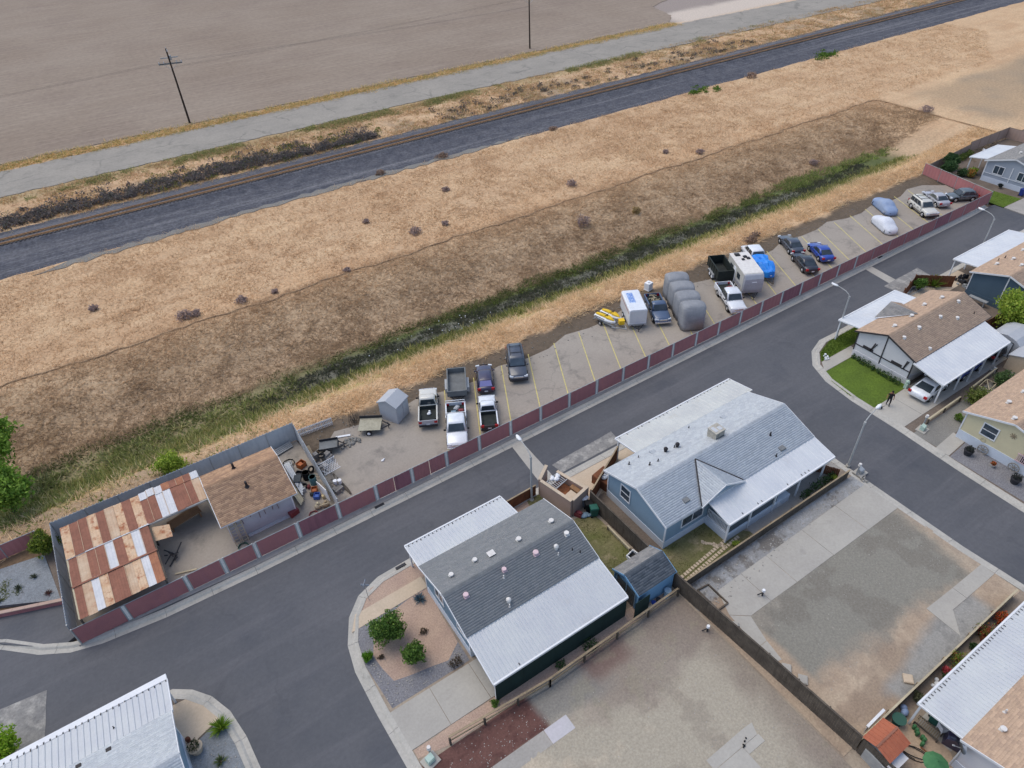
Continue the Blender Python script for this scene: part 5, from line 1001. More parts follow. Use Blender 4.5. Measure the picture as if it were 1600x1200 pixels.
def more_bits():
    def tyre(lab, loc, rx=0):
        q = MB(); n = 14; q.loft([[((.26+.09*math.cos(b))*math.cos(a*2*math.pi/n), (.26+.09*math.cos(b))*math.sin(a*2*math.pi/n), .1+.1*math.sin(b)) for b in (0, 1.05, 2.1, 3.14, 4.2, 5.25)] for a in range(n+1)], cap=False)
        o = obj1('spare_tyre', lab, 'tyre', q, 'rubber', loc); o.rotation_euler = (rx, 0, .4)
    tyre('black tyre lying flat near the orange crate by the slatted fence', (6.15, 44.4, .03)); tyre('black tyre leaning against the inside of the slatted fence', (7.3, 45.8, .35), 1.3); tyre('tyre lying on the grey blocks outside the slatted fence', (8.6, 46.2, .83))
    q = MB(); q.hexa([(-.3, -.22, .3), (.3, -.22, .3), (.3, .22, .3), (-.3, .22, .3), (-.42, -.3, .62), (.42, -.3, .62), (.42, .3, .62), (-.42, .3, .62)]); q.bar((-.4, -.2, .45), (-1.0, -.24, .6), .04, .04); q.bar((-.4, .2, .45), (-1.0, .24, .6), .04, .04); q.cyl((.45, -.05, .18), (.45, .05, .18), .18, n=10)
    for y in (-.2, .2): q.bar((-.2, y, .3), (-.25, y, 0), .04, .04)
    obj1('wheelbarrow', 'dark wheelbarrow on the open floor of the storage yard', 'wheelbarrow', q, 'bin_dark', (5.9, 45.1, .03), 1.1)
    q = MB()
    for k in range(5): q.cyl((0, k*.13, .08), (2.1, k*.13+.1, .08), .05, n=7)
    obj1('pipe_bundle', 'bundle of grey pipes on the floor beside the wheelbarrow', 'pipes', q, 'galv', (5.9, 46.0, .03), 1.35)
    for i, (x, y, m, lab) in enumerate(((6.95, 45.75, 'plastic_orange', 'orange fuel can beside the black drum'), (6.45, 44.0, 'hose_red', 'red fuel can in front of the teal drum'), (7.05, 42.2, 'seat_tan', 'tan fuel can near the white sheet at the fence'), (6.35, 43.0, 'bin_dark', 'dark fuel can beside the blue crate'))):
        q = MB(); q.box(-.14, -.09, 0, .14, .09, .32); q.box(-.1, -.03, .32, .06, .03, .38); q.cyl((.1, 0, .32), (.16, 0, .42), .03, n=6); obj1('fuel_can', lab, 'can', q, m, (x, y, .03), i*.8)
    q = MB(); r = random.Random(31)
    for k in range(34): x, y = r.uniform(-.7, .7), r.uniform(-1.6, 1.6); a = r.uniform(0, 6.3); L = r.uniform(.3, 1.0); z = r.uniform(.03, .5); q.bar((x, y, z), (x+L*math.cos(a)*.5, y+L*math.sin(a), z+r.uniform(-.02, .2)), r.uniform(.05, .14), .04)
    obj1('scrap_lumber', 'jumbled heap of grey scrap lumber against the outside of the slatted fence', 'scrap', q, 'wood_grey', (8.25, 43.7, .05))
    q = MB()
    for k in range(5):
        for j in (0, 1): q.bar((k*.24, 0, .05+.5*j*0), (k*.24, 1.1, .05), .12, .04)
    for y in (.05, .55, 1.05): q.bar((-.05, y, .11), (1.0, y, .11), .1, .06)
    obj1('wood_pallet', 'wooden pallet lying beside the grey blocks', 'pallet', q, 'wood_grey', (8.9, 46.9, .03), .3)
mat('bin_dark', G_(60, 66, 70), rough=.6); mat('seat_tan', G_(190, 170, 130), rough=.6); mat('wood_grey', G_(142, 136, 128), G_(112, 106, 98), 1.2, .95, 7, .12)
more_bits()

# ------------------------------------------------------------------ trash enclosure by the lamp
def enclosure():
    t = thing('walled_enclosure', 'tan stucco enclosure with open top holding cushions and pale boards', 'enclosure', (23.4, 30.3, 0))
    P = [Vector(p)-Vector((23.4, 30.3)) for p in ((22.25, 31.9), (23.0, 28.55), (25.05, 29.05), (24.2, 32.1))]
    def wall(a, b, h, h2=None, th=.2):
        a3, b3 = Vector((*a, 0)), Vector((*b, 0)); u = (b3-a3).normalized(); w = u.cross(Vector((0, 0, 1)))*th/2; z = Vector((0, 0, h)); z2 = Vector((0, 0, h2 or h))
        MB().hexa([a3-w, b3-w, b3+w, a3+w, a3-w+z, b3-w+z2, b3+w+z2, a3+w+z]).build('wall', 'wall_tan', t)
        k = w*1.35; c = Vector((0, 0, .07)); MB().hexa([a3-k+z, b3-k+z2, b3+k+z2, a3+k+z, a3-k+z+c, b3-k+z2+c, b3+k+z2+c, a3+k+z+c]).build('coping', 'concrete_tan', t)
    wall(P[0]+(P[1]-P[0])*.04, P[1], 1.85); wall(P[1]+(P[2]-P[1])*.06, P[2], 1.85); wall(P[2]+(P[3]-P[2])*.06, P[3], 1.5); wall(P[0], P[0]+(P[3]-P[0])*.55+Vector((.1, .55)), 1.85, 2.3)
    c = [p*.78+Vector((.05, -.02)) for p in P]; MB().prism([tuple(p) for p in c], .0, .9).build('bench', 'wood_rust', t)
    MB().prism([(-.25, -1.2), (.85, -.95), (.7, -.25), (-.35, -.5)], .9, 1.15).build('cushion', 'concrete_tan', t); MB().prism([(.9, -.9), (1.3, -.8), (1.15, .1), (.75, 0)], .9, 1.25).build('cushion', 'plywood', t, label='yellow brown cushion')
    for k in range(9): p = Vector((-.75, .25))+Vector((.19*k, .05*k)); MB().bar((p.x, p.y, 1.5), (p.x-.2, p.y+1.0, 1.52), .06, .05).build('slat', 'galv', t)
    MB().bar((-.9, .2, 1.45), (1.05, .65, 1.45), .07, .09).build('beam', 'galv', t); MB().bar((-.95, 1.3, 1.45), (.85, 1.7, 1.45), .07, .09).build('beam', 'galv', t)
    for i, (x, y, rz) in enumerate(((-.1, 1.25, .3), (.15, 1.0, -.4), (.42, 1.2, .2))):
        q = MB(); q.ball((0, 0, .14), .26, 9, 6, (1, .75, .6)); q.ball((.1, .15, .2), .14, 8, 5, (1, .8, .7)); obj1('plastic_bag', ['white plastic bag on the enclosure slats, nearest the street', 'white plastic bag on the enclosure slats, middle one', 'white plastic bag on the enclosure slats, nearest the board fence'][i], 'bag', q, 'paper_white', (23.4+x, 30.3+y, 1.53), rz, 'bags on the enclosure', smooth=True)
enclosure()
def bin_(lab, m, loc, rz, lid='black'):
    t = thing('wheelie_bin', lab, 'bin', loc, rz)
    MB().hexa([(-.22, -.25, .08), (.22, -.25, .08), (.22, .25, .08), (-.22, .25, .08), (-.28, -.32, .95), (.28, -.32, .95), (.28, .32, .95), (-.28, .32, .95)]).build('body', m, t)
    MB().hexa([(-.31, -.35, .96), (.31, -.35, .96), (.31, .36, .96), (-.31, .36, .96), (-.27, -.3, 1.03), (.27, -.3, 1.03), (.27, .33, 1.07), (-.27, .33, 1.07)]).build('lid', lid, t)
    for s in (-.25, .25): MB().cyl((s-.03, .25, .1), (s+.03, .25, .1), .1, n=9).build('wheel', 'rubber', t)
mat('bin_green', G_(44, 96, 84), rough=.5); mat('bin_blue', G_(44, 60, 130), rough=.5); mat('bin_grey', G_(120, 122, 126), rough=.5)
bin_('white and grey bin beside the tan enclosure', 'bin_grey', (24.55, 28.9, 0), .4, 'paper_white'); bin_('green bin standing next to a black bin against the dark board fence', 'bin_green', (24.6, 27.6, 0), 1.2, 'bin_green'); bin_('black bin between the enclosure and the green bin', 'black', (24.55, 28.2, 0), 1.2)
q = MB(); q.box(-.2, -.3, 0, .2, .3, .3); q.box(-.15, -.25, .3, .15, .1, .5); obj1('red_toolbox', 'red toolbox against the tan enclosure wall', 'toolbox', q, 'hose_red', (23.55, 28.25, 0), .4)
q = MB(); q.ball((0, 0, .12), .35, 9, 5, (1.2, .8, .5)); q.ball((.3, -.2, .1), .2, 9, 5, (1.2, .8, .6)); obj1('tarp_bundle', 'pale blue bundled tarp on the grass by the red toolbox', 'tarp', q, 'wall_lightblue', (23.95, 27.95, 0), smooth=True)
bin_('dark blue bin by the drive of the grey house', 'bin_blue', (111.4, 38.2, 0), 1.5, 'bin_blue')
# white lean-to with trash bags next to the light blue house
q = MB(); q.box(-.75, -.9, 0, .75, .9, .9); q.box(-.7, -.85, .9, .7, .85, .93); obj1('storage_box', 'brown storage box with white rim beside the light blue house wall', 'box', q, 'wood_rust', (27.6, 29.75, 0), .2)
for i, (x, y) in enumerate(((27.3, 29.6), (27.75, 29.95), (27.8, 29.45))):
    q = MB(); q.ball((0, 0, .2), .3, 9, 6, (1, .85, .7)); q.cyl((0, 0, .36), (0, 0, .5), .06, .1, 7); obj1('trash_bag', ['white trash bag on the brown storage box, nearest the street fence', 'white trash bag on the brown storage box, furthest from the dark fence', 'white trash bag on the brown storage box, nearest the window wall'][i], 'bag', q, 'paper_white', (x, y, .9), 0, 'bags on the storage box', smooth=True)

# ------------------------------------------------------------------ small sheds
t = house('garden_shed', 'small blue shed with dark slate shingle roof between the carport and the light blue house', 'shed', 21.45, 25.0, 18.85, 21.65, 20.4, 2.05, 2.75, 'shed_blue', 'shingle_slate', skirt=None, ov=.14, skirt_h=0, seed=95, trim='shed_blue', lit_far_mat='shingle_taupe', group=None)  # far slope takes a paler shingle, its lit side put into the colour
cx, cy = t['_c']
for y in (19.3, 20.3): MB().box(21.52-cx, y-cy, .15, 21.56-cx, y+.85-cy, 1.8).build('door', 'glass_dark', t)
q = MB()
for y in (19.25, 20.2, 21.2): q.box(21.5-cx, y-.04-cy, .1, 21.53-cx, y+.04-cy, 2.0)
q.build('door_trim', 'wall_blue', t)
def arched_shed():
    t = thing('garden_shed', 'pale plastic shed with a curved front beyond the white carport', 'shed', (73.4, 20.3, 0), 0)
    q = MB(); q.extr([(-1.6, -1.5, 0), (-1.6, 1.5, 0), (-1.6, 1.5, 1.7), (-1.6, .9, 2.15), (-1.6, 0, 2.35), (-1.6, -.9, 2.15), (-1.6, -1.5, 1.7)], (3.2, 0, 0)); q.build('wall', 'shed_plastic', t, bevel=.04)
    q = MB(); q.box(-1.66, -.8, .1, -1.6, .8, 1.75); q.build('door', 'skirt_white', t)
    q = MB(); q.tube([(-1.67, -.85, .1), (-1.67, -.85, 1.8), (-1.67, .85, 1.8), (-1.67, .85, .1)], .035, 5); q.build('door_frame', 'steel_dark', t)
    t = thing('garden_shed', 'lower pale grey shed in front of the curved shed', 'shed', (71.2, 17.6, 0), 0)
    q = MB(); q.extr([(-1.3, -1.2, 0), (-1.3, 1.2, 0), (-1.3, 1.2, 1.6), (-1.3, 0, 2.0), (-1.3, -1.2, 1.6)], (2.6, 0, 0)); q.build('wall', 'concrete_tan', t); q = MB(); q.extr([(-1.4, -1.3, 1.57), (-1.4, 0, 2.02), (-1.4, 1.3, 1.57), (-1.4, 1.3, 1.64), (-1.4, 0, 2.09), (-1.4, -1.3, 1.64)], (2.8, 0, 0)); q.build('roof', 'shed_plastic', t)
arched_shed()
mat('rust_roof', G_(168, 100, 74), G_(154, 90, 68), .8, .85, 6, .06, stain=(G_(190, 130, 96), 1.0, .6, .5))
def red_shed():
    t = thing('garden_shed', 'small shed with rust red ribbed metal roof behind the bottom lot fence', 'shed', (26.95, 3.45, 0), 0)
    MB().box(-.85, -.75, 0, .85, .85, 1.75).build('wall', 'galv', t)
    corrugated(t, [(-1.0, .15, 2.08), (1.0, .15, 2.08), (1.0, .98, 1.8), (-1.0, .98, 1.8)], 'rust_roof', 'roof_sheet', pitch=.27, rib=.035, beam=False)
    corrugated(t, [(-1.0, .13, 2.08), (1.0, .13, 2.08), (1.0, -.8, 1.78), (-1.0, -.8, 1.78)], 'rust_roof', 'roof_sheet', pitch=.27, rib=.035, beam=False)
    MB().box(-1.0, .08, 2.07, 1.0, .2, 2.12).build('ridge_cap', 'rust_dark', t); MB().box(-1.0, -1.2, 1.3, .4, -.76, 1.36).build('shelf', 'tin_white', t)
red_shed()
q = MB(); q.bar((0, 0, .5), (-.1, -1.7, .5), .05, 1.0); q.bar((0, 0, 1.02), (-.1, -1.7, 1.02), .1, .06); obj1('metal_sheet', 'grey metal sheet standing beside the rust red shed', 'panel', q, 'galv', (26.0, 4.0, 0))
q = MB(); q.bar((0, 0, .9), (1.75, 0, .9), .16, .1); q.bar((0, 0, .5), (1.75, 0, .5), .05, .8); obj1('white_screen', 'thick white topped screen on the pale wall above the rust red shed', 'screen', q, 'trim_white', (27.2, 4.72, .1), .03)
# ------------------------------------------------------------------ vehicles (local frame: front at +X)
def paint(name, c, rough=.35): 
    return mat(name, G_(*c), tuple(v*.9 for v in G_(*c)), 1.2, rough, 5, .05, spec=.5, coat=.6)
for n, c in (('paint_white', (222, 224, 228)), ('paint_cream', (206, 202, 192)), ('paint_black', (38, 38, 46)), ('paint_charcoal', (66, 72, 84)), ('paint_navy', (74, 92, 120)), ('paint_plum', (50, 44, 72)), ('paint_blue', (38, 70, 158)), ('paint_bluegrey', (118, 140, 176)), ('paint_silver', (166, 166, 172)), ('paint_slate', (92, 100, 104))): paint(n, c)
mat('lamp_red', G_(168, 30, 34), rough=.3); mat('lamp_clear', G_(206, 210, 214), rough=.2); mat('bed_liner', G_(40, 44, 44), G_(52, 56, 54), 2, .9, 7, .1); mat('plate', G_(206, 208, 212), rough=.5); mat('glass_sky_reflection', G_(128, 126, 172), rough=.1, spec=.6)  # the last glass has a sky reflection put into its colour
mat('trailer_grey', G_(118, 120, 120), G_(104, 106, 106), 1.2, .8, 6, .08); mat('cover_grey', G_(146, 147, 150), G_(130, 132, 137), .7, .9, 5, .06, streak=(G_(104, 106, 112), (.5, .5, 2.5), .52, .5)); mat('cover_white', G_(214, 216, 222), G_(200, 203, 210), .9, .8, 5, .05, streak=(G_(182, 186, 194), (1, 2, 3), .55, .6)); mat('cover_blue', G_(122, 142, 176), G_(146, 160, 184), .6, .8, 5, .05)
mat('tarp_blue', G_(22, 120, 214), G_(40, 140, 228), 1.1, .5, 5, .06, spec=.4); mat('seat_yellow', G_(226, 188, 44), G_(214, 172, 36), 2, .6); mat('dump_black', G_(34, 40, 38), G_(44, 50, 46), 1.5, .7, 6, .1)
def wheels(t, xs, yw, r=.34, w=.22, rim='chrome', double=False):
    tm = MB().cyl((0, -w/2, 0), (0, w/2, 0), r, n=14).mesh('wheel'); tm.materials.append(MATS['rubber'])
    rm = MB(); 
    for s in (-1, 1): rm.cyl((0, s*(w/2-.01), 0), (0, s*(w/2+.015), 0), r*.62, r*.55, n=10); rm.cyl((0, s*(w/2+.015), 0), (0, s*(w/2+.03), 0), r*.2, n=8)
    rm = rm.mesh('rim'); rm.materials.append(MATS[rim])
    for x in xs:
        for s in (-1, 1):
            o = bpy.data.objects.new('wheel', tm); COL.objects.link(o); o.parent = t; o.location = (x, s*yw, r)
            k = bpy.data.objects.new('rim', rm); COL.objects.link(k); k.parent = o
def ring(x, w, zb, zt, tuck=.08, crown=.03):
    h = zt-zb; return [(x, -w+tuck, zb), (x, -w, zb+h*.28), (x, -w+.01, zb+h*.62), (x, -w+.05, zt-.06), (x, -w+.16, zt), (x, 0, zt+crown), (x, w-.16, zt), (x, w-.05, zt-.06), (x, w-.01, zb+h*.62), (x, w, zb+h*.28), (x, w-tuck, zb), (x, 0, zb)]
def hull(stations): return MB().loft([ring(*s) for s in stations])
def cabin(b, x0, x1, x2, x3, wb, wt, z0, z1):
    """tapered glasshouse: rear base x0, rear roof x1, front roof x2, front base x3"""
    def rg(xr, xf, w, z): return [(xr, -w+.12, z), (xr+.06, -w+.02, z), (xf-.1, -w, z), (xf, -w+.16, z), (xf+.02, 0, z), (xf, w-.16, z), (xf-.1, w, z), (xr+.06, w-.02, z), (xr, w-.12, z), (xr-.02, 0, z)]
    m = .86; l = lambda a, c: a+(c-a)*m
    return b.loft([rg(x0, x3, wb, z0), rg(l(x0, x1), l(x3, x2), l(wb, wt), l(z0, z1)), rg(x1+.10, x2-.10, wt-.09, z1)])
def glasshouse(t, x0, x1, x2, x3, wb, wt, z0, z1, splits, glass='glass_dark', rear_glass=None, roof_m=None):
    l = lambda a, c, k: a+(c-a)*k; a, e = .12, .82; off = .015
    def P(x, w, z, k): return (l(x[0], x[1], k), w, l(z0, z1, k))
    # windscreen and rear window
    for nm, xb, xt, s in (('windscreen', x3, x2, 1), ('rear_window', x0, x1, -1)):
        w0, w1 = l(wb, wt, a)-.14, l(wb, wt, e)-.13
        p = [(l(xb, xt, a)+s*.03, -w0, l(z0, z1, a)), (l(xb, xt, a)+s*.03, w0, l(z0, z1, a)), (l(xb, xt, e)+s*.03, w1, l(z0, z1, e)+.01), (l(xb, xt, e)+s*.03, -w1, l(z0, z1, e)+.01)]
        q = [(x-s*.05, y, z-.02) for x, y, z in p]; MB().hexa(q+p).build(nm, (rear_glass or glass) if nm == 'rear_window' else glass, t)
    for sg in (-1, 1):
        for u, v in splits:
            xb0, xb1 = l(x0, x3, u), l(x0, x3, v); xt0, xt1 = l(x1, x2, u), l(x1, x2, v)
            p = [(l(xb0, xt0, a), sg*(l(wb, wt, a)+off), l(z0, z1, a)), (l(xb1, xt1, a), sg*(l(wb, wt, a)+off), l(z0, z1, a)), (l(xb1, xt1, e), sg*(l(wb, wt, e)+off), l(z0, z1, e)), (l(xb0, xt0, e), sg*(l(wb, wt, e)+off), l(z0, z1, e))]
            MB().hexa([(x, y-sg*.04, z) for x, y, z in p]+p).build('side_window', glass, t)
def lights(t, L, w, zf, zr, front=True, tail='lamp_red', plate_end=None, grille=None, bump=None):
    for s in (-1, 1):
        MB().hexa([(L/2-.18, s*(w-.40), zf-.08), (L/2+.01, s*(w-.40), zf-.08), (L/2-.06, s*(w-.03), zf-.08), (L/2-.28, s*(w-.03), zf-.08), (L/2-.2, s*(w-.40), zf+.07), (L/2-.02, s*(w-.40), zf+.07), (L/2-.1, s*(w-.03), zf+.07), (L/2-.3, s*(w-.03), zf+.07)]).build('headlight', 'lamp_clear', t)
        MB().box(-L/2-.015, s*(w-.03) if s < 0 else w-.33, zr-.12, -L/2+.14, s*(w-.33) if s < 0 else w-.03, zr+.12).build('taillight', tail, t)
        MB().box(.62*1, s*(w+.02) if s > 0 else -w-.2, zf+.32, .74, s*(w+.2) if s > 0 else -w-.02, zf+.46)
    if grille: MB().box(L/2-.03, -w*.5, zf-.12, L/2+.025, w*.5, zf+.04).build('grille', grille, t)
    for e in (-1, 1): MB().box(e*L/2-(.03 if e > 0 else .035), -.17, .42 if e > 0 else zr-.3, e*L/2+.035, .17, .54 if e > 0 else zr-.16).build('licence_plate', 'plate', t)
    if bump:
        for e in (-1, 1): MB().box(min(e*(L/2-.1), e*(L/2+.09)), -w+.03, .38, max(e*(L/2-.1), e*(L/2+.09)), w-.03, .58).build('bumper', bump, t, bevel=.03)
def seams(t, xs, w, z0, z1):
    q = MB()
    for s in (-1, 1):
        for x in xs: q.box(x-.012, min(s*(w-.05), s*(w+.004)), z0, x+.012, max(s*(w-.05), s*(w+.004)), z1)
        for x in xs[:-1]: q.box(x+.08, min(s*(w-.03), s*(w+.022)), z1-.1, x+.26, max(s*(w-.03), s*(w+.022)), z1-.065)
        q.box(xs[0], min(s*(w-.05), s*(w+.003)), z0-.05, xs[-1], max(s*(w-.05), s*(w+.003)), z0)
    q.build('door_seam', 'black', t, kind='stuff')
def mirrors(t, x, w, z, m):
    for s in (-1, 1): MB().box(x, min(s*(w-.02), s*(w+.2)), z, x+.12, max(s*(w-.02), s*(w+.2)), z+.15).build('mirror', m, t, bevel=.03)
def arches(t, xs, w, r=.40):
    for x in xs:
        for s in (-1, 1): MB().cyl((x, s*(w-.22), .34), (x, s*(w+.006), .34), r, n=14).build('wheel_arch', 'black', t)
def sedan(lab, m, loc, h, L=4.7, W=1.8, H=1.43, glass='glass_dark', rear_glass=None, cat='car', coupe=False, group=None, hatch=False, trunk_m=None):
    t = thing('parked_car', lab, cat, loc, h, group); w = W/2; l = L/2; zh, zt = .84, .94
    q = hull([(-l, w-.20, .42, .78), (-l+.12, w-.06, .30, zt-.02), (-l*.66, w, .24, zt), (-l*.3, w, .22, .93), (l*.22, w, .22, .93), (l*.42, w, .24, zh+.03), (l*.82, w-.05, .27, zh-.08), (l-.1, w-.12, .32, .70), (l, w-.25, .40, .60)]); q.build('body', m, t, smooth=True)
    x0, x1, x2, x3 = (-l*.72, -l*.34, l*.06, l*.40) if not hatch else (-l*.88, -l*.62, l*.10, l*.45)
    if coupe: x0, x1, x2, x3 = -l*.70, -l*.22, l*.02, l*.36
    q = MB(); cabin(q, x0, x1, x2, x3, w-.06, w-.24, .90, H); q.build('roof', m, t, smooth=True)
    glasshouse(t, x0, x1, x2, x3, w-.06, w-.24, .90, H, ((.16, .50), (.53, .86)) if not coupe else ((.22, .5), (.53, .86)), glass, rear_glass)
    arches(t, (-l*.58, l*.62), w); wheels(t, (-l*.58, l*.62), w-.10, .33, .22); lights(t, L, w, .66, .80, grille='black'); mirrors(t, l*.3, w, .92, m); seams(t, (-l*.34, l*.02, l*.36) if not coupe else (-l*.22, l*.34), w, .42, .80)
    return t
def suv(lab, m, loc, h, L=4.9, W=1.9, H=1.8, glass='glass_dark', group=None, rear_glass=None, roof_m=None, cat='car', rack=True):
    t = thing('parked_suv', lab, cat, loc, h, group); w = W/2; l = L/2
    hull([(-l, w-.12, .45, 1.0), (-l+.1, w-.03, .34, 1.12), (-l*.6, w, .30, 1.14), (l*.25, w, .30, 1.13), (l*.42, w, .32, 1.08), (l*.86, w-.05, .36, 1.0), (l-.06, w-.1, .40, .88), (l, w-.2, .46, .76)]).build('body', m, t, smooth=True)
    a = (-l*.97, -l*.88, l*.12, l*.44); q = MB(); cabin(q, *a, w-.05, w-.2, 1.1, H); q.build('roof', roof_m or m, t, smooth=True)
    glasshouse(t, *a, w-.05, w-.2, 1.1, H, ((.06, .32), (.35, .60), (.63, .88)), glass, rear_glass)
    if rack:
        q = MB()
        for s in (-1, 1): q.bar((-l*.8, s*(w-.36), H+.06), (l*.0, s*(w-.36), H+.06), .05, .05)
        for x in (-l*.6, -l*.15): q.bar((x, -w+.36, H+.06), (x, w-.36, H+.06), .04, .04)
        q.build('roof_rack', 'steel_dark', t)
    arches(t, (-l*.58, l*.60), w, .44); wheels(t, (-l*.58, l*.60), w-.1, .38, .25); lights(t, L, w, .84, .98, grille='chrome', bump='steel_dark'); mirrors(t, l*.34, w, 1.1, m); seams(t, (-l*.36, l*.02, l*.36), w, .52, .98)
    return t
def pickup(lab, m, loc, h, L=5.5, W=1.92, H=1.82, crew=False, liner='bed_liner', tailgate=None, glass='glass_dark', rear_glass='glass_dark', cargo=None, bumper='chrome', small=False, group=None, roof_m=None):
    t = thing('pickup_truck', lab, 'pickup truck', loc, h, group); w = W/2; l = L/2; zb = 1.08 if not small else .96; cabL = 2.2 if crew else 1.55
    xf = l-(1.45 if not small else 1.2); xr = xf-cabL+.25; bx = xr-.12      # windscreen base, cab back, bed front
    hull([(xr-.05, w, .38, zb), (xf-.2, w, .36, zb+.01), (xf+.15, w, .36, zb-.02), (l-.3, w-.04, .38, zb-.1), (l-.06, w-.08, .42, zb-.2), (l, w-.14, .46, zb-.34)]).build('body', m, t, smooth=True)
    a = (xr, xr+.12, xf-.55, xf+.02); q = MB(); cabin(q, *a, w-.05, w-.2, zb-.02, H); q.build('cab', roof_m or m, t, smooth=True)
    glasshouse(t, *a, w-.05, w-.2, zb-.02, H, ((.05, .46), (.5, .9)) if crew else ((.1, .34), (.37, .88)), glass, rear_glass)
    q = MB(); zf, zt = .72 if not small else .64, zb+.02
    for s in (-1, 1): q.hexa([(-l+.06, s*w, .46), (bx, s*w, .46), (bx, s*(w-.09), .46), (-l+.06, s*(w-.09), .46), (-l+.06, s*(w-.01), zt), (bx, s*(w-.01), zt), (bx, s*(w-.13), zt), (-l+.06, s*(w-.13), zt)])
    q.build('bed_side', m, t)
    q = MB(); q.box(-l+.06, -w+.1, .46, bx, w-.1, zf); q.box(bx-.06, -w+.1, zf, bx, w-.1, zt)
    for s in (-1, 1): q.box(-l+.5, min(s*(w-.1), s*(w-.28)), zf, -l+1.3, max(s*(w-.1), s*(w-.28)), zf+.18)
    q.build('bed', liner, t)
    MB().box(-l, -w+.1, .5, -l+.07, w-.1, zt).build('tailgate', tailgate or m, t, bevel=.02)
    arches(t, (-l*.56, l*.62), w, .43); wheels(t, (-l*.56, l*.62), w-.11, .37 if not small else .32, .25); lights(t, L, w-.02, zb-.24, .86, grille='chrome', bump=bumper); mirrors(t, xf-.35, w, zb+.04, 'black'); seams(t, (xr+.05, (xr+xf)/2-.1, xf-.05) if crew else (xr+.15, xf-.05), w, .54, zb-.12)
    return t
def trailer_chassis(t, L, W, z, axles=1, r=.3, tongue=1.1, m='steel_dark', y=None):
    q = MB()
    for s in (-1, 1): q.bar((-L/2, s*(W/2-.1), z-.06), (L/2, s*(W/2-.1), z-.06), .08, .1); q.bar((L/2-.05, s*(W/2-.15), z-.06), (L/2+tongue, 0, z-.12), .07, .09)
    for k in range(4): q.bar((-L/2+L*k/3, -W/2+.1, z-.06), (-L/2+L*k/3, W/2-.1, z-.06), .07, .08)
    q.cyl((L/2+tongue*.8, 0, 0), (L/2+tongue*.8, 0, z+.2), .035, n=7); q.build('chassis', m, t); wheels(t, [(-.05+(k-(axles-1)/2)*.72) for k in range(axles)], y or W/2+.02, r, .18, 'paper_white')
HD = math.radians(62); HT = HD+math.pi
G2 = 'vehicles parked in the fenced storage lot'
# -- near group
t = pickup('cream pickup with an open grey bed parked tail outwards, nearest the small grey shed', 'paint_cream', (19.65, 46.75, .03), HD, L=5.0, W=1.85, tailgate='paint_silver', bumper='steel_dark', group=G2)
q = MB(); q.ball((0, 0, .1), .22, 7, 4, (1, .8, .6)); q.ball((.2, .3, .06), .12, 7, 4); obj1('rag_bundle', 'white rag bundle lying in the open bed of the cream pickup', 'rags', q, 'paper_white', (19.15, 45.6, .78))
t = pickup('white crew cab pickup facing the maroon fence in front of the grey dump trailer', 'paint_white', (20.55, 42.85, .03), HT, L=5.7, W=1.95, H=1.9, crew=True, bumper='chrome', group=G2)
def cargo(loc, rz, items):
    for nm, lab, cat, m, s, p in items:
        q = MB(); a, b, c = s
        q.hexa([(-a, -b, 0), (a, -b, 0), (a*.96, b, 0), (-a, b*.95, 0), (-a*.94, -b*.95, c), (a*.9, -b, c*.95), (a*.92, b*.93, c), (-a*.9, b*.9, c*1.05)]); q.box(-a*.6, -b*.6, c, a*.5, b*.5, c+.05)
        R_ = rotz(rz) @ Vector(p); obj1(nm, lab, cat, q, m, (loc[0]+R_.x, loc[1]+R_.y, loc[2]+p[2]), rz+p[0])
cargo((20.55, 42.85, .03), HT, [('tool_box', 'silver tool box behind the cab of the white crew cab pickup', 'toolbox', 'galv', (.22, .7, .3), (-.95, 0, .75)), ('crate', 'red crate in the bed of the white crew cab pickup', 'crate', 'hose_red', (.25, .2, .35), (-1.6, .5, .75)), ('crate', 'blue crate in the bed of the white crew cab pickup', 'crate', 'wall_blue', (.25, .25, .25), (-1.5, -.2, .75)), ('crate', 'white crate at the back of the white crew cab pickup bed', 'crate', 'galv', (.22, .3, .3), (-2.1, .1, .75))])
def ladder_rack():
    t = thing('ladder_rack', 'white pipe rack over the bed of the white crew cab pickup', 'rack', (20.55, 42.85, .03), HT); q = MB()
    for x in (-.85, -2.6):
        q.bar((x, -.9, 1.5), (x, .9, 1.5), .05, .05)
        for s in (-.9, .9): q.bar((x, s, 1.08), (x, s, 1.5), .05, .05)
    q.build('frame', 'paper_white', t)
ladder_rack()
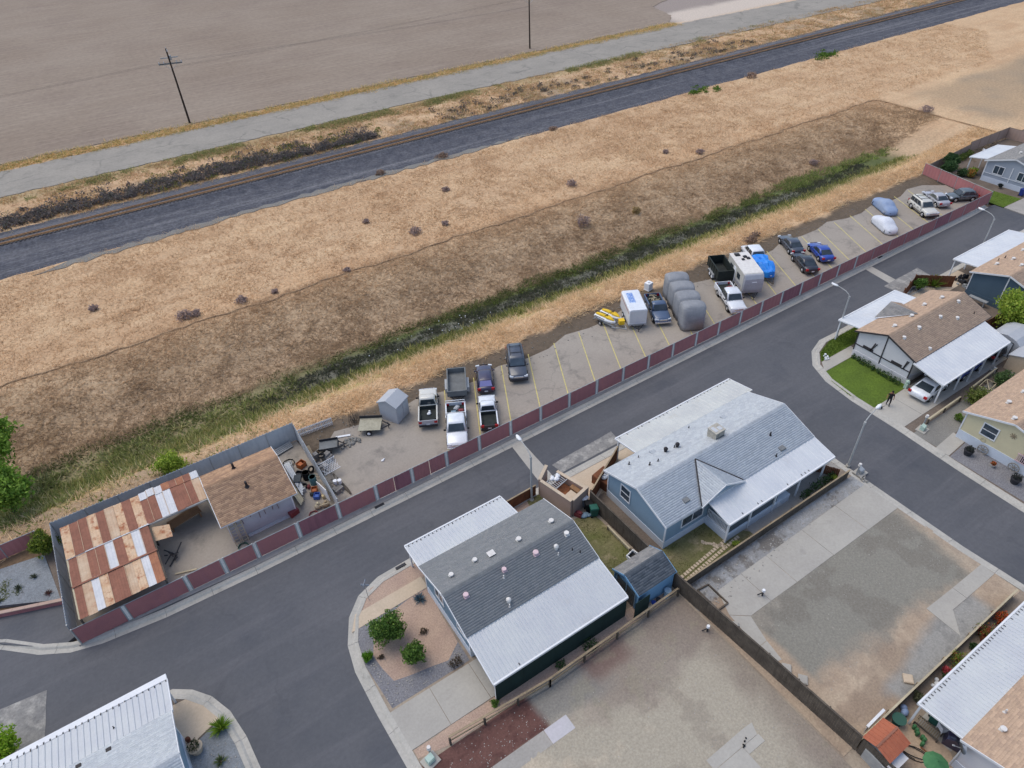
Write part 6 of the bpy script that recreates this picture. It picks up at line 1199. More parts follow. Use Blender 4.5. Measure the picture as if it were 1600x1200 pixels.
def dump_trailer(lab, m, inner, loc, h, L, W, zf, zt, tongue=1.2, fenders=True):
    t = thing('dump_trailer', lab, 'trailer', loc, h, G2); w = W/2; l = L/2
    trailer_chassis(t, L, W-.2, zf, 2, .36, tongue, y=w+.06 if fenders else w-.1)
    MB().box(-l, -w, zf, l, w, zf+.07).build('floor', inner, t)
    q = MB()
    for s in (-1, 1): q.box(-l, min(s*w, s*(w-.06)), zf+.07, l, max(s*w, s*(w-.06)), zt); q.box(-l, min(s*(w+.04), s*(w-.08)), zt, l, max(s*(w+.04), s*(w-.08)), zt+.07)
    for s in (-1, 1):
        for k in range(6): x = -l+.08+k*(L-.16)/5; q.box(x-.04, min(s*w, s*(w+.05)), zf, x+.04, max(s*w, s*(w+.05)), zt)
    q.build('side', m, t)
    for x in (-l, l-.06): q = MB(); q.box(x, -w+.06, zf+.07, x+.06, w-.06, zt); q.box(x-.02, -w+.06, zt, x+.08, w-.06, zt+.07); q.build('end_gate', m, t)
    if fenders:
        for s in (-1, 1): MB().extr([(-1.0, s*(w+.02), .45), (-.85, s*(w+.02), .86), (.75, s*(w+.02), .86), (.9, s*(w+.02), .45), (.86, s*(w+.02), .45), (.72, s*(w+.02), .82), (-.82, s*(w+.02), .82), (-.96, s*(w+.02), .45)], (0, s*.26, 0)).build('fender', 'galv', t)
    return t
dump_trailer('empty grey dump trailer behind the white crew cab pickup', 'trailer_grey', 'trailer_grey', (23.55, 47.95, .03), HT, 3.7, 1.85, .75, 1.35, .7)
sedan('dark purple hatchback with cream hood behind the small white pickup', 'paint_plum', (26.45, 47.35, .03), HD, L=4.2, W=1.72, H=1.46, hatch=True, rear_glass='glass_sky_reflection', group=G2)
pickup('small white pickup with a black bed backed up to the maroon fence', 'paint_white', (23.95, 42.75, .03), HD, L=4.6, W=1.7, H=1.6, small=True, tailgate='paint_black', group=G2, liner='bed_liner', bumper='steel_dark')
suv('dark charcoal sport utility wagon parked alone nose outwards', 'paint_charcoal', (30.3, 47.35, .03), HT, group=G2, glass='pane_glass')
# -- jet skis
def jetskis():
    t = thing('boat_trailer', 'galvanised two place watercraft trailer at the edge of the pavement', 'trailer', (43.35, 48.2, .03), math.radians(-80), G2)
    q = MB()
    for y in (-.75, -.25, .25, .75): q.bar((-1.5, y, .45), (1.2, y, .45), .08, .08)
    for x in (-1.4, 0, 1.2): q.bar((x, -.95, .38), (x, .95, .38), .07, .09)
    for s in (-1, 1): q.bar((1.2, s*.9, .4), (2.5, 0, .36), .07, .09)
    q.build('frame', 'galv', t); wheels(t, (-.4,), 1.02, .26, .16, 'chrome')
    for i, y in enumerate((-.5, .5)):
        R_ = rotz(math.radians(-80)) @ Vector((-.15, y, 0))
        j = thing('jet_ski', ['yellow and white jet ski on the trailer, nearest the white box trailer', 'yellow and white jet ski on the trailer, furthest from the white box trailer'][1-i], 'jet ski', (43.35+R_.x, 48.2+R_.y, .52), math.radians(-80), 'jet skis on one trailer')
        sec = lambda x, w, z0, z1: [(x, -w*.5, z0), (x, -w, z0+(z1-z0)*.6), (x, -w*.9, z1), (x, 0, z1+.03), (x, w*.9, z1), (x, w, z0+(z1-z0)*.6), (x, w*.5, z0)]
        MB().loft([sec(-1.35, .36, .08, .36), sec(-.6, .44, .0, .40), (sec(.4, .42, .0, .46)), sec(1.0, .3, .08, .5), sec(1.45, .06, .3, .48)]).build('hull', 'paper_white', j, smooth=True)
        MB().loft([sec(-1.25, .16, .36, .52), sec(-.6, .2, .38, .66), sec(.0, .18, .4, .68), sec(.15, .14, .4, .56)]).build('seat', 'seat_yellow', j, smooth=True)
        MB().loft([sec(.15, .2, .42, .66), sec(.4, .3, .44, .74), sec(.9, .22, .46, .66), sec(1.25, .08, .46, .54)]).build('hood', 'seat_yellow', j, smooth=True)
        q = MB(); q.bar((.2, -.32, .84), (.2, .32, .84), .05, .05); q.bar((.3, 0, .7), (.2, 0, .86), .08, .08); q.build('handlebar', 'black', j)
        q = MB()
        for y2 in (-.4, .4): q.bar((-1.2, y2, .37), (.2, y2, .42), .07, .03)
        q.build('foot_strip', 'black', j)
    q = MB(); q.box(-.3, -.28, 0, .3, .28, .45); q.box(-.32, -.3, .45, .32, .3, .52); obj1('gear_box', 'yellow gear box at the tongue of the watercraft trailer', 'box', q, 'seat_yellow', (43.9, 46.75, .5), -.4)
jetskis()
def box_trailer():
    t = thing('box_trailer', 'white box trailer with blue lettering across its roof', 'trailer', (46.1, 47.3, .03), HT, G2); w = 1.02; l = 2.05
    trailer_chassis(t, 4.0, 1.9, .55, 2, .32, .9, y=w-.02)
    q = MB(); q.loft([[(x, -y, .5), (x, -y, 2.32), (x, -y+.12, 2.45), (x, y-.12, 2.45), (x, y, 2.32), (x, y, .5)] for x, y in ((-l, w-.03), (-l+.08, w), (l-.12, w), (l, w-.08))]); q.build('body', 'paint_white', t)
    q = MB(); q.box(l-.01, -w+.12, .75, l+.02, w-.12, 2.3); q.build('front_panel', 'awning_smooth', t); MB().box(l-.06, -w+.02, .44, l+.06, w-.02, .64).build('bumper', 'galv', t)
    q = MB(); q.box(-l+.05, -w-.012, .5, l-.1, -w+.01, .62); q.box(-l+.05, w-.01, .5, l-.1, w+.012, .62); q.build('trim_strip', 'wall_grey', t)
    q = MB(); q.box(-l+.05, -w-.016, 1.95, l-.1, -w+.01, 2.02); q.box(-l+.05, w-.01, 1.95, l-.1, w+.016, 2.02); q.build('red_stripe', 'hose_red', t)
    # blue hand-painted lettering band along the roof (not legible in the photo)
    r = random.Random(9); q = MB(); x = -1.45
    q.box(-1.5, .02, 2.452, .55, .06, 2.458); q.box(-1.5, -.62, 2.452, .55, -.58, 2.458)
    while x < .45:
        w_ = r.uniform(.12, .2); q.bar((x, -.5, 2.456), (x+r.uniform(-.04, .06), -.04, 2.456), .07, .008)
        if r.random() < .8: q.bar((x, -.04, 2.457), (x+w_, -.1, 2.457), .06, .008)
        if r.random() < .8: q.bar((x, -.28, 2.458), (x+w_, -.26, 2.458), .06, .008)
        if r.random() < .6: q.bar((x+.02, -.5, 2.459), (x+w_, -.46, 2.459), .06, .008)
        x += w_+.07
    q.build('lettering', 'bin_blue2', t); MB().box(-1.5, -.58, 2.4505, .55, .02, 2.4535).build('lettering_ground', 'wall_lightblue2', t)
mat('bin_blue2', G_(40, 96, 186), rough=.5); mat('wall_lightblue2', G_(156, 186, 222), G_(190, 206, 226), 1.5, .6)
box_trailer()
pickup('old dark blue pickup with cut branches in its bed beside the white box trailer', 'paint_navy', (48.95, 46.45, .03), HT, L=5.2, W=1.9, H=1.78, group=G2)
q = MB(); r_ = random.Random(6)
for k in range(22): a = r_.uniform(0, 6.3); p = Vector((r_.uniform(-.9, .7), r_.uniform(-.5, .5), .1+r_.random()*.25)); q.bar(p, p+Vector((.4*math.cos(a), .4*math.sin(a), r_.uniform(-.05, .2))), .06, .05)
obj1('branch_load', 'pale cut branches heaped in the dark blue pickup bed', 'branches', q, 'wood_pale', (49.75, 47.95, .75), HT)
def covered_rv():
    b = MB(); L, W = 8.3, 1.3; N = 49; rings = []
    for i in range(N):
        u = i/(N-1); x = -L/2+L*u; hump = abs(math.sin(u*math.pi*4)); k = hump**.36
        end = min(1, u/.05, (1-u)/.03); e = .90+.10*max(0, end)**.5
        zt = (2.40+.68*k)*(.82+.18*min(1, max(0, end)*1.0)); w = (W-.22+.22*k)*e; ring_ = []
        for j in range(17):
            s = -1+2*j/16; a = abs(s)
            if a > .55: f = (a-.55)/.45; y = w*(1+.03*f)+.035*math.sin(u*60+f*4)*f; z = (zt-.35)*(1-f)+.12*f
            else: f = a/.55; y = w*math.sin(f*math.pi/2); z = zt-.35+.35*math.cos(f*math.pi/2)**.8
            ring_.append((x+.02*math.sin(j*2.1+i), math.copysign(y, s) if s else 0, z))
        rings.append(ring_)
    b.loft(rings); t = thing('covered_trailer', 'tall trailer under a bulging grey cloth cover with four humps', 'trailer', (51.65, 45.15, .03), HD, G2)
    b.build('cover', 'cover_grey', t, smooth=True)
    q = MB()
    for u in (0, .25, .5, .75): x = -L/2+L*u+(.25 if u == 0 else 0); q.tube([(x, -W+.19, .2), (x, -W+.21, 1.2), (x, -W+.24, 2.0)], .02, 5); q.tube([(x, W-.19, .2), (x, W-.21, 1.2), (x, W-.24, 2.0)], .02, 5)
    q.build('tie_strap', 'steel_dark', t); wheels(t, (.4, 1.2), W-.25, .34, .2)
covered_rv()
q = MB(); q.box(-.4, -.36, .08, .4, .36, .95); q.cyl((0, 0, .95), (0, 0, 1.08), .16, n=10); q.box(-.44, -.4, 0, .44, .4, .08); obj1('water_tank', 'white square plastic water tank on the dry grass verge', 'tank', q, 'paper_white', (51.7, 50.9, .02), .2, bevel=.04)
dump_trailer('black high sided dump trailer beside the travel trailer', 'dump_black', 'bed_liner', (60.55, 47.9, .03), HT, 3.9, 1.95, .7, 1.85, .6, fenders=True)
pickup('white crew cab pickup with a red load in its bed next to the travel trailer', 'paint_white', (57.25, 43.2, .03), HT, L=5.7, W=1.95, H=1.88, crew=True, group=G2)
cargo((57.25, 43.2, .03), HT, [('crate', 'pale red box in the bed of the white pickup by the travel trailer', 'box', 'hose_red', (.4, .35, .5), (-1.2, .3, .75))])
def travel_trailer():
    t = thing('travel_trailer', 'white travel trailer with a grey curved front cap and roof vents', 'travel trailer', (61.35, 44.9, .03), HT, G2); w = 1.15; l = 2.75
    trailer_chassis(t, 5.0, 2.0, .6, 2, .34, 1.1, y=w-.1)
    pr = [(-l, .55), (-l, 2.85), (l-.5, 2.85), (l-.5, .55)]
    MB().extr([(x, -w, z) for x, z in pr], (0, 2*w, 0)).build('body', 'paint_cream', t, bevel=.06)
    MB().extr([(x, -w-.004, z) for x, z in ((l-.49, .5), (l-.49, 2.86), (l-.3, 2.8), (l-.05, 2.35), (l+.02, 1.8), (l, 1.0), (l-.12, .5))], (0, 2*w+.008, 0)).build('front_cap', 'paint_silver', t, bevel=.08)
    q = MB(); q.extr([(l-.02, -.28, 1.95), (l-.02, .34, 1.95), (l-.02, .30, 2.04), (l-.02, -.2, 2.03)], (.06, 0, 0)); q.build('logo', 'paper_white', t)
    MB().box(-l-.02, -w-.01, 2.82, l-.6, w+.01, 2.88).build('roof', 'vent_white', t)
    for x, y, s in ((-2.2, -.4, .3), (-1.6, .35, .22), (-1.2, .6, .2), (-1.0, -.1, .16)): q = MB(); q.box(x-s, y-s, 2.88, x+s, y+s, 2.98); q.box(x-s*.7, y-s*.7, 2.98, x+s*.7, y+s*.7, 3.04); q.build('roof_vent', 'steel_dark', t)
    for s in (-1, 1):
        for x in (-1.9, .4): MB().box(x, s*w-.02, 1.5, x+.9, s*w+.02, 2.2).build('window', 'glass_dark', t)
        MB().box(-.75, s*w-.015, .6, -.1, s*w+.015, 2.4).build('door', 'paper_white', t)
        q = MB(); q.hexa([(-2.7, s*w, .75), (1.9, s*w, .75), (1.9, s*(w+.012), .75), (-2.7, s*(w+.012), .75), (-2.7, s*w, .95), (1.9, s*w, 1.25), (1.9, s*(w+.012), 1.25), (-2.7, s*(w+.012), .95)]); q.build('stripe', 'paint_silver', t)
travel_trailer()
def boat():
    t = thing('tarped_boat', 'boat on a trailer wrapped in a bright blue tarp', 'boat', (65.4, 45.4, .03), HT, G2)
    trailer_chassis(t, 3.6, 1.5, .5, 1, .3, 1.5, m='wood_dark')
    r = random.Random(2); rings = []
    for i in range(13):
        u = i/12; x = -2.3+4.5*u; w = 1.02*(1-max(0, u-.62)**2*4.2)*(.86+.14*min(1, u*6)); zt = 1.35+.35*math.sin(u*3.0)+.18*math.sin(u*13); ring_ = []
        for j in range(13):
            s = -1+2*j/12; a = abs(s); n_ = r.uniform(-.05, .05)
            y = w*min(1, a*1.35)*(1 if s >= 0 else -1); z = (zt-.32*max(0, a*1.35-.2)**1.5 if a < .74 else .62+(.3)*(1-a)/.26)+n_*2
            ring_.append((x+n_, y+n_, z))
        rings.append(ring_)
    MB().loft(rings).build('tarp', 'tarp_blue', t)
    MB().loft([[(x, -w, .95), (x, -w*.4, .42+k), (x, w*.4, .42+k), (x, w, .95)] for x, w, k in ((-2.1, .9, .0), (.6, .9, .0), (1.7, .5, .15), (2.3, .1, .45))]).build('hull', 'paper_white', t, smooth=True)
boat()
def cab_boat():
    t = thing('camper_van', 'white van with dark rear window half hidden behind the tarped boat', 'van', (67.2, 48.7, .03), HD, G2); w = .95; l = 1.8
    hull([(-l, w-.1, .4, 1.15), (-l+.1, w, .34, 1.25), (l*.4, w, .34, 1.22), (l*.9, w-.08, .4, 1.0), (l, w-.2, .5, .8)]).build('body', 'paint_white', t, smooth=True)
    q = MB(); cabin(q, -l*.95, -l*.8, l*.1, l*.5, w-.05, w-.2, 1.2, 1.85); q.build('roof', 'paint_white', t, smooth=True); glasshouse(t, -l*.95, -l*.8, l*.1, l*.5, w-.05, w-.2, 1.2, 1.85, ((.08, .45), (.5, .88))); wheels(t, (-l*.6, l*.6), w-.1); lights(t, 2*l, w, .8, 1.0)
cab_boat()
# -- far group
sedan('black and silver sedan at the far edge of the pavement above another dark sedan', 'paint_charcoal', (73.1, 47.5, .03), HD, L=4.7, rear_glass='glass_dark', group=G2)
sedan('black sedan with silver roof reflections parked close to the maroon fence', 'paint_black', (70.7, 43.5, .03), HD, L=4.7, group=G2)
sedan('bright blue sedan parked by itself beyond the black sedan', 'paint_blue', (74.45, 44.0, .03), HD, L=4.5, group=G2)
def covered_car(lab, m, loc, h, L=4.6, W=1.86, H=1.45, seed=1):
    r = random.Random(seed); prof = [(0, .55), (.03, .80), (.14, .92), (.26, 1.02), (.40, 1.38), (.5, 1.45), (.62, 1.40), (.74, 1.05), (.86, .92), (.97, .74), (1, .5)]; rings = []; N = 27
    for i in range(N):
        u = i/(N-1); k = max(j for j in range(len(prof)-1) if prof[j][0] <= u+1e-9); (u0, z0), (u1, z1) = prof[k], prof[k+1]; z = z0+(z1-z0)*(u-u0)/(u1-u0); z *= H/1.45
        w = W/2*(1-.55*abs(2*u-1)**7); wt = w*(.74 if z < 1.05*H/1.45 else .70-.1*(z-1.05)); rg = []
        for y, zz in ((-w-.02, .12), (-w, .35), (-w+.01, .62), (-w*.97, z*.8), (-wt, z*.97), (-wt*.45, z+.01), (0, z+.03), (wt*.45, z+.01), (wt, z*.97), (w*.97, z*.8), (w-.01, .62), (w, .35), (w+.02, .12)):
            n_ = .02*math.sin(u*47+zz*6)+r.uniform(-.012, .012); rg.append((-L/2+L*u, y+n_, min(zz, z+.03)+n_*.5))
        rings.append(rg)
    t = thing('covered_car', lab, 'car', loc, h, G2); MB().loft(rings).build('cover', m, t, smooth=True); wheels(t, (-L*.3, L*.31), W/2-.14, .31, .2); return t
covered_car('sedan under a blue grey cloth cover touching the white covered car', 'cover_blue', (92.4, 47.1, .03), HT, 4.7, seed=3)
covered_car('car under a white cloth cover near the maroon fence', 'cover_white', (87.4, 43.8, .03), HT, 4.6, seed=4)
suv('white wagon with dark windows parked nose towards the street beside a silver sedan', 'paint_cream', (95.7, 43.5, .03), HT, L=4.7, group=G2, cat='car')
sedan('silver purple sedan tucked behind the white wagon', 'paint_silver', (100.0, 44.2, .03), HD, L=4.6, group=G2)
sedan('slate grey hatchback parked sideways in the corner of the maroon fence', 'paint_slate', (103.6, 42.6, .03), math.radians(150), L=4.1, H=1.5, hatch=True, group=G2)
# -- carport
sedan('white coupe parked half under the white carport', 'paint_white', (60.55, 21.0, .035), math.radians(2), L=4.7, W=1.88, H=1.36, coupe=True)
suv('dark blue wagon in the shade of the carport behind the white coupe', 'paint_blue', (66.0, 20.9, .035), 0, L=4.6, rack=False)
sedan('black car at the back end of the white carport', 'paint_black', (71.6, 20.6, .035), 0, L=4.4, hatch=True)
# -- small trailers
def utility_trailers():
    t = thing('utility_trailer', 'small dark utility trailer with low sides in the dirt corner', 'trailer', (9.75, 47.45, .03), math.radians(-22)); w, l = .62, .85
    trailer_chassis(t, 1.7, 1.2, .55, 1, .27, .6, y=w+.12); MB().box(-l, -w, .55, l, w, .6).build('floor', 'trailer_grey', t)
    q = MB(); q.box(-l, w-.05, .6, l, w, .85); q.box(l-.05, -w, .6, l, w-.05, .85); q.box(-l, -w, .6, l-.05, -w+.05, .72); q.build('side', 'steel_dark', t)
    t = thing('utility_trailer', 'flat pale deck utility trailer with two visible wheels beside the small grey shed', 'trailer', (14.0, 47.75, .03), math.radians(-32)); w, l = .85, 1.05
    trailer_chassis(t, 2.1, 1.5, .6, 1, .27, .8, y=w+.0)
    for k in range(9): MB().box(-l, -w+k*.19, .6, l, -w+k*.19+.18, .65).build('deck_board', 'wood_pale2', t)
    q = MB(); q.box(-l-.05, w, .6, l, w+.05, .95); q.build('side_rail', 'steel_dark', t)
mat('wood_pale2', G_(172, 166, 146), G_(154, 148, 130), 1.2, .9, 7, .1, stain=(G_(92, 86, 76), 1.6, .6, .8))
utility_trailers()
# ------------------------------------------------------------------ trees, bushes, small things
GR = [(98, 130, 56), (82, 114, 48), (120, 148, 68), (72, 100, 46)]; YG = [(160, 178, 66), (140, 164, 58), (176, 188, 82), (122, 146, 56)]; DGR = [(64, 92, 54), (54, 80, 46), (82, 108, 64), (72, 96, 58)]
mat('bark', G_(92, 78, 66), G_(76, 66, 56), 2, .95, 8, .15)
def tree(name, lab, cat, loc, h, R, n, cols, leaf=.12, trunk_r=.12, limbs=5, crown_z=.6, lobes=5, seed=1, multi=False, group=None, shell=.35, zr=.75):
    t = thing(name, lab, cat, loc, 0, group); r = random.Random(seed); b = MB(); cz = h*crown_z; tips = []
    if not multi: b.tube([(0, 0, -.1), (r.uniform(-.05, .05)*h*.2, .02, cz*.4), (0, 0, cz*.8)], [trunk_r*1.25, trunk_r, trunk_r*.75], 8)
    for k in range(limbs):
        a = 2*math.pi*k/limbs+r.uniform(-.4, .4); q = R*r.uniform(.35, .72); z = cz+r.uniform(-.3, .5)*R*zr; s = (0, 0, 0) if multi else (0, 0, cz*.7)
        b.tube([s, (math.cos(a)*q*.5, math.sin(a)*q*.5, (s[2]+z)*.55), (math.cos(a)*q, math.sin(a)*q, z)], [trunk_r*.6, trunk_r*.4, trunk_r*.12], 6); tips.append((math.cos(a)*q, math.sin(a)*q, z))
    b.build('trunk', 'bark', t)
    P = [shrub_leaves((0, 0, cz), (R*.8, R*.8, R*zr), n//3, leaf, cols, seed*31, shell=shell)]
    for k in range(lobes):
        a = 2*math.pi*k/lobes+r.uniform(-.5, .5); d = R*r.uniform(.35, .6); s = R*r.uniform(.42, .62)
        P.append(shrub_leaves((d*math.cos(a), d*math.sin(a), cz+r.uniform(-.35, .55)*R*zr), (s, s, s*.85), int(n*.67/lobes), leaf, cols, seed*57+k, shell=shell))
    leaf_obj('crown', P, t); return t
def blade_plant(name, lab, cat, loc, n, L, w, cols, lean=.9, seed=1, group=None):
    r = np.random.default_rng(seed); a = r.uniform(0, 2*np.pi, n); e = r.uniform(.15, 1, n)*lean; Ls = L*r.uniform(.6, 1.1, n); V = []; F = []; C = []; pal = [lin(*c) for c in cols]
    for i in range(n):
        d = np.array([math.cos(a[i])*math.sin(e[i]), math.sin(a[i])*math.sin(e[i]), math.cos(e[i])]); s = np.array([-math.sin(a[i]), math.cos(a[i]), 0])*w; b = np.array([math.cos(a[i])*.05, math.sin(a[i])*.05, 0]); m = b+d*Ls[i]*.55; p = b+d*Ls[i]-np.array([0, 0, Ls[i]*.18*e[i]]); k = len(V)
        V += [b-s*.6, b+s*.6, m+s, m-s, p+s*.15, p-s*.15]; F += [(k, k+1, k+2, k+3), (k+3, k+2, k+4, k+5)]; c = np.array(pal[i % len(pal)])*r.uniform(.8, 1.2); C += [c, c]
    t = thing(name, lab, cat, loc, 0, group); link('leaves', np_mesh('leaves', np.array(V), np.array(F), cols=np.array(C)), 'leaf', t)
    MB().cyl((0, 0, -.05), (0, 0, L*.18), .07, .05, 7).build('stem', 'bark', t); return t
tree('garden_tree', 'larger round green tree in the gravel garden of the blue house', 'tree', (6.0, 27.1, 0), 2.6, 1.25, 5200, GR, .085, .07, 7, .52, 6, 3, True, zr=.9)
tree('garden_tree', 'smaller green tree nearer the carport in the gravel garden', 'tree', (6.75, 24.6, 0), 2.0, .85, 3400, GR, .08, .06, 6, .52, 5, 4, True, zr=.95)
tree('round_bush', 'small bright green round bush by the kerb bend', 'bush', (4.15, 26.6, 0), .75, .42, 1500, [(92, 138, 34), (78, 122, 30), (110, 150, 44)], .05, .03, 5, .5, 3, 5, True)
blade_plant('agave', 'blue grey agave plant beside the blue gable wall', 'plant', (9.2, 28.7, 0), 70, .62, .035, [(86, 108, 122), (70, 92, 108), (100, 120, 130)], 1.2, 6)
blade_plant('spiky_plant', 'bright green spiky clump beside the corner drive', 'plant', (-5.6, 27.6, .0), 130, .95, .03, [(112, 142, 40), (90, 124, 34), (134, 158, 60)], 1.15, 7)
blade_plant('spiky_plant', 'smaller dusty green clump on the bluish gravel corner bed', 'plant', (-6.15, 25.6, .0), 60, .5, .025, [(100, 116, 70), (84, 100, 60), (120, 120, 84)], 1.2, 8)
tree('round_bush', 'small bush at the foot of the dark green carport screen', 'bush', (9.55, 19.0, 0), .55, .3, 700, GR, .05, .03, 4, .5, 3, 9, True)
for i, (x, y, s, lab) in enumerate(((14.6, 18.75, .3, 'dark low shrub midway along the rail fence'), (17.1, 18.7, .45, 'dusty green shrub behind the rail fence near the shed end'), (8.9, 22.9, .35, 'dry brown shrub at the corner of the blue house'), (4.9, 26.2, .16, 'tiny dry plant in the pinkish gravel near the kerb'), (8.2, 26.2, .24, 'thin dark dry plant in the middle of the pinkish gravel'))):
    t = thing('low_shrub', lab, 'shrub', (x, y, 0)); leaf_obj('foliage', [shrub_leaves((0, 0, s*.7), (s*1.3, s, s*.8), int(900*s), .06, DGR if i < 2 else [(104, 90, 76), (92, 82, 68)], 60+i)], t); MB().tube([(0, 0, -.05), (0, .02, s*.8)], .03, 6).build('stem', 'bark', t)
tree('yellow_bush', 'yellowish green feathery bush behind the grey slatted fence', 'bush', (-2.9, 53.3, -.3), 2.3, 1.35, 4200, YG, .10, .07, 7, .5, 5, 11, True)
tree('fence_bush', 'yellow green bush at the corner of the grey slatted fence', 'bush', (-13.2, 49.6, 0), 2.4, 1.15, 3600, [(128, 140, 50), (104, 120, 44), (84, 104, 42)], .09, .07, 7, .5, 5, 12, True)
tree('fence_bush', 'low green bush against the back of the grey slatted fence', 'bush', (-8.6, 51.4, -.1), 1.2, .8, 1500, [(110, 126, 56), (90, 108, 48)], .09, .05, 5, .5, 4, 13, True)
tree('big_tree', 'tall leafy green tree at the left edge beside the drainage ditch', 'tree', (-16.6, 63.0, -1.2), 8.0, 3.6, 13000, [(132, 164, 66), (112, 148, 56), (152, 182, 78), (94, 126, 50)], .17, .2, 7, .62, 7, 14, zr=.95)
tree('big_tree', 'lower leafy tree in front of the tall left edge tree', 'tree', (-15.6, 57.6, -1.0), 5.0, 2.3, 8000, [(122, 156, 62), (102, 136, 54), (142, 172, 74)], .15, .16, 6, .58, 6, 15, zr=1.0)
tree('round_tree', 'bright lime green tree at the bottom left corner', 'tree', (-17.3, 33.0, 0), 2.9, 1.55, 6500, [(146, 178, 48), (120, 158, 40), (166, 192, 66)], .09, .1, 7, .55, 6, 16)
tree('garden_tree', 'bright yellow green tree between the dark blue house and the plastic sheds', 'tree', (77.0, 21.6, 0), 3.9, 2.3, 8000, YG, .14, .12, 7, .6, 6, 17)
tree('garden_tree', 'dark green leafy shrub tree nearest the far fence corner', 'tree', (110.3, 48.6, 0), 2.2, 1.15, 2600, DGR, .15, .08, 6, .55, 4, 18)
tree('garden_tree', 'dark green leafy shrub tree next to the grey house awning', 'tree', (112.5, 49.6, 0), 2.6, 1.05, 2400, DGR, .15, .08, 6, .6, 4, 19)
tree('leafy_bush', 'wide loose green bush below the carport of the white house', 'bush', (62.6, 17.3, 0), 1.6, 1.25, 2800, [(112, 126, 58), (90, 108, 48), (130, 136, 76)], .10, .06, 7, .5, 5, 20, True)
tree('leafy_bush', 'dull green bush between the low rail and the yellow house roof', 'bush', (66.8, 17.4, 0), 1.5, 1.1, 2400, [(92, 116, 70), (76, 100, 60)], .10, .06, 6, .5, 5, 21, True)
tree('leafy_bush', 'tiny green plant beside the yellow house corner', 'bush', (58.9, 17.1, 0), .7, .4, 700, [(110, 136, 54), (92, 118, 46)], .07, .04, 5, .5, 3, 22, True)
blade_plant('palm_plant', 'spiky bright green plant behind the brown fence beside the white house', 'plant', (78.8, 31.6, 0), 110, 1.5, .06, [(126, 150, 56), (104, 132, 48), (146, 164, 76)], 1.1, 23)
tree('leafy_bush', 'green bush behind the brown fence nearest the street gutter', 'bush', (76.6, 32.1, 0), 1.7, .8, 1300, GR, .1, .06, 5, .55, 4, 24, True)
def hedge(lab, pts, h, w, cols, seed, name='hedge', leaf=.07, dens=420):
    t = thing(name, lab, name, (pts[0][0], pts[0][1], 0)); o = pts[0]; P = []; b = MB(); r = random.Random(seed); k = 0
    for p, q in zip(pts, pts[1:]):
        n = max(1, int(math.dist(p, q)/.5))
        for i in range(n):
            x, y = p[0]+(q[0]-p[0])*i/n-o[0], p[1]+(q[1]-p[1])*i/n-o[1]; s = r.uniform(.7, 1.15); k += 1
            P.append(shrub_leaves((x, y, h*.5*s), (w*s, w*s, h*.55*s), dens//3, leaf, cols, seed*100+k)); b.cyl((x, y, -.05), (x, y, h*.4), .02, n=5)
    leaf_obj('foliage', P, t); b.build('stems', 'bark', t, kind='stuff')
hedge('low clipped hedge along the white house gable wall', [(59.4, 28.4), (59.2, 25.5), (59.15, 22.8)], .75, .32, DGR, 31)
hedge('leafy green hedge between the porch roof posts and the brown board fence', [(43.6, 19.2), (41.6, 19.15), (39.2, 19.1)], .85, .36, DGR, 32)
for i, (x, y, s, c, lab) in enumerate(((31.6, 18.95, .3, YG, 'small bright bush at the porch corner beside the board fence'), (43.5, 18.9, .34, YG, 'small bright bush at the street end of the board fence'))):
    tree('round_bush', lab, 'bush', (x, y, 0), .6, s, 600, c, .05, .03, 4, .5, 3, 40+i, True)
FL = [(150, 62, 44), (160, 84, 52), (108, 84, 52), (104, 118, 56)]
for i, (x, y, s, c, lab) in enumerate(((41.4, 4.0, .6, [(198, 96, 48), (176, 74, 44), (120, 90, 44)], 'orange flowering bush at the street end of the flower bed'), (39.5, 3.95, .85, FL, 'large red and green flowering bush in the flower bed beside the awning'), (36.0, 3.9, .75, [(120, 146, 54), (100, 128, 46), (150, 110, 60)], 'lime green bush with red tips in the flower bed'), (35.0, 4.1, .32, [(206, 96, 100), (190, 80, 88)], 'small pink flowering plant in the flower bed'), (34.6, 3.7, .5, DGR, 'dark green plant in the flower bed by the white stones'), (38.0, 4.05, .3, DGR, 'small dark plant midway along the flower bed'), (31.9, 4.1, .4, [(110, 112, 84), (96, 100, 76)], 'grey green plant at the near end of the flower bed'))):
    tree('flower_bush', lab, 'bush', (x, y, 0), 1.1 if s > .55 else .7, s, int(1900*s), c, .06, .03, 5, .5, 4, 50+i, True)
q = MB()
for k, (x, y, r_) in enumerate(((0, 0, .22), (.3, .2, .16), (-.25, .12, .13))): q.ball((x, y, r_*.7), r_, 7, 5, (1, .9, .8))
obj1('white_stones', 'cluster of white stones in the flower bed', 'stones', q, 'paper_white', (33.75, 3.95, 0))
for i, (x, y, s, lab) in enumerate(((-15.6, 47.1, .28, 'small green desert plant on the bluish gravel'), (-16.9, 46.7, .22, 'small dark plant on the bluish gravel at the picture edge'), (-13.7, 45.3, .24, 'reddish dark plant on the bluish gravel near the corner'), (-14.5, 47.6, .24, 'dark spiky plant in the middle of the bluish gravel'))):
    blade_plant('desert_plant', lab, 'plant', (x, y, .03), 34, s*1.5, .03, [(84, 92, 72), (70, 78, 64)] if i != 2 else [(104, 66, 62), (84, 70, 64)], 1.2, 70+i)
P = scatter(500, -18, -15.4, 46.6, 49.4, lambda x, y: (fbm(x, y, 1.2, 77) > .5).astype(float), 78); P[:, 2] = .03
link('weedy_grass', tuft_mesh('weedy_grass', P, .12+.12*RNG.random(len(P)), mixcol(len(P), [(138, 140, 84), (120, 126, 72)], 79), 4, .05, .12, .7, seed=79), 'leaf', kind='stuff')
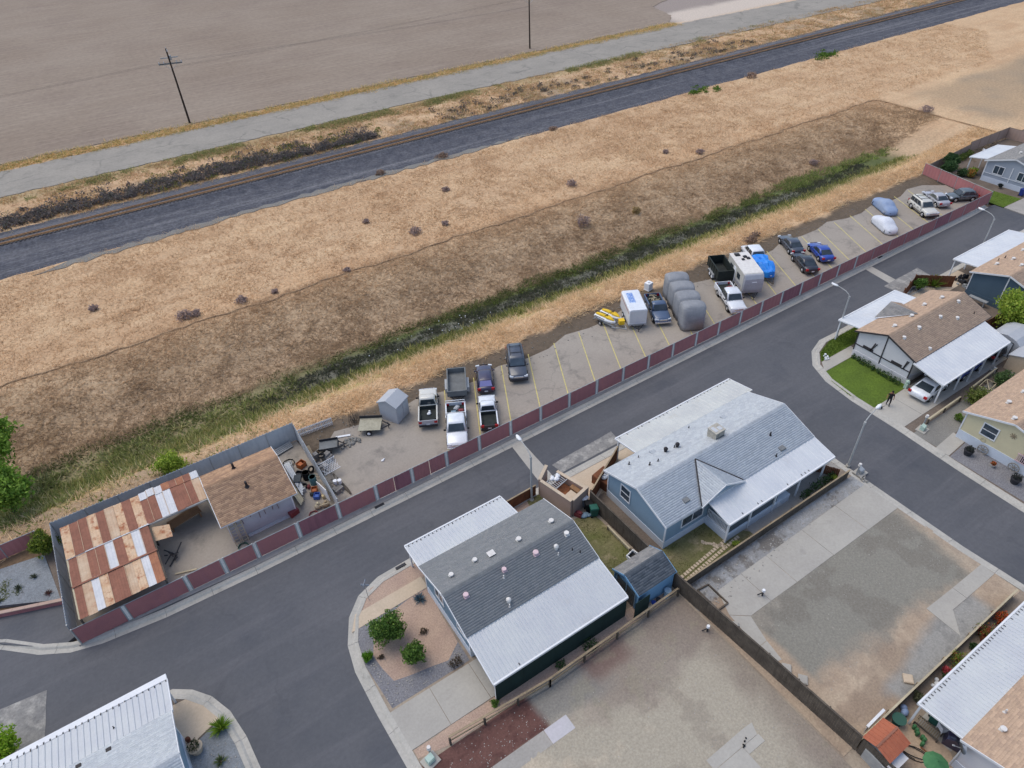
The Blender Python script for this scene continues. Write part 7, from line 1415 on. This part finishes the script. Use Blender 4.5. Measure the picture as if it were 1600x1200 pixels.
for i, (x, y, lab, c) in enumerate(((112.1, 46.0, 'orange and green flowering plants beside the grey house wall', [(196, 110, 60), (120, 130, 60), (150, 140, 70)]), (111.6, 47.0, 'dark leafy plants in the grey house garden by the wall', DGR), (113.3, 46.4, 'yellow green plant under the grey house awning', YG))):
    tree('flower_bush', lab, 'bush', (x, y, 0), 1.1, .75, 800, c, .12, .04, 5, .5, 4, 80+i, True)
tree('round_bush', 'dark round bush against the white skirting of the grey house', 'bush', (111.6, 41.3, 0), .8, .4, 500, [(54, 62, 60), (44, 52, 52)], .08, .03, 4, .5, 3, 84, True)
hedge('green hedge along the wall behind the grey house awning', [(113, 50.2), (117, 50.4), (121, 50.8)], .9, .5, [(110, 124, 62), (92, 108, 54)], 85, leaf=.12, dens=240)
# tumbleweeds and bushes on the dry grass: each one a thing
tw = [(4.1, 78.4, .75, 'round dark bush at the edge of the dry slope, larger of the left pair'), (5.3, 78.3, .55, 'round dark bush touching the larger dark bush of the left pair'), (10.7, 77.9, .6, 'dark bush standing right on the straw roll'), (-4.6, 86.9, .5, 'small purplish bush far left in the dry grass'), (35.9, 81.1, .7, 'purplish round bush in the dry grass above the dark suv'), (40.6, 80.9, .45, 'pale bush right of the purplish round bush'), (46.4, 91.0, .5, 'small dark bush in the middle of the dry grass'), (31.8, 88.4, .4, 'low dark tuft left of the middle dry grass bush'), (62.9, 80.6, .7, 'dark flat bush on the straw roll above the brown slope'), (57.5, 70.7, .95, 'large dark bush on the brown slope'), (87.6, 77.8, .6, 'small bush on the straw roll to the right'), (83.2, 81.3, .45, 'small tuft beside the straw roll in the right half'), (134.3, 66.6, 1.0, 'dark bush at the right corner of the basin edge'), (14.7, 77.6, .35, 'tiny bush on the straw roll beside the dark one'), (24.0, 76.9, .4, 'low brown bush on the straw roll left of centre'), (66.5, 69.6, .6, 'pale yellowish bush on the brown slope'), (103, 66.5, .7, 'dark bush high on the brown slope to the right')]
for i, (x, y, s, lab) in enumerate(tw):
    z = float(land_height(np.array(x*1.), np.array(y*1.))); t = thing('dry_bush', lab, 'bush', (x, y, z), 0, 'bushes on the dry grass'); c = [(166, 146, 140), (152, 133, 130), (180, 158, 148)] if i not in (15,) else [(176, 152, 104), (158, 136, 92)]
    leaf_obj('foliage', [shrub_leaves((0, 0, s*.55), (s*1.15, s, s*.75), int(520*s)+120, .11, c, 200+i)], t); q = MB()
    for k in range(5): a = k*1.26; q.bar((0, 0, -.05), (math.cos(a)*s*.6, math.sin(a)*s*.6, s*.8), .03, .03)
    q.build('stems', 'bark', t)
for i, (x, y, s, lab) in enumerate(((70.5, 51.8, .6, 'dark shrub on the verge above the dark sedans, left one'), (72.0, 52.4, .5, 'dark shrub on the verge above the dark sedans, right one'), (52.7, 103.4, .7, 'reddish brown bush at the edge of the ballast'), (41, 103.2, .6, 'brown bush on the ballast edge further left'), (75.2, 102.4, .55, 'brown tuft at the ballast edge right of centre'), (127, 101.5, .9, 'reddish bush beside the green weeds at the ballast edge'))):
    t = thing('dry_bush', lab, 'bush', (x, y, .0), 0, 'bushes on the dry grass'); leaf_obj('foliage', [shrub_leaves((0, 0, s*.5), (s*1.5, s, s*.7), int(560*s)+100, .12, [(158, 132, 116), (142, 122, 110), (170, 144, 122)], 300+i)], t); MB().bar((0, 0, -.05), (.05, 0, s*.6), .04, .04).build('stem', 'bark', t)
# white flowers and litter in the ditch
r_ = random.Random(44); q = MB()
for k in range(26): x, y = r_.gauss(29, 5), r_.uniform(60.0, 63); q.ball((x, y, float(land_height(np.array(x), np.array(y)))+.3), r_.uniform(.04, .08), 5, 3)
q.build('white_blossoms', 'paper_white', kind='stuff')

# ------------------------------------------------------------------ street furniture
def lamp(lab, loc, rz, h=5.0):
    t = thing('street_lamp', lab, 'street lamp', loc, rz, 'street lamps'); MB().cyl((0, 0, 0), (0, 0, .12), .2, .17, 10).build('base_plate', 'concrete', t)
    MB().tube([(0, 0, .1), (0, 0, h*.5), (0, 0, h)], [.10, .085, .07], 9).build('pole', 'lamp_grey', t); MB().cyl((0, 0, h-.1), (0, 0, h+.12), .10, n=9).build('collar', 'lamp_grey', t)
    MB().tube([(0, 0, h), (.12, 0, h+.28), (.5, 0, h+.52), (1.1, 0, h+.66), (1.5, 0, h+.7)], [.05, .05, .045, .04, .04], 8).build('arm', 'lamp_grey', t)
    sec = lambda x, w, z: [(x, -w, z), (x, -w*.8, z+.09), (x, 0, z+.13), (x, w*.8, z+.09), (x, w, z), (x, 0, z-.05)]
    hd = MB().loft([sec(1.42, .05, h+.68), sec(1.62, .15, h+.67), sec(1.95, .17, h+.68), sec(2.15, .07, h+.71)]).build('lamp_head', 'paper_white', t, smooth=True); MB().ball((1.82, 0, h+.63), .12, 8, 4, (1.3, 1, .5)).build('lens', 'lamp_clear', hd)
lamp('grey street lamp beside the tan enclosure and the concrete gutter', (21.4, 31.85, 0), math.pi/2-.05); lamp('grey street lamp at the rounded corner of the white house lawn', (61.2, 31.75, 0), math.pi/2+.1); lamp('grey street lamp leaning over the cross street by the wide concrete drive', (45.9, 19.25, .0), .12); lamp('grey street lamp furthest up the street, partly behind the dark blue house roof', (89.6, 32.3, 0), math.pi/2)
mat('pole_wood', G_(66, 54, 46), G_(54, 46, 42), 1, .95, 6, .15)
def utility_pole(lab, loc, h=13.6, rz=.0):
    t = thing('utility_pole', lab, 'utility pole', loc, rz, 'utility poles along the field edge'); MB().tube([(0, 0, -.2), (0, 0, h*.5), (0, 0, h)], [.2, .17, .13], 9).build('pole', 'pole_wood', t)
    MB().bar((-2.0, .5, h-2.6), (2.0, -.5, h-2.6), .16, .24).build('crossarm', 'trailer_grey', t); MB().bar((-1.4, .45, h-1.6), (1.6, -.3, h-1.6), .12, .18).build('crossarm', 'galv', t)
    q = MB()
    for s in (-1, 1): q.bar((s*1.3, -s*.33, h-2.65), (0, 0, h-3.7), .06, .06)
    q.build('brace', 'galv', t)
    for y in (-1.9, -1.1, 1.1, 1.9): MB().cyl((y, -y*.25, h-2.5), (y, -y*.25, h-2.15), .10, .05, 7).build('insulator', 'tin_white', t)
    q = MB(); q.cyl((0, 0, h), (0, 0, h+.25), .05, n=7); q.bar((0, 0, h-.6), (0, -.7, h-.35), .06, .06); q.cyl((0, -.7, h-.4), (0, -.7, h-.05), .09, n=7); q.build('insulator', 'tin_white', t)
    q = MB(); q.cyl((.3, 0, h-2.0), (.3, 0, h-1.2), .2, n=9); q.build('transformer', 'galv', t)
    for y in (-.4, .4): 
        q = MB()
        for d in (-1, 1): q.tube([(d*82*k/10, y, h-2.28-6*.55*(k/10)*(1-k/20)*.9) for k in range(11)], .012, 3)
        q.build('wire', 'steel_dark', t)
utility_pole('wooden utility pole with crossarms at the field edge, the left one', (21.9, 150.3, .1)); utility_pole('wooden utility pole at the field edge, the right one cut off by the picture edge', (105, 152.6, .1))
# kerb inlets, sign, pedestals
def post_sign():
    t = thing('street_sign', 'thin street sign post leaning at the kerb of the rounded corner', 'sign', (6.1, 30.85, 0), .9); MB().cyl((0, 0, 0), (0, 0, 2.2), .025, n=6).build('post', 'galv', t); MB().box(-.3, -.01, 2.0, .3, .01, 2.2).build('blade', 'wall_grey', t); MB().box(-.01, -.3, 1.8, .01, .3, 1.98).build('blade', 'wall_grey', t)
post_sign()
for i, (x, y, lab) in enumerate(((9.35, 32.15, 'dark storm drain slot in the kerb beside the white awning'), (10.6, 38.65, 'dark storm drain slot in the kerb below the maroon fence'), (80.0, 39.3, 'small dark storm drain slot in the kerb far along the maroon fence'))):
    q = MB(); q.box(-.42, -.12, .0, .42, .12, .05)
    for k in range(4): q.box(-.4+k*.21, -.1, .05, -.26+k*.21, .1, .062)
    obj1('drain_inlet', lab, 'drain', q, 'steel_dark', (x, y, .03), .02)
def pedestal(lab, loc, rz, h=.75, m='vent_white', name='utility_pedestal', base=True):
    t = thing(name, lab, 'utility box', loc, rz)
    if base: MB().box(-.5, -.42, -.05, .5, .42, .09).build('pad', 'concrete', t)
    MB().hexa([(-.26, -.2, .09), (.26, -.2, .09), (.26, .2, .09), (-.26, .2, .09), (-.24, -.18, h*.8), (.24, -.18, h*.8), (.24, .18, h), (-.24, .18, h)]).build('cabinet', m, t, bevel=.02); MB().box(-.2, -.215, .18, .2, -.195, h*.72).build('door', m, t)
mat('box_green', G_(186, 204, 190), G_(170, 190, 176), 2, .6)
pedestal('pale green utility box on a pad at the kerb by the yellow house', (55.1, 18.2, .0), .1, .6, 'box_green'); pedestal('pale green utility box at the bottom edge beside the red gravel', (4.5, 18.35, .0), .2, .6, 'box_green'); pedestal('grey utility box on the concrete pad beside the cross street lamp', (46.0, 18.15, .0), .0, .55, 'galv')
def post_box(lab, loc, h=1.0):
    t = thing('meter_post', lab, 'post', loc, .4); MB().cyl((0, 0, 0), (0, 0, h), .07, n=8).build('post', 'galv', t); MB().cyl((0, 0, h), (0, 0, h+.24), .15, .12, 10).build('cap', 'vent_white', t)
post_box('pale capped post beside the green utility box by the yellow house', (55.75, 18.5, 0)); post_box('white capped post beside the cross street lamp', (45.55, 18.2, 0), 1.1); post_box('white capped post at the bottom edge by the red gravel', (4.7, 18.8, 0), .6)
def hydrant(lab, loc):
    t = thing('water_stub', lab, 'pipe', loc); MB().cyl((0, 0, 0), (0, 0, .55), .06, n=8).build('pipe', 'steel_dark', t); MB().cyl((0, 0, .55), (0, 0, .72), .13, .11, 10).build('cap', 'paper_white', t)
    q = MB(); q.bar((0, 0, .4), (-.3, .2, .1), .06, .06); q.bar((0, 0, .3), (.25, .15, .05), .05, .05); q.build('spout', 'steel_dark', t)
hydrant('white capped water pipe on the wide concrete drive', (29.8, 14.75, .05)); hydrant('white capped pipe standing on bare dirt near the dark board fence', (24.5, 15.0, 0))
for i, (x, y, rz, lab) in enumerate(((26.75, 10.1, .7, 'pale square block at the corner end of the concrete path'), (27.0, 9.0, .7, 'white square block lying beside the dark board fence'), (32.6, 5.2, .75, 'tan block lying beside the low pale wall'), (26.3, 14.2, .7, 'small concrete block at the edge of the concrete drive'))):
    q = MB(); q.box(-.32, -.3, 0, .32, .3, .14); q.box(-.28, -.26, .14, .28, .26, .17); obj1('paving_block', lab, 'block', q, 'concrete' if i != 2 else 'concrete_tan', (x, y, .03), rz, 'loose blocks in the bare lots', bevel=.02)
q = MB()
for a, b in (((0, 0), (0, 2.0)), ((0, 2.0), (1.0, 1.9)), ((1.0, 1.9), (1.0, 0)), ((1.0, 0), (0, 0))): q.bar((*a, .08), (*b, .08), .1, .16)
obj1('timber_edging', 'rectangular timber edging around a bare brown bed at the fence corner', 'edging', q, 'wood_dark', (26.3, 15.7, 0), 0)
# stepping stones in the lawn of the light blue house
t = thing('stepping_path', 'double row of small square stepping stones in the patchy lawn', 'stepping stones', (26.3, 18.75, 0)); me = MB().box(-.13, -.1, 0, .13, .1, .035).mesh('stepping_stone'); me.materials.append(MATS['concrete_tan']); r_ = random.Random(8)
for k in range(22):
    for j in range(2): o = bpy.data.objects.new('stepping_stone', me); COL.objects.link(o); o.parent = t; o.location = (k*.29+r_.uniform(-.02, .02), .05+j*.42+k*.028, .012); o.rotation_euler = (0, 0, 1.57+r_.uniform(-.15, .15))
for k in range(11): o = bpy.data.objects.new('stepping_stone', me); COL.objects.link(o); o.parent = t; o.location = (3.5+.1*k+r_.uniform(-.1, .1), 1.9-.13*k, .012); o.rotation_euler = (0, 0, r_.uniform(0, 3))
# things by the blue shed
q = MB(); q.cyl((0, 0, 0), (0, 0, .75), .24, n=12); q.cyl((0, 0, .75), (0, 0, .82), .26, n=12); obj1('water_barrel', 'pale blue barrel beside the small blue shed', 'barrel', q, 'wall_lightblue', (24.15, 18.62, 0))
q = MB(); r_ = random.Random(3)
for k in range(12): q.ball((r_.uniform(-.8, .8), r_.uniform(-.14, .14), .08), r_.uniform(.08, .18), 6, 4, (1, 1, .8))
obj1('rock_row', 'row of pale rocks at the foot of the blue shed wall', 'rocks', q, 'concrete_tan', (22.4, 18.62, 0), .1)
for i, (x, lab) in enumerate(((22.9, 'small blue pot by the blue shed wall, nearest the rocks'), (23.35, 'small dark pot between the blue pot and the barrel'))):
    q = MB(); q.cyl((0, 0, 0), (0, 0, .3), .11, .16, 10); q.cyl((0, 0, .28), (0, 0, .33), .18, n=10); obj1('plant_pot', lab, 'pot', q, 'bin_blue' if i == 0 else 'steel_dark', (x, 18.68, 0))
q = MB(); q.box(-.42, -.4, 0, .42, -.32, .3); q.box(-.42, .32, 0, .42, .4, .3); q.box(-.42, -.32, 0, -.34, .32, .3); q.box(.34, -.32, 0, .42, .32, .3); q.box(-.34, -.32, 0, .34, .32, .02)
obj1('planter_box', 'white rimmed square box with dark inside behind the blue shed', 'box', q, 'trim_white', (24.45, 22.6, 0), .2); MB().box(-.33, -.31, .03, .33, .31, .1).build('dark_soil', 'black', bpy.data.objects['planter_box'])
# yellow house front
def wheel_ornament(lab, loc):
    t = thing('wagon_wheel', lab, 'wagon wheel', loc, 0, 'wagon wheels on the yellow house'); q = MB(); q.tube([(0, .42*math.cos(a*math.pi/10), .42+.42*math.sin(a*math.pi/10)) for a in range(21)], .045, 6); q.build('rim', 'wood_tan2', t)
    q = MB()
    for k in range(8): a = k*math.pi/4; q.bar((0, 0, .42), (0, .4*math.cos(a), .42+.4*math.sin(a)), .04, .04)
    q.build('spokes', 'wood_tan2', t); MB().cyl((-.06, 0, .42), (.06, 0, .42), .09, n=9).build('hub', 'wood_tan2', t)
mat('wood_tan2', G_(150, 144, 136), G_(128, 122, 116), 2, .9)
wheel_ornament('grey wagon wheel on the white skirting nearest the tall window', (56.45, 13.6, 0)); wheel_ornament('grey wagon wheel on the white skirting below the porch balusters', (56.42, 11.0, 0))
def potted(lab, loc, r=.32, plant=DGR, pot='steel_dark', seed=1):
    t = thing('potted_plant', lab, 'potted plant', loc); q = MB(); q.cyl((0, 0, 0), (0, 0, r*1.3), r*.75, r, 12); q.cyl((0, 0, r*1.22), (0, 0, r*1.42), r*1.08, n=12); q.build('pot', pot, t); leaf_obj('foliage', [shrub_leaves((0, 0, r*1.9), (r*.9, r*.9, r*.6), 260, .06, plant, seed)], t); MB().cyl((0, 0, r), (0, 0, r*1.9), .02, n=5).build('stem', 'bark', t)
potted('large dark pot in front of the yellow house below the window', (55.35, 14.2, 0), .38, [(62, 66, 60), (52, 56, 52)], seed=91); potted('large dark pot at the picture edge below the porch', (55.25, 10.2, 0), .38, [(62, 66, 60), (52, 56, 52)], seed=92); potted('small pot with orange flowers between the two wagon wheels', (55.6, 12.2, 0), .22, [(206, 110, 50), (188, 90, 44), (110, 100, 60)], 'concrete', 93)
# bottom left corner bits
potted('round stone ringed planter with dark plant beside the corner drive', (-7.2, 27.1, 0), .42, [(80, 84, 56), (64, 70, 48)], 'concrete_tan', 94)
q = MB(); q.cyl((0, 0, 0), (0, 0, .08), .2, n=9); q.ball((0, 0, .28), .17, 8, 6, (1, .8, 1.3)); q.ball((.02, 0, .55), .10, 8, 5); q.ball((.12, 0, .54), .05, 6, 4); obj1('garden_ornament', 'pinkish garden ornament on the gravel beside the corner house wall', 'ornament', q, 'wall_tan', (-7.35, 25.35, 0), .4, smooth=True)
tree('round_bush', 'small green bush against the corner house wall', 'bush', (-7.85, 25.3, 0), .5, .3, 500, GR, .05, .03, 4, .5, 3, 95, True)
for i, (x, y) in enumerate(((-7.5, 28.0), (-7.9, 27.9))): q = MB(); q.cyl((0, 0, 0), (0, 0, .25), .12, .16, 10); q.ball((0, 0, .33), .15, 7, 5, (1, 1, .7)); obj1('plant_pot', ['small brown pot by the corner house drive, further from the wall', 'small brown pot by the corner house drive, closer to the wall'][i], 'pot', q, 'rust', (x, y, .03))
# yard at the bottom right
def deck():
    t = thing('garden_trellis', 'low dark wooden trellis walkway beside the awning post', 'trellis', (30.3, 3.35, 0), -1.5)
    for k in range(12): MB().bar((.12*k, 0, .3), (.12*k, .55, .3), .05, .05).build('slat', 'wood_tan', t)
    for y in (-.02, .57): MB().bar((-.05, y, .3), (1.45, y, .3), .07, .09).build('rail', 'wood_dark', t)
    for x in (0, 1.4):
        for y in (0, .55): MB().box(x-.04, y-.04, 0, x+.04, y+.04, .3).build('leg', 'wood_dark', t)
deck()
q = MB(); q.cyl((0, 0, .62), (0, 0, .66), .42, n=16); q.cyl((0, 0, 0), (0, 0, .62), .05, n=8); q.cyl((0, 0, 0), (0, 0, .04), .25, n=10); obj1('garden_table', 'round dark green garden table inside the pale wall fence', 'table', q, 'hose_green', (29.45, 3.95, 0))
mat('leafy_green', G_(58, 104, 66), G_(70, 116, 74), 2, .8, 6, .06)
q = MB(); q.cyl((0, 0, 1.9), (0, 0, 2.2), .7, .06, 10); q.cyl((0, 0, 0), (0, 0, 2.3), .03, n=7); obj1('garden_umbrella', 'green garden umbrella at the bottom edge of the yard', 'umbrella', q, 'leafy_green', (28.0, 1.2, 0))
q = MB().tube([(.35*math.cos(a*.45)*(1+.3*math.sin(a*.2)), .75*math.sin(a*.45), .03+.002*a) for a in range(36)], .025, 5); obj1('garden_hose', 'thin dark hose looped on the tan yard floor', 'hose', q, 'rubber', (28.75, 2.3, .01), .5)
spill('yard_floor', [(26.2, 4.3), (29.5, 4.3), (30.6, 3.4), (30.6, 1.2), (28, -2), (26.4, -2)], .014, 'dirt_tan', 0)
spill('yard_floor', [(30.6, 3.3), (31.9, 3.3), (31.9, 1.15), (30.6, 1.15)], .018, 'concrete', 0)
q = MB(); q.bar((0, 0, .04), (.15, -1.2, .04), .08, .06); obj1('timber_plank', 'brown plank lying on the tan yard floor', 'plank', q, 'wood_rust', (29.35, 2.3, .015))
bin_('teal bin with red lid under the awning edge', 'bin_green', (31.35, 2.75, .02), .3, 'hose_red')
def chair(lab, loc, rz, m='paper_white'):
    t = thing('garden_chair', lab, 'chair', loc, rz); MB().box(-.24, -.24, .40, .24, .24, .45).build('seat', m, t); MB().hexa([(-.24, .2, .45), (.24, .2, .45), (.24, .24, .45), (-.24, .24, .45), (-.22, .3, .9), (.22, .3, .9), (.22, .34, .9), (-.22, .34, .9)]).build('backrest', m, t)
    for x in (-.21, .21):
        for y in (-.21, .21): MB().box(x-.025, y-.025, 0, x+.025, y+.025, .40).build('leg', m, t)
        MB().box(x-.03, -.22, .62, x+.03, .24, .66).build('armrest', m, t)
chair('white garden chair beside the teal bin under the awning', (31.2, 2.15, .02), 1.1)
q = MB(); q.loft([[(x, y, z) for x, y, z in ((u, -.5, .02), (u, -.4, .75+.1*math.sin(u*5)), (u, .0, .9+.06*math.sin(u*7)), (u, .4, .72), (u, .5, .02))] for u in (-.6, -.3, 0, .3, .6)]); obj1('covered_grill', 'dark navy covered grill under the end of the awning', 'grill', q, 'paint_plum', (31.3, 1.45, .02), .3)
def dish():
    t = thing('satellite_dish', 'grey satellite dish at the roof corner above the yard', 'satellite dish', (29.75, .75, 0), 2.4); MB().tube([(0, 0, 0), (0, 0, 1.5), (.1, 0, 2.5)], .03, 7).build('mast', 'galv', t)
    rings = [[(.15+.10*(1-(k/4)**2)*-1, .42*k/4*math.cos(a*math.pi/7)+1e-3*k, 2.6+.42*k/4*math.sin(a*math.pi/7)) for a in range(14)] for k in (4, 3, 2, 1)]
    MB().loft(rings).build('dish', 'wall_grey', t, smooth=True); q = MB(); q.bar((.05, 0, 2.3), (.6, 0, 2.55), .03, .03); q.cyl((.58, 0, 2.55), (.7, 0, 2.6), .05, n=7); q.build('arm', 'galv', t)
dish()
q = MB(); q.ball((0, 0, .25), .28, 8, 6, (1, .8, .9)); q.ball((.25, .2, .2), .22, 8, 6); obj1('laundry_bag', 'white and purple bags on the ground inside the pale wall fence', 'bag', q, 'cover_blue', (30.35, 4.05, 0), smooth=True)
q = MB(); r_ = random.Random(2)
for k in range(6): x, y = r_.uniform(-.3, .3), r_.uniform(-.5, .5); q.cyl((x, y, 0), (x, y, .26), .09, .12, 9); q.ball((x, y, .33), .13, 6, 4)
obj1('pot_cluster', 'cluster of small potted plants on the tan yard floor', 'pots', q, 'leafy_green', (29.75, 2.75, .015))
# carport odds and ends
q = MB(); q.box(-.3, -.2, 0, .3, .2, .35); q.ball((0, 0, .45), .2, 7, 5); q.ball((.4, .1, .15), .16, 7, 5); obj1('yard_clutter', 'grey clutter between the carport posts of the white house', 'clutter', q, 'galv', (68.4, 19.0, 0))
q = MB()
for a, b in (((0, 0), (1.6, 0)), ((1.6, 0), (1.6, .9)), ((1.6, .9), (0, .9)), ((0, .9), (0, 0)), ((0, 0), (1.6, .9))): q.bar((*a, .5), (*b, .5), .06, .06)
for x, y in ((0, 0), (1.6, 0), (1.6, .9), (0, .9)): q.box(x-.04, y-.04, 0, x+.04, y+.04, .5)
obj1('raised_bed', 'pale square timber bed behind the yellow house', 'frame', q, 'wood_pale', (64.6, 17.5, 0), .1)
q = MB(); q.box(-.2, -.15, 0, .2, .15, .6); q.ball((0, 0, .75), .2, 8, 5); q.bar((.3, 0, 0), (.35, .1, .8), .05, .05); obj1('garden_stand', 'pale teal garden stand at the corner of the white gable wall', 'stand', q, 'box_green', (59.35, 22.55, 0))
q = MB(); r_ = random.Random(7)
for k in range(9): a = r_.uniform(-.8, .8); q.ball((a, r_.uniform(-.25, .25), .1), r_.uniform(.07, .14), 6, 4)
obj1('white_rocks', 'white rocks along the kerb of the lawn strip below the lamp', 'rocks', q, 'paper_white', (57.4, 30.3, .02), .9)
def clutter(lab, loc, seed, m, n=9, s=.3, name='yard_clutter'):
    r = random.Random(seed); q = MB()
    for k in range(n): x, y = r.uniform(-1, 1)*s*2, r.uniform(-1, 1)*s*2; a, b, c = (r.uniform(.3, 1)*s for _ in range(3)); q.t = Matrix.Translation((x, y, 0)) @ rotz(r.uniform(0, 3)); q.box(-a/2, -b/2, 0, a/2, b/2, c)
    obj1(name, lab, 'clutter', q, m, loc)
clutter('dark stored clutter in the shade of the far dark blue house awning', (82.8, 30.2, 0), 1, 'steel_dark', 12, .5); clutter('pale clutter beside the awning post of the dark blue house', (81.6, 29.6, 0), 2, 'galv', 7, .35); clutter('dark clutter behind the back corner of the white house', (73.6, 23.9, 0), 3, 'steel_dark', 10, .35); clutter('row of stored pale boxes behind the grey house awning', (122.5, 49.5, 0), 4, 'trim_white', 10, .6); clutter('dark rubble beside the concrete pad of the cross street lamp', (45.6, 17.4, 0), 5, 'stone', 10, .16)
clutter('dark stored goods under the white awning of the light blue house', (31.2, 29.8, 0), 6, 'wood_dark', 8, .4)
q = MB(); r_ = random.Random(3)
for k in range(7): q.ball((r_.uniform(-.45, .3), r_.uniform(-.1, .1), .06), r_.uniform(.04, .07), 6, 4)
obj1('black_pebbles', 'few black stones lying on the concrete pad corner', 'stones', q, 'black', (21.0, 8.45, .05), .6)
# ------------------------------------------------------------------ person on the drive
mat('cloth_black', G_(36, 34, 38), rough=.9); mat('skin', G_(166, 118, 92), rough=.6); mat('cap_black', G_(28, 26, 30), rough=.9)
def person():
    me = bpy.data.meshes.new('person')
    J = {'pelvis': (0, 0, .95, .16), 'waist': (0, 0, 1.12, .15), 'chest': (0, .02, 1.35, .17), 'neck': (0, .03, 1.50, .07), 'head': (0, .05, 1.60, .09), 'crown': (0, .05, 1.72, .085), 'sl': (-.19, .02, 1.43, .075), 'el': (-.27, .02, 1.16, .05), 'wl': (-.27, .14, .94, .038), 'hl': (-.26, .2, .86, .04), 'sr': (.19, .02, 1.43, .075), 'er': (.28, -.02, 1.16, .05), 'wr': (.29, .05, .92, .038), 'hr': (.29, .09, .83, .04),
         'hipl': (-.10, 0, .90, .11), 'kl': (-.11, .12, .50, .075), 'al': (-.11, .06, .09, .05), 'tl': (-.12, .22, .04, .045), 'hipr': (.10, 0, .90, .11), 'kr': (.11, -.02, .49, .075), 'ar': (.11, -.16, .10, .05), 'tr': (.12, -.02, .04, .045)}
    K = list(J); E = [('pelvis', 'waist'), ('waist', 'chest'), ('chest', 'neck'), ('neck', 'head'), ('head', 'crown'), ('chest', 'sl'), ('sl', 'el'), ('el', 'wl'), ('wl', 'hl'), ('chest', 'sr'), ('sr', 'er'), ('er', 'wr'), ('wr', 'hr'), ('pelvis', 'hipl'), ('hipl', 'kl'), ('kl', 'al'), ('al', 'tl'), ('pelvis', 'hipr'), ('hipr', 'kr'), ('kr', 'ar'), ('ar', 'tr')]
    me.from_pydata([J[k][:3] for k in K], [(K.index(a), K.index(b)) for a, b in E], [])
    o = bpy.data.objects.new('person', me); COL.objects.link(o); o.modifiers.new('skin', 'SKIN'); s = o.modifiers.new('sub', 'SUBSURF'); s.levels = 1; s.render_levels = 1
    for k, v in zip(K, me.skin_vertices[0].data if me.skin_vertices else []): v.radius = (J[k][3], J[k][3])
    if me.skin_vertices: me.skin_vertices[0].data[0].use_root = True
    dg = bpy.context.evaluated_depsgraph_get(); m2 = bpy.data.meshes.new_from_object(o.evaluated_get(dg)); bpy.data.objects.remove(o)
    o = link('person', m2, 'cloth_black', smooth=True); o.data.materials.append(MATS['skin'])
    for p in o.data.polygons:
        c = p.center
        if c.z > 1.47 or (abs(c.x) > .235 and c.z < 1.28 and c.z > .75): p.material_index = 1
    tag(o, 'person in dark clothes and a dark cap walking up the drive past the lawn', 'person'); o.location = (55.6, 22.0, .035); o.rotation_euler = (0, 0, 2.2)
    q = MB(); q.ball((0, .04, 1.73), .105, 10, 6, (1, 1.05, .62)); q.box(-.07, .12, 1.69, .07, .24, 1.705); q.build('cap', 'cap_black', o)
    q = MB(); q.ball((0, .055, 1.63), .098, 10, 7, (.92, 1.0, 1.25)); q.ball((0, .155, 1.62), .018, 6, 4); q.ball((-.09, .05, 1.63), .02, 6, 4); q.ball((.09, .05, 1.63), .02, 6, 4); q.build('face', 'skin', o, smooth=True)
person()
q = MB(); q.ball((0, 0, .22), .13, 8, 5, (1.7, .8, .8)); q.ball((.24, 0, .32), .085, 8, 5); q.ball((.32, 0, .30), .045, 6, 4, (1.5, 1, 1))
for x in (-.14, .13):
    for y in (-.05, .05): q.cyl((x, y, 0), (x, y, .18), .025, .035, 6)
q.tube([(-.2, 0, .26), (-.32, 0, .34), (-.36, 0, .42)], .018, 5); o = obj1('dog', 'small dark dog on the kerb in front of the person', 'dog', q, 'cloth_black', (54.6, 22.1, .03), 2.5, smooth=True)
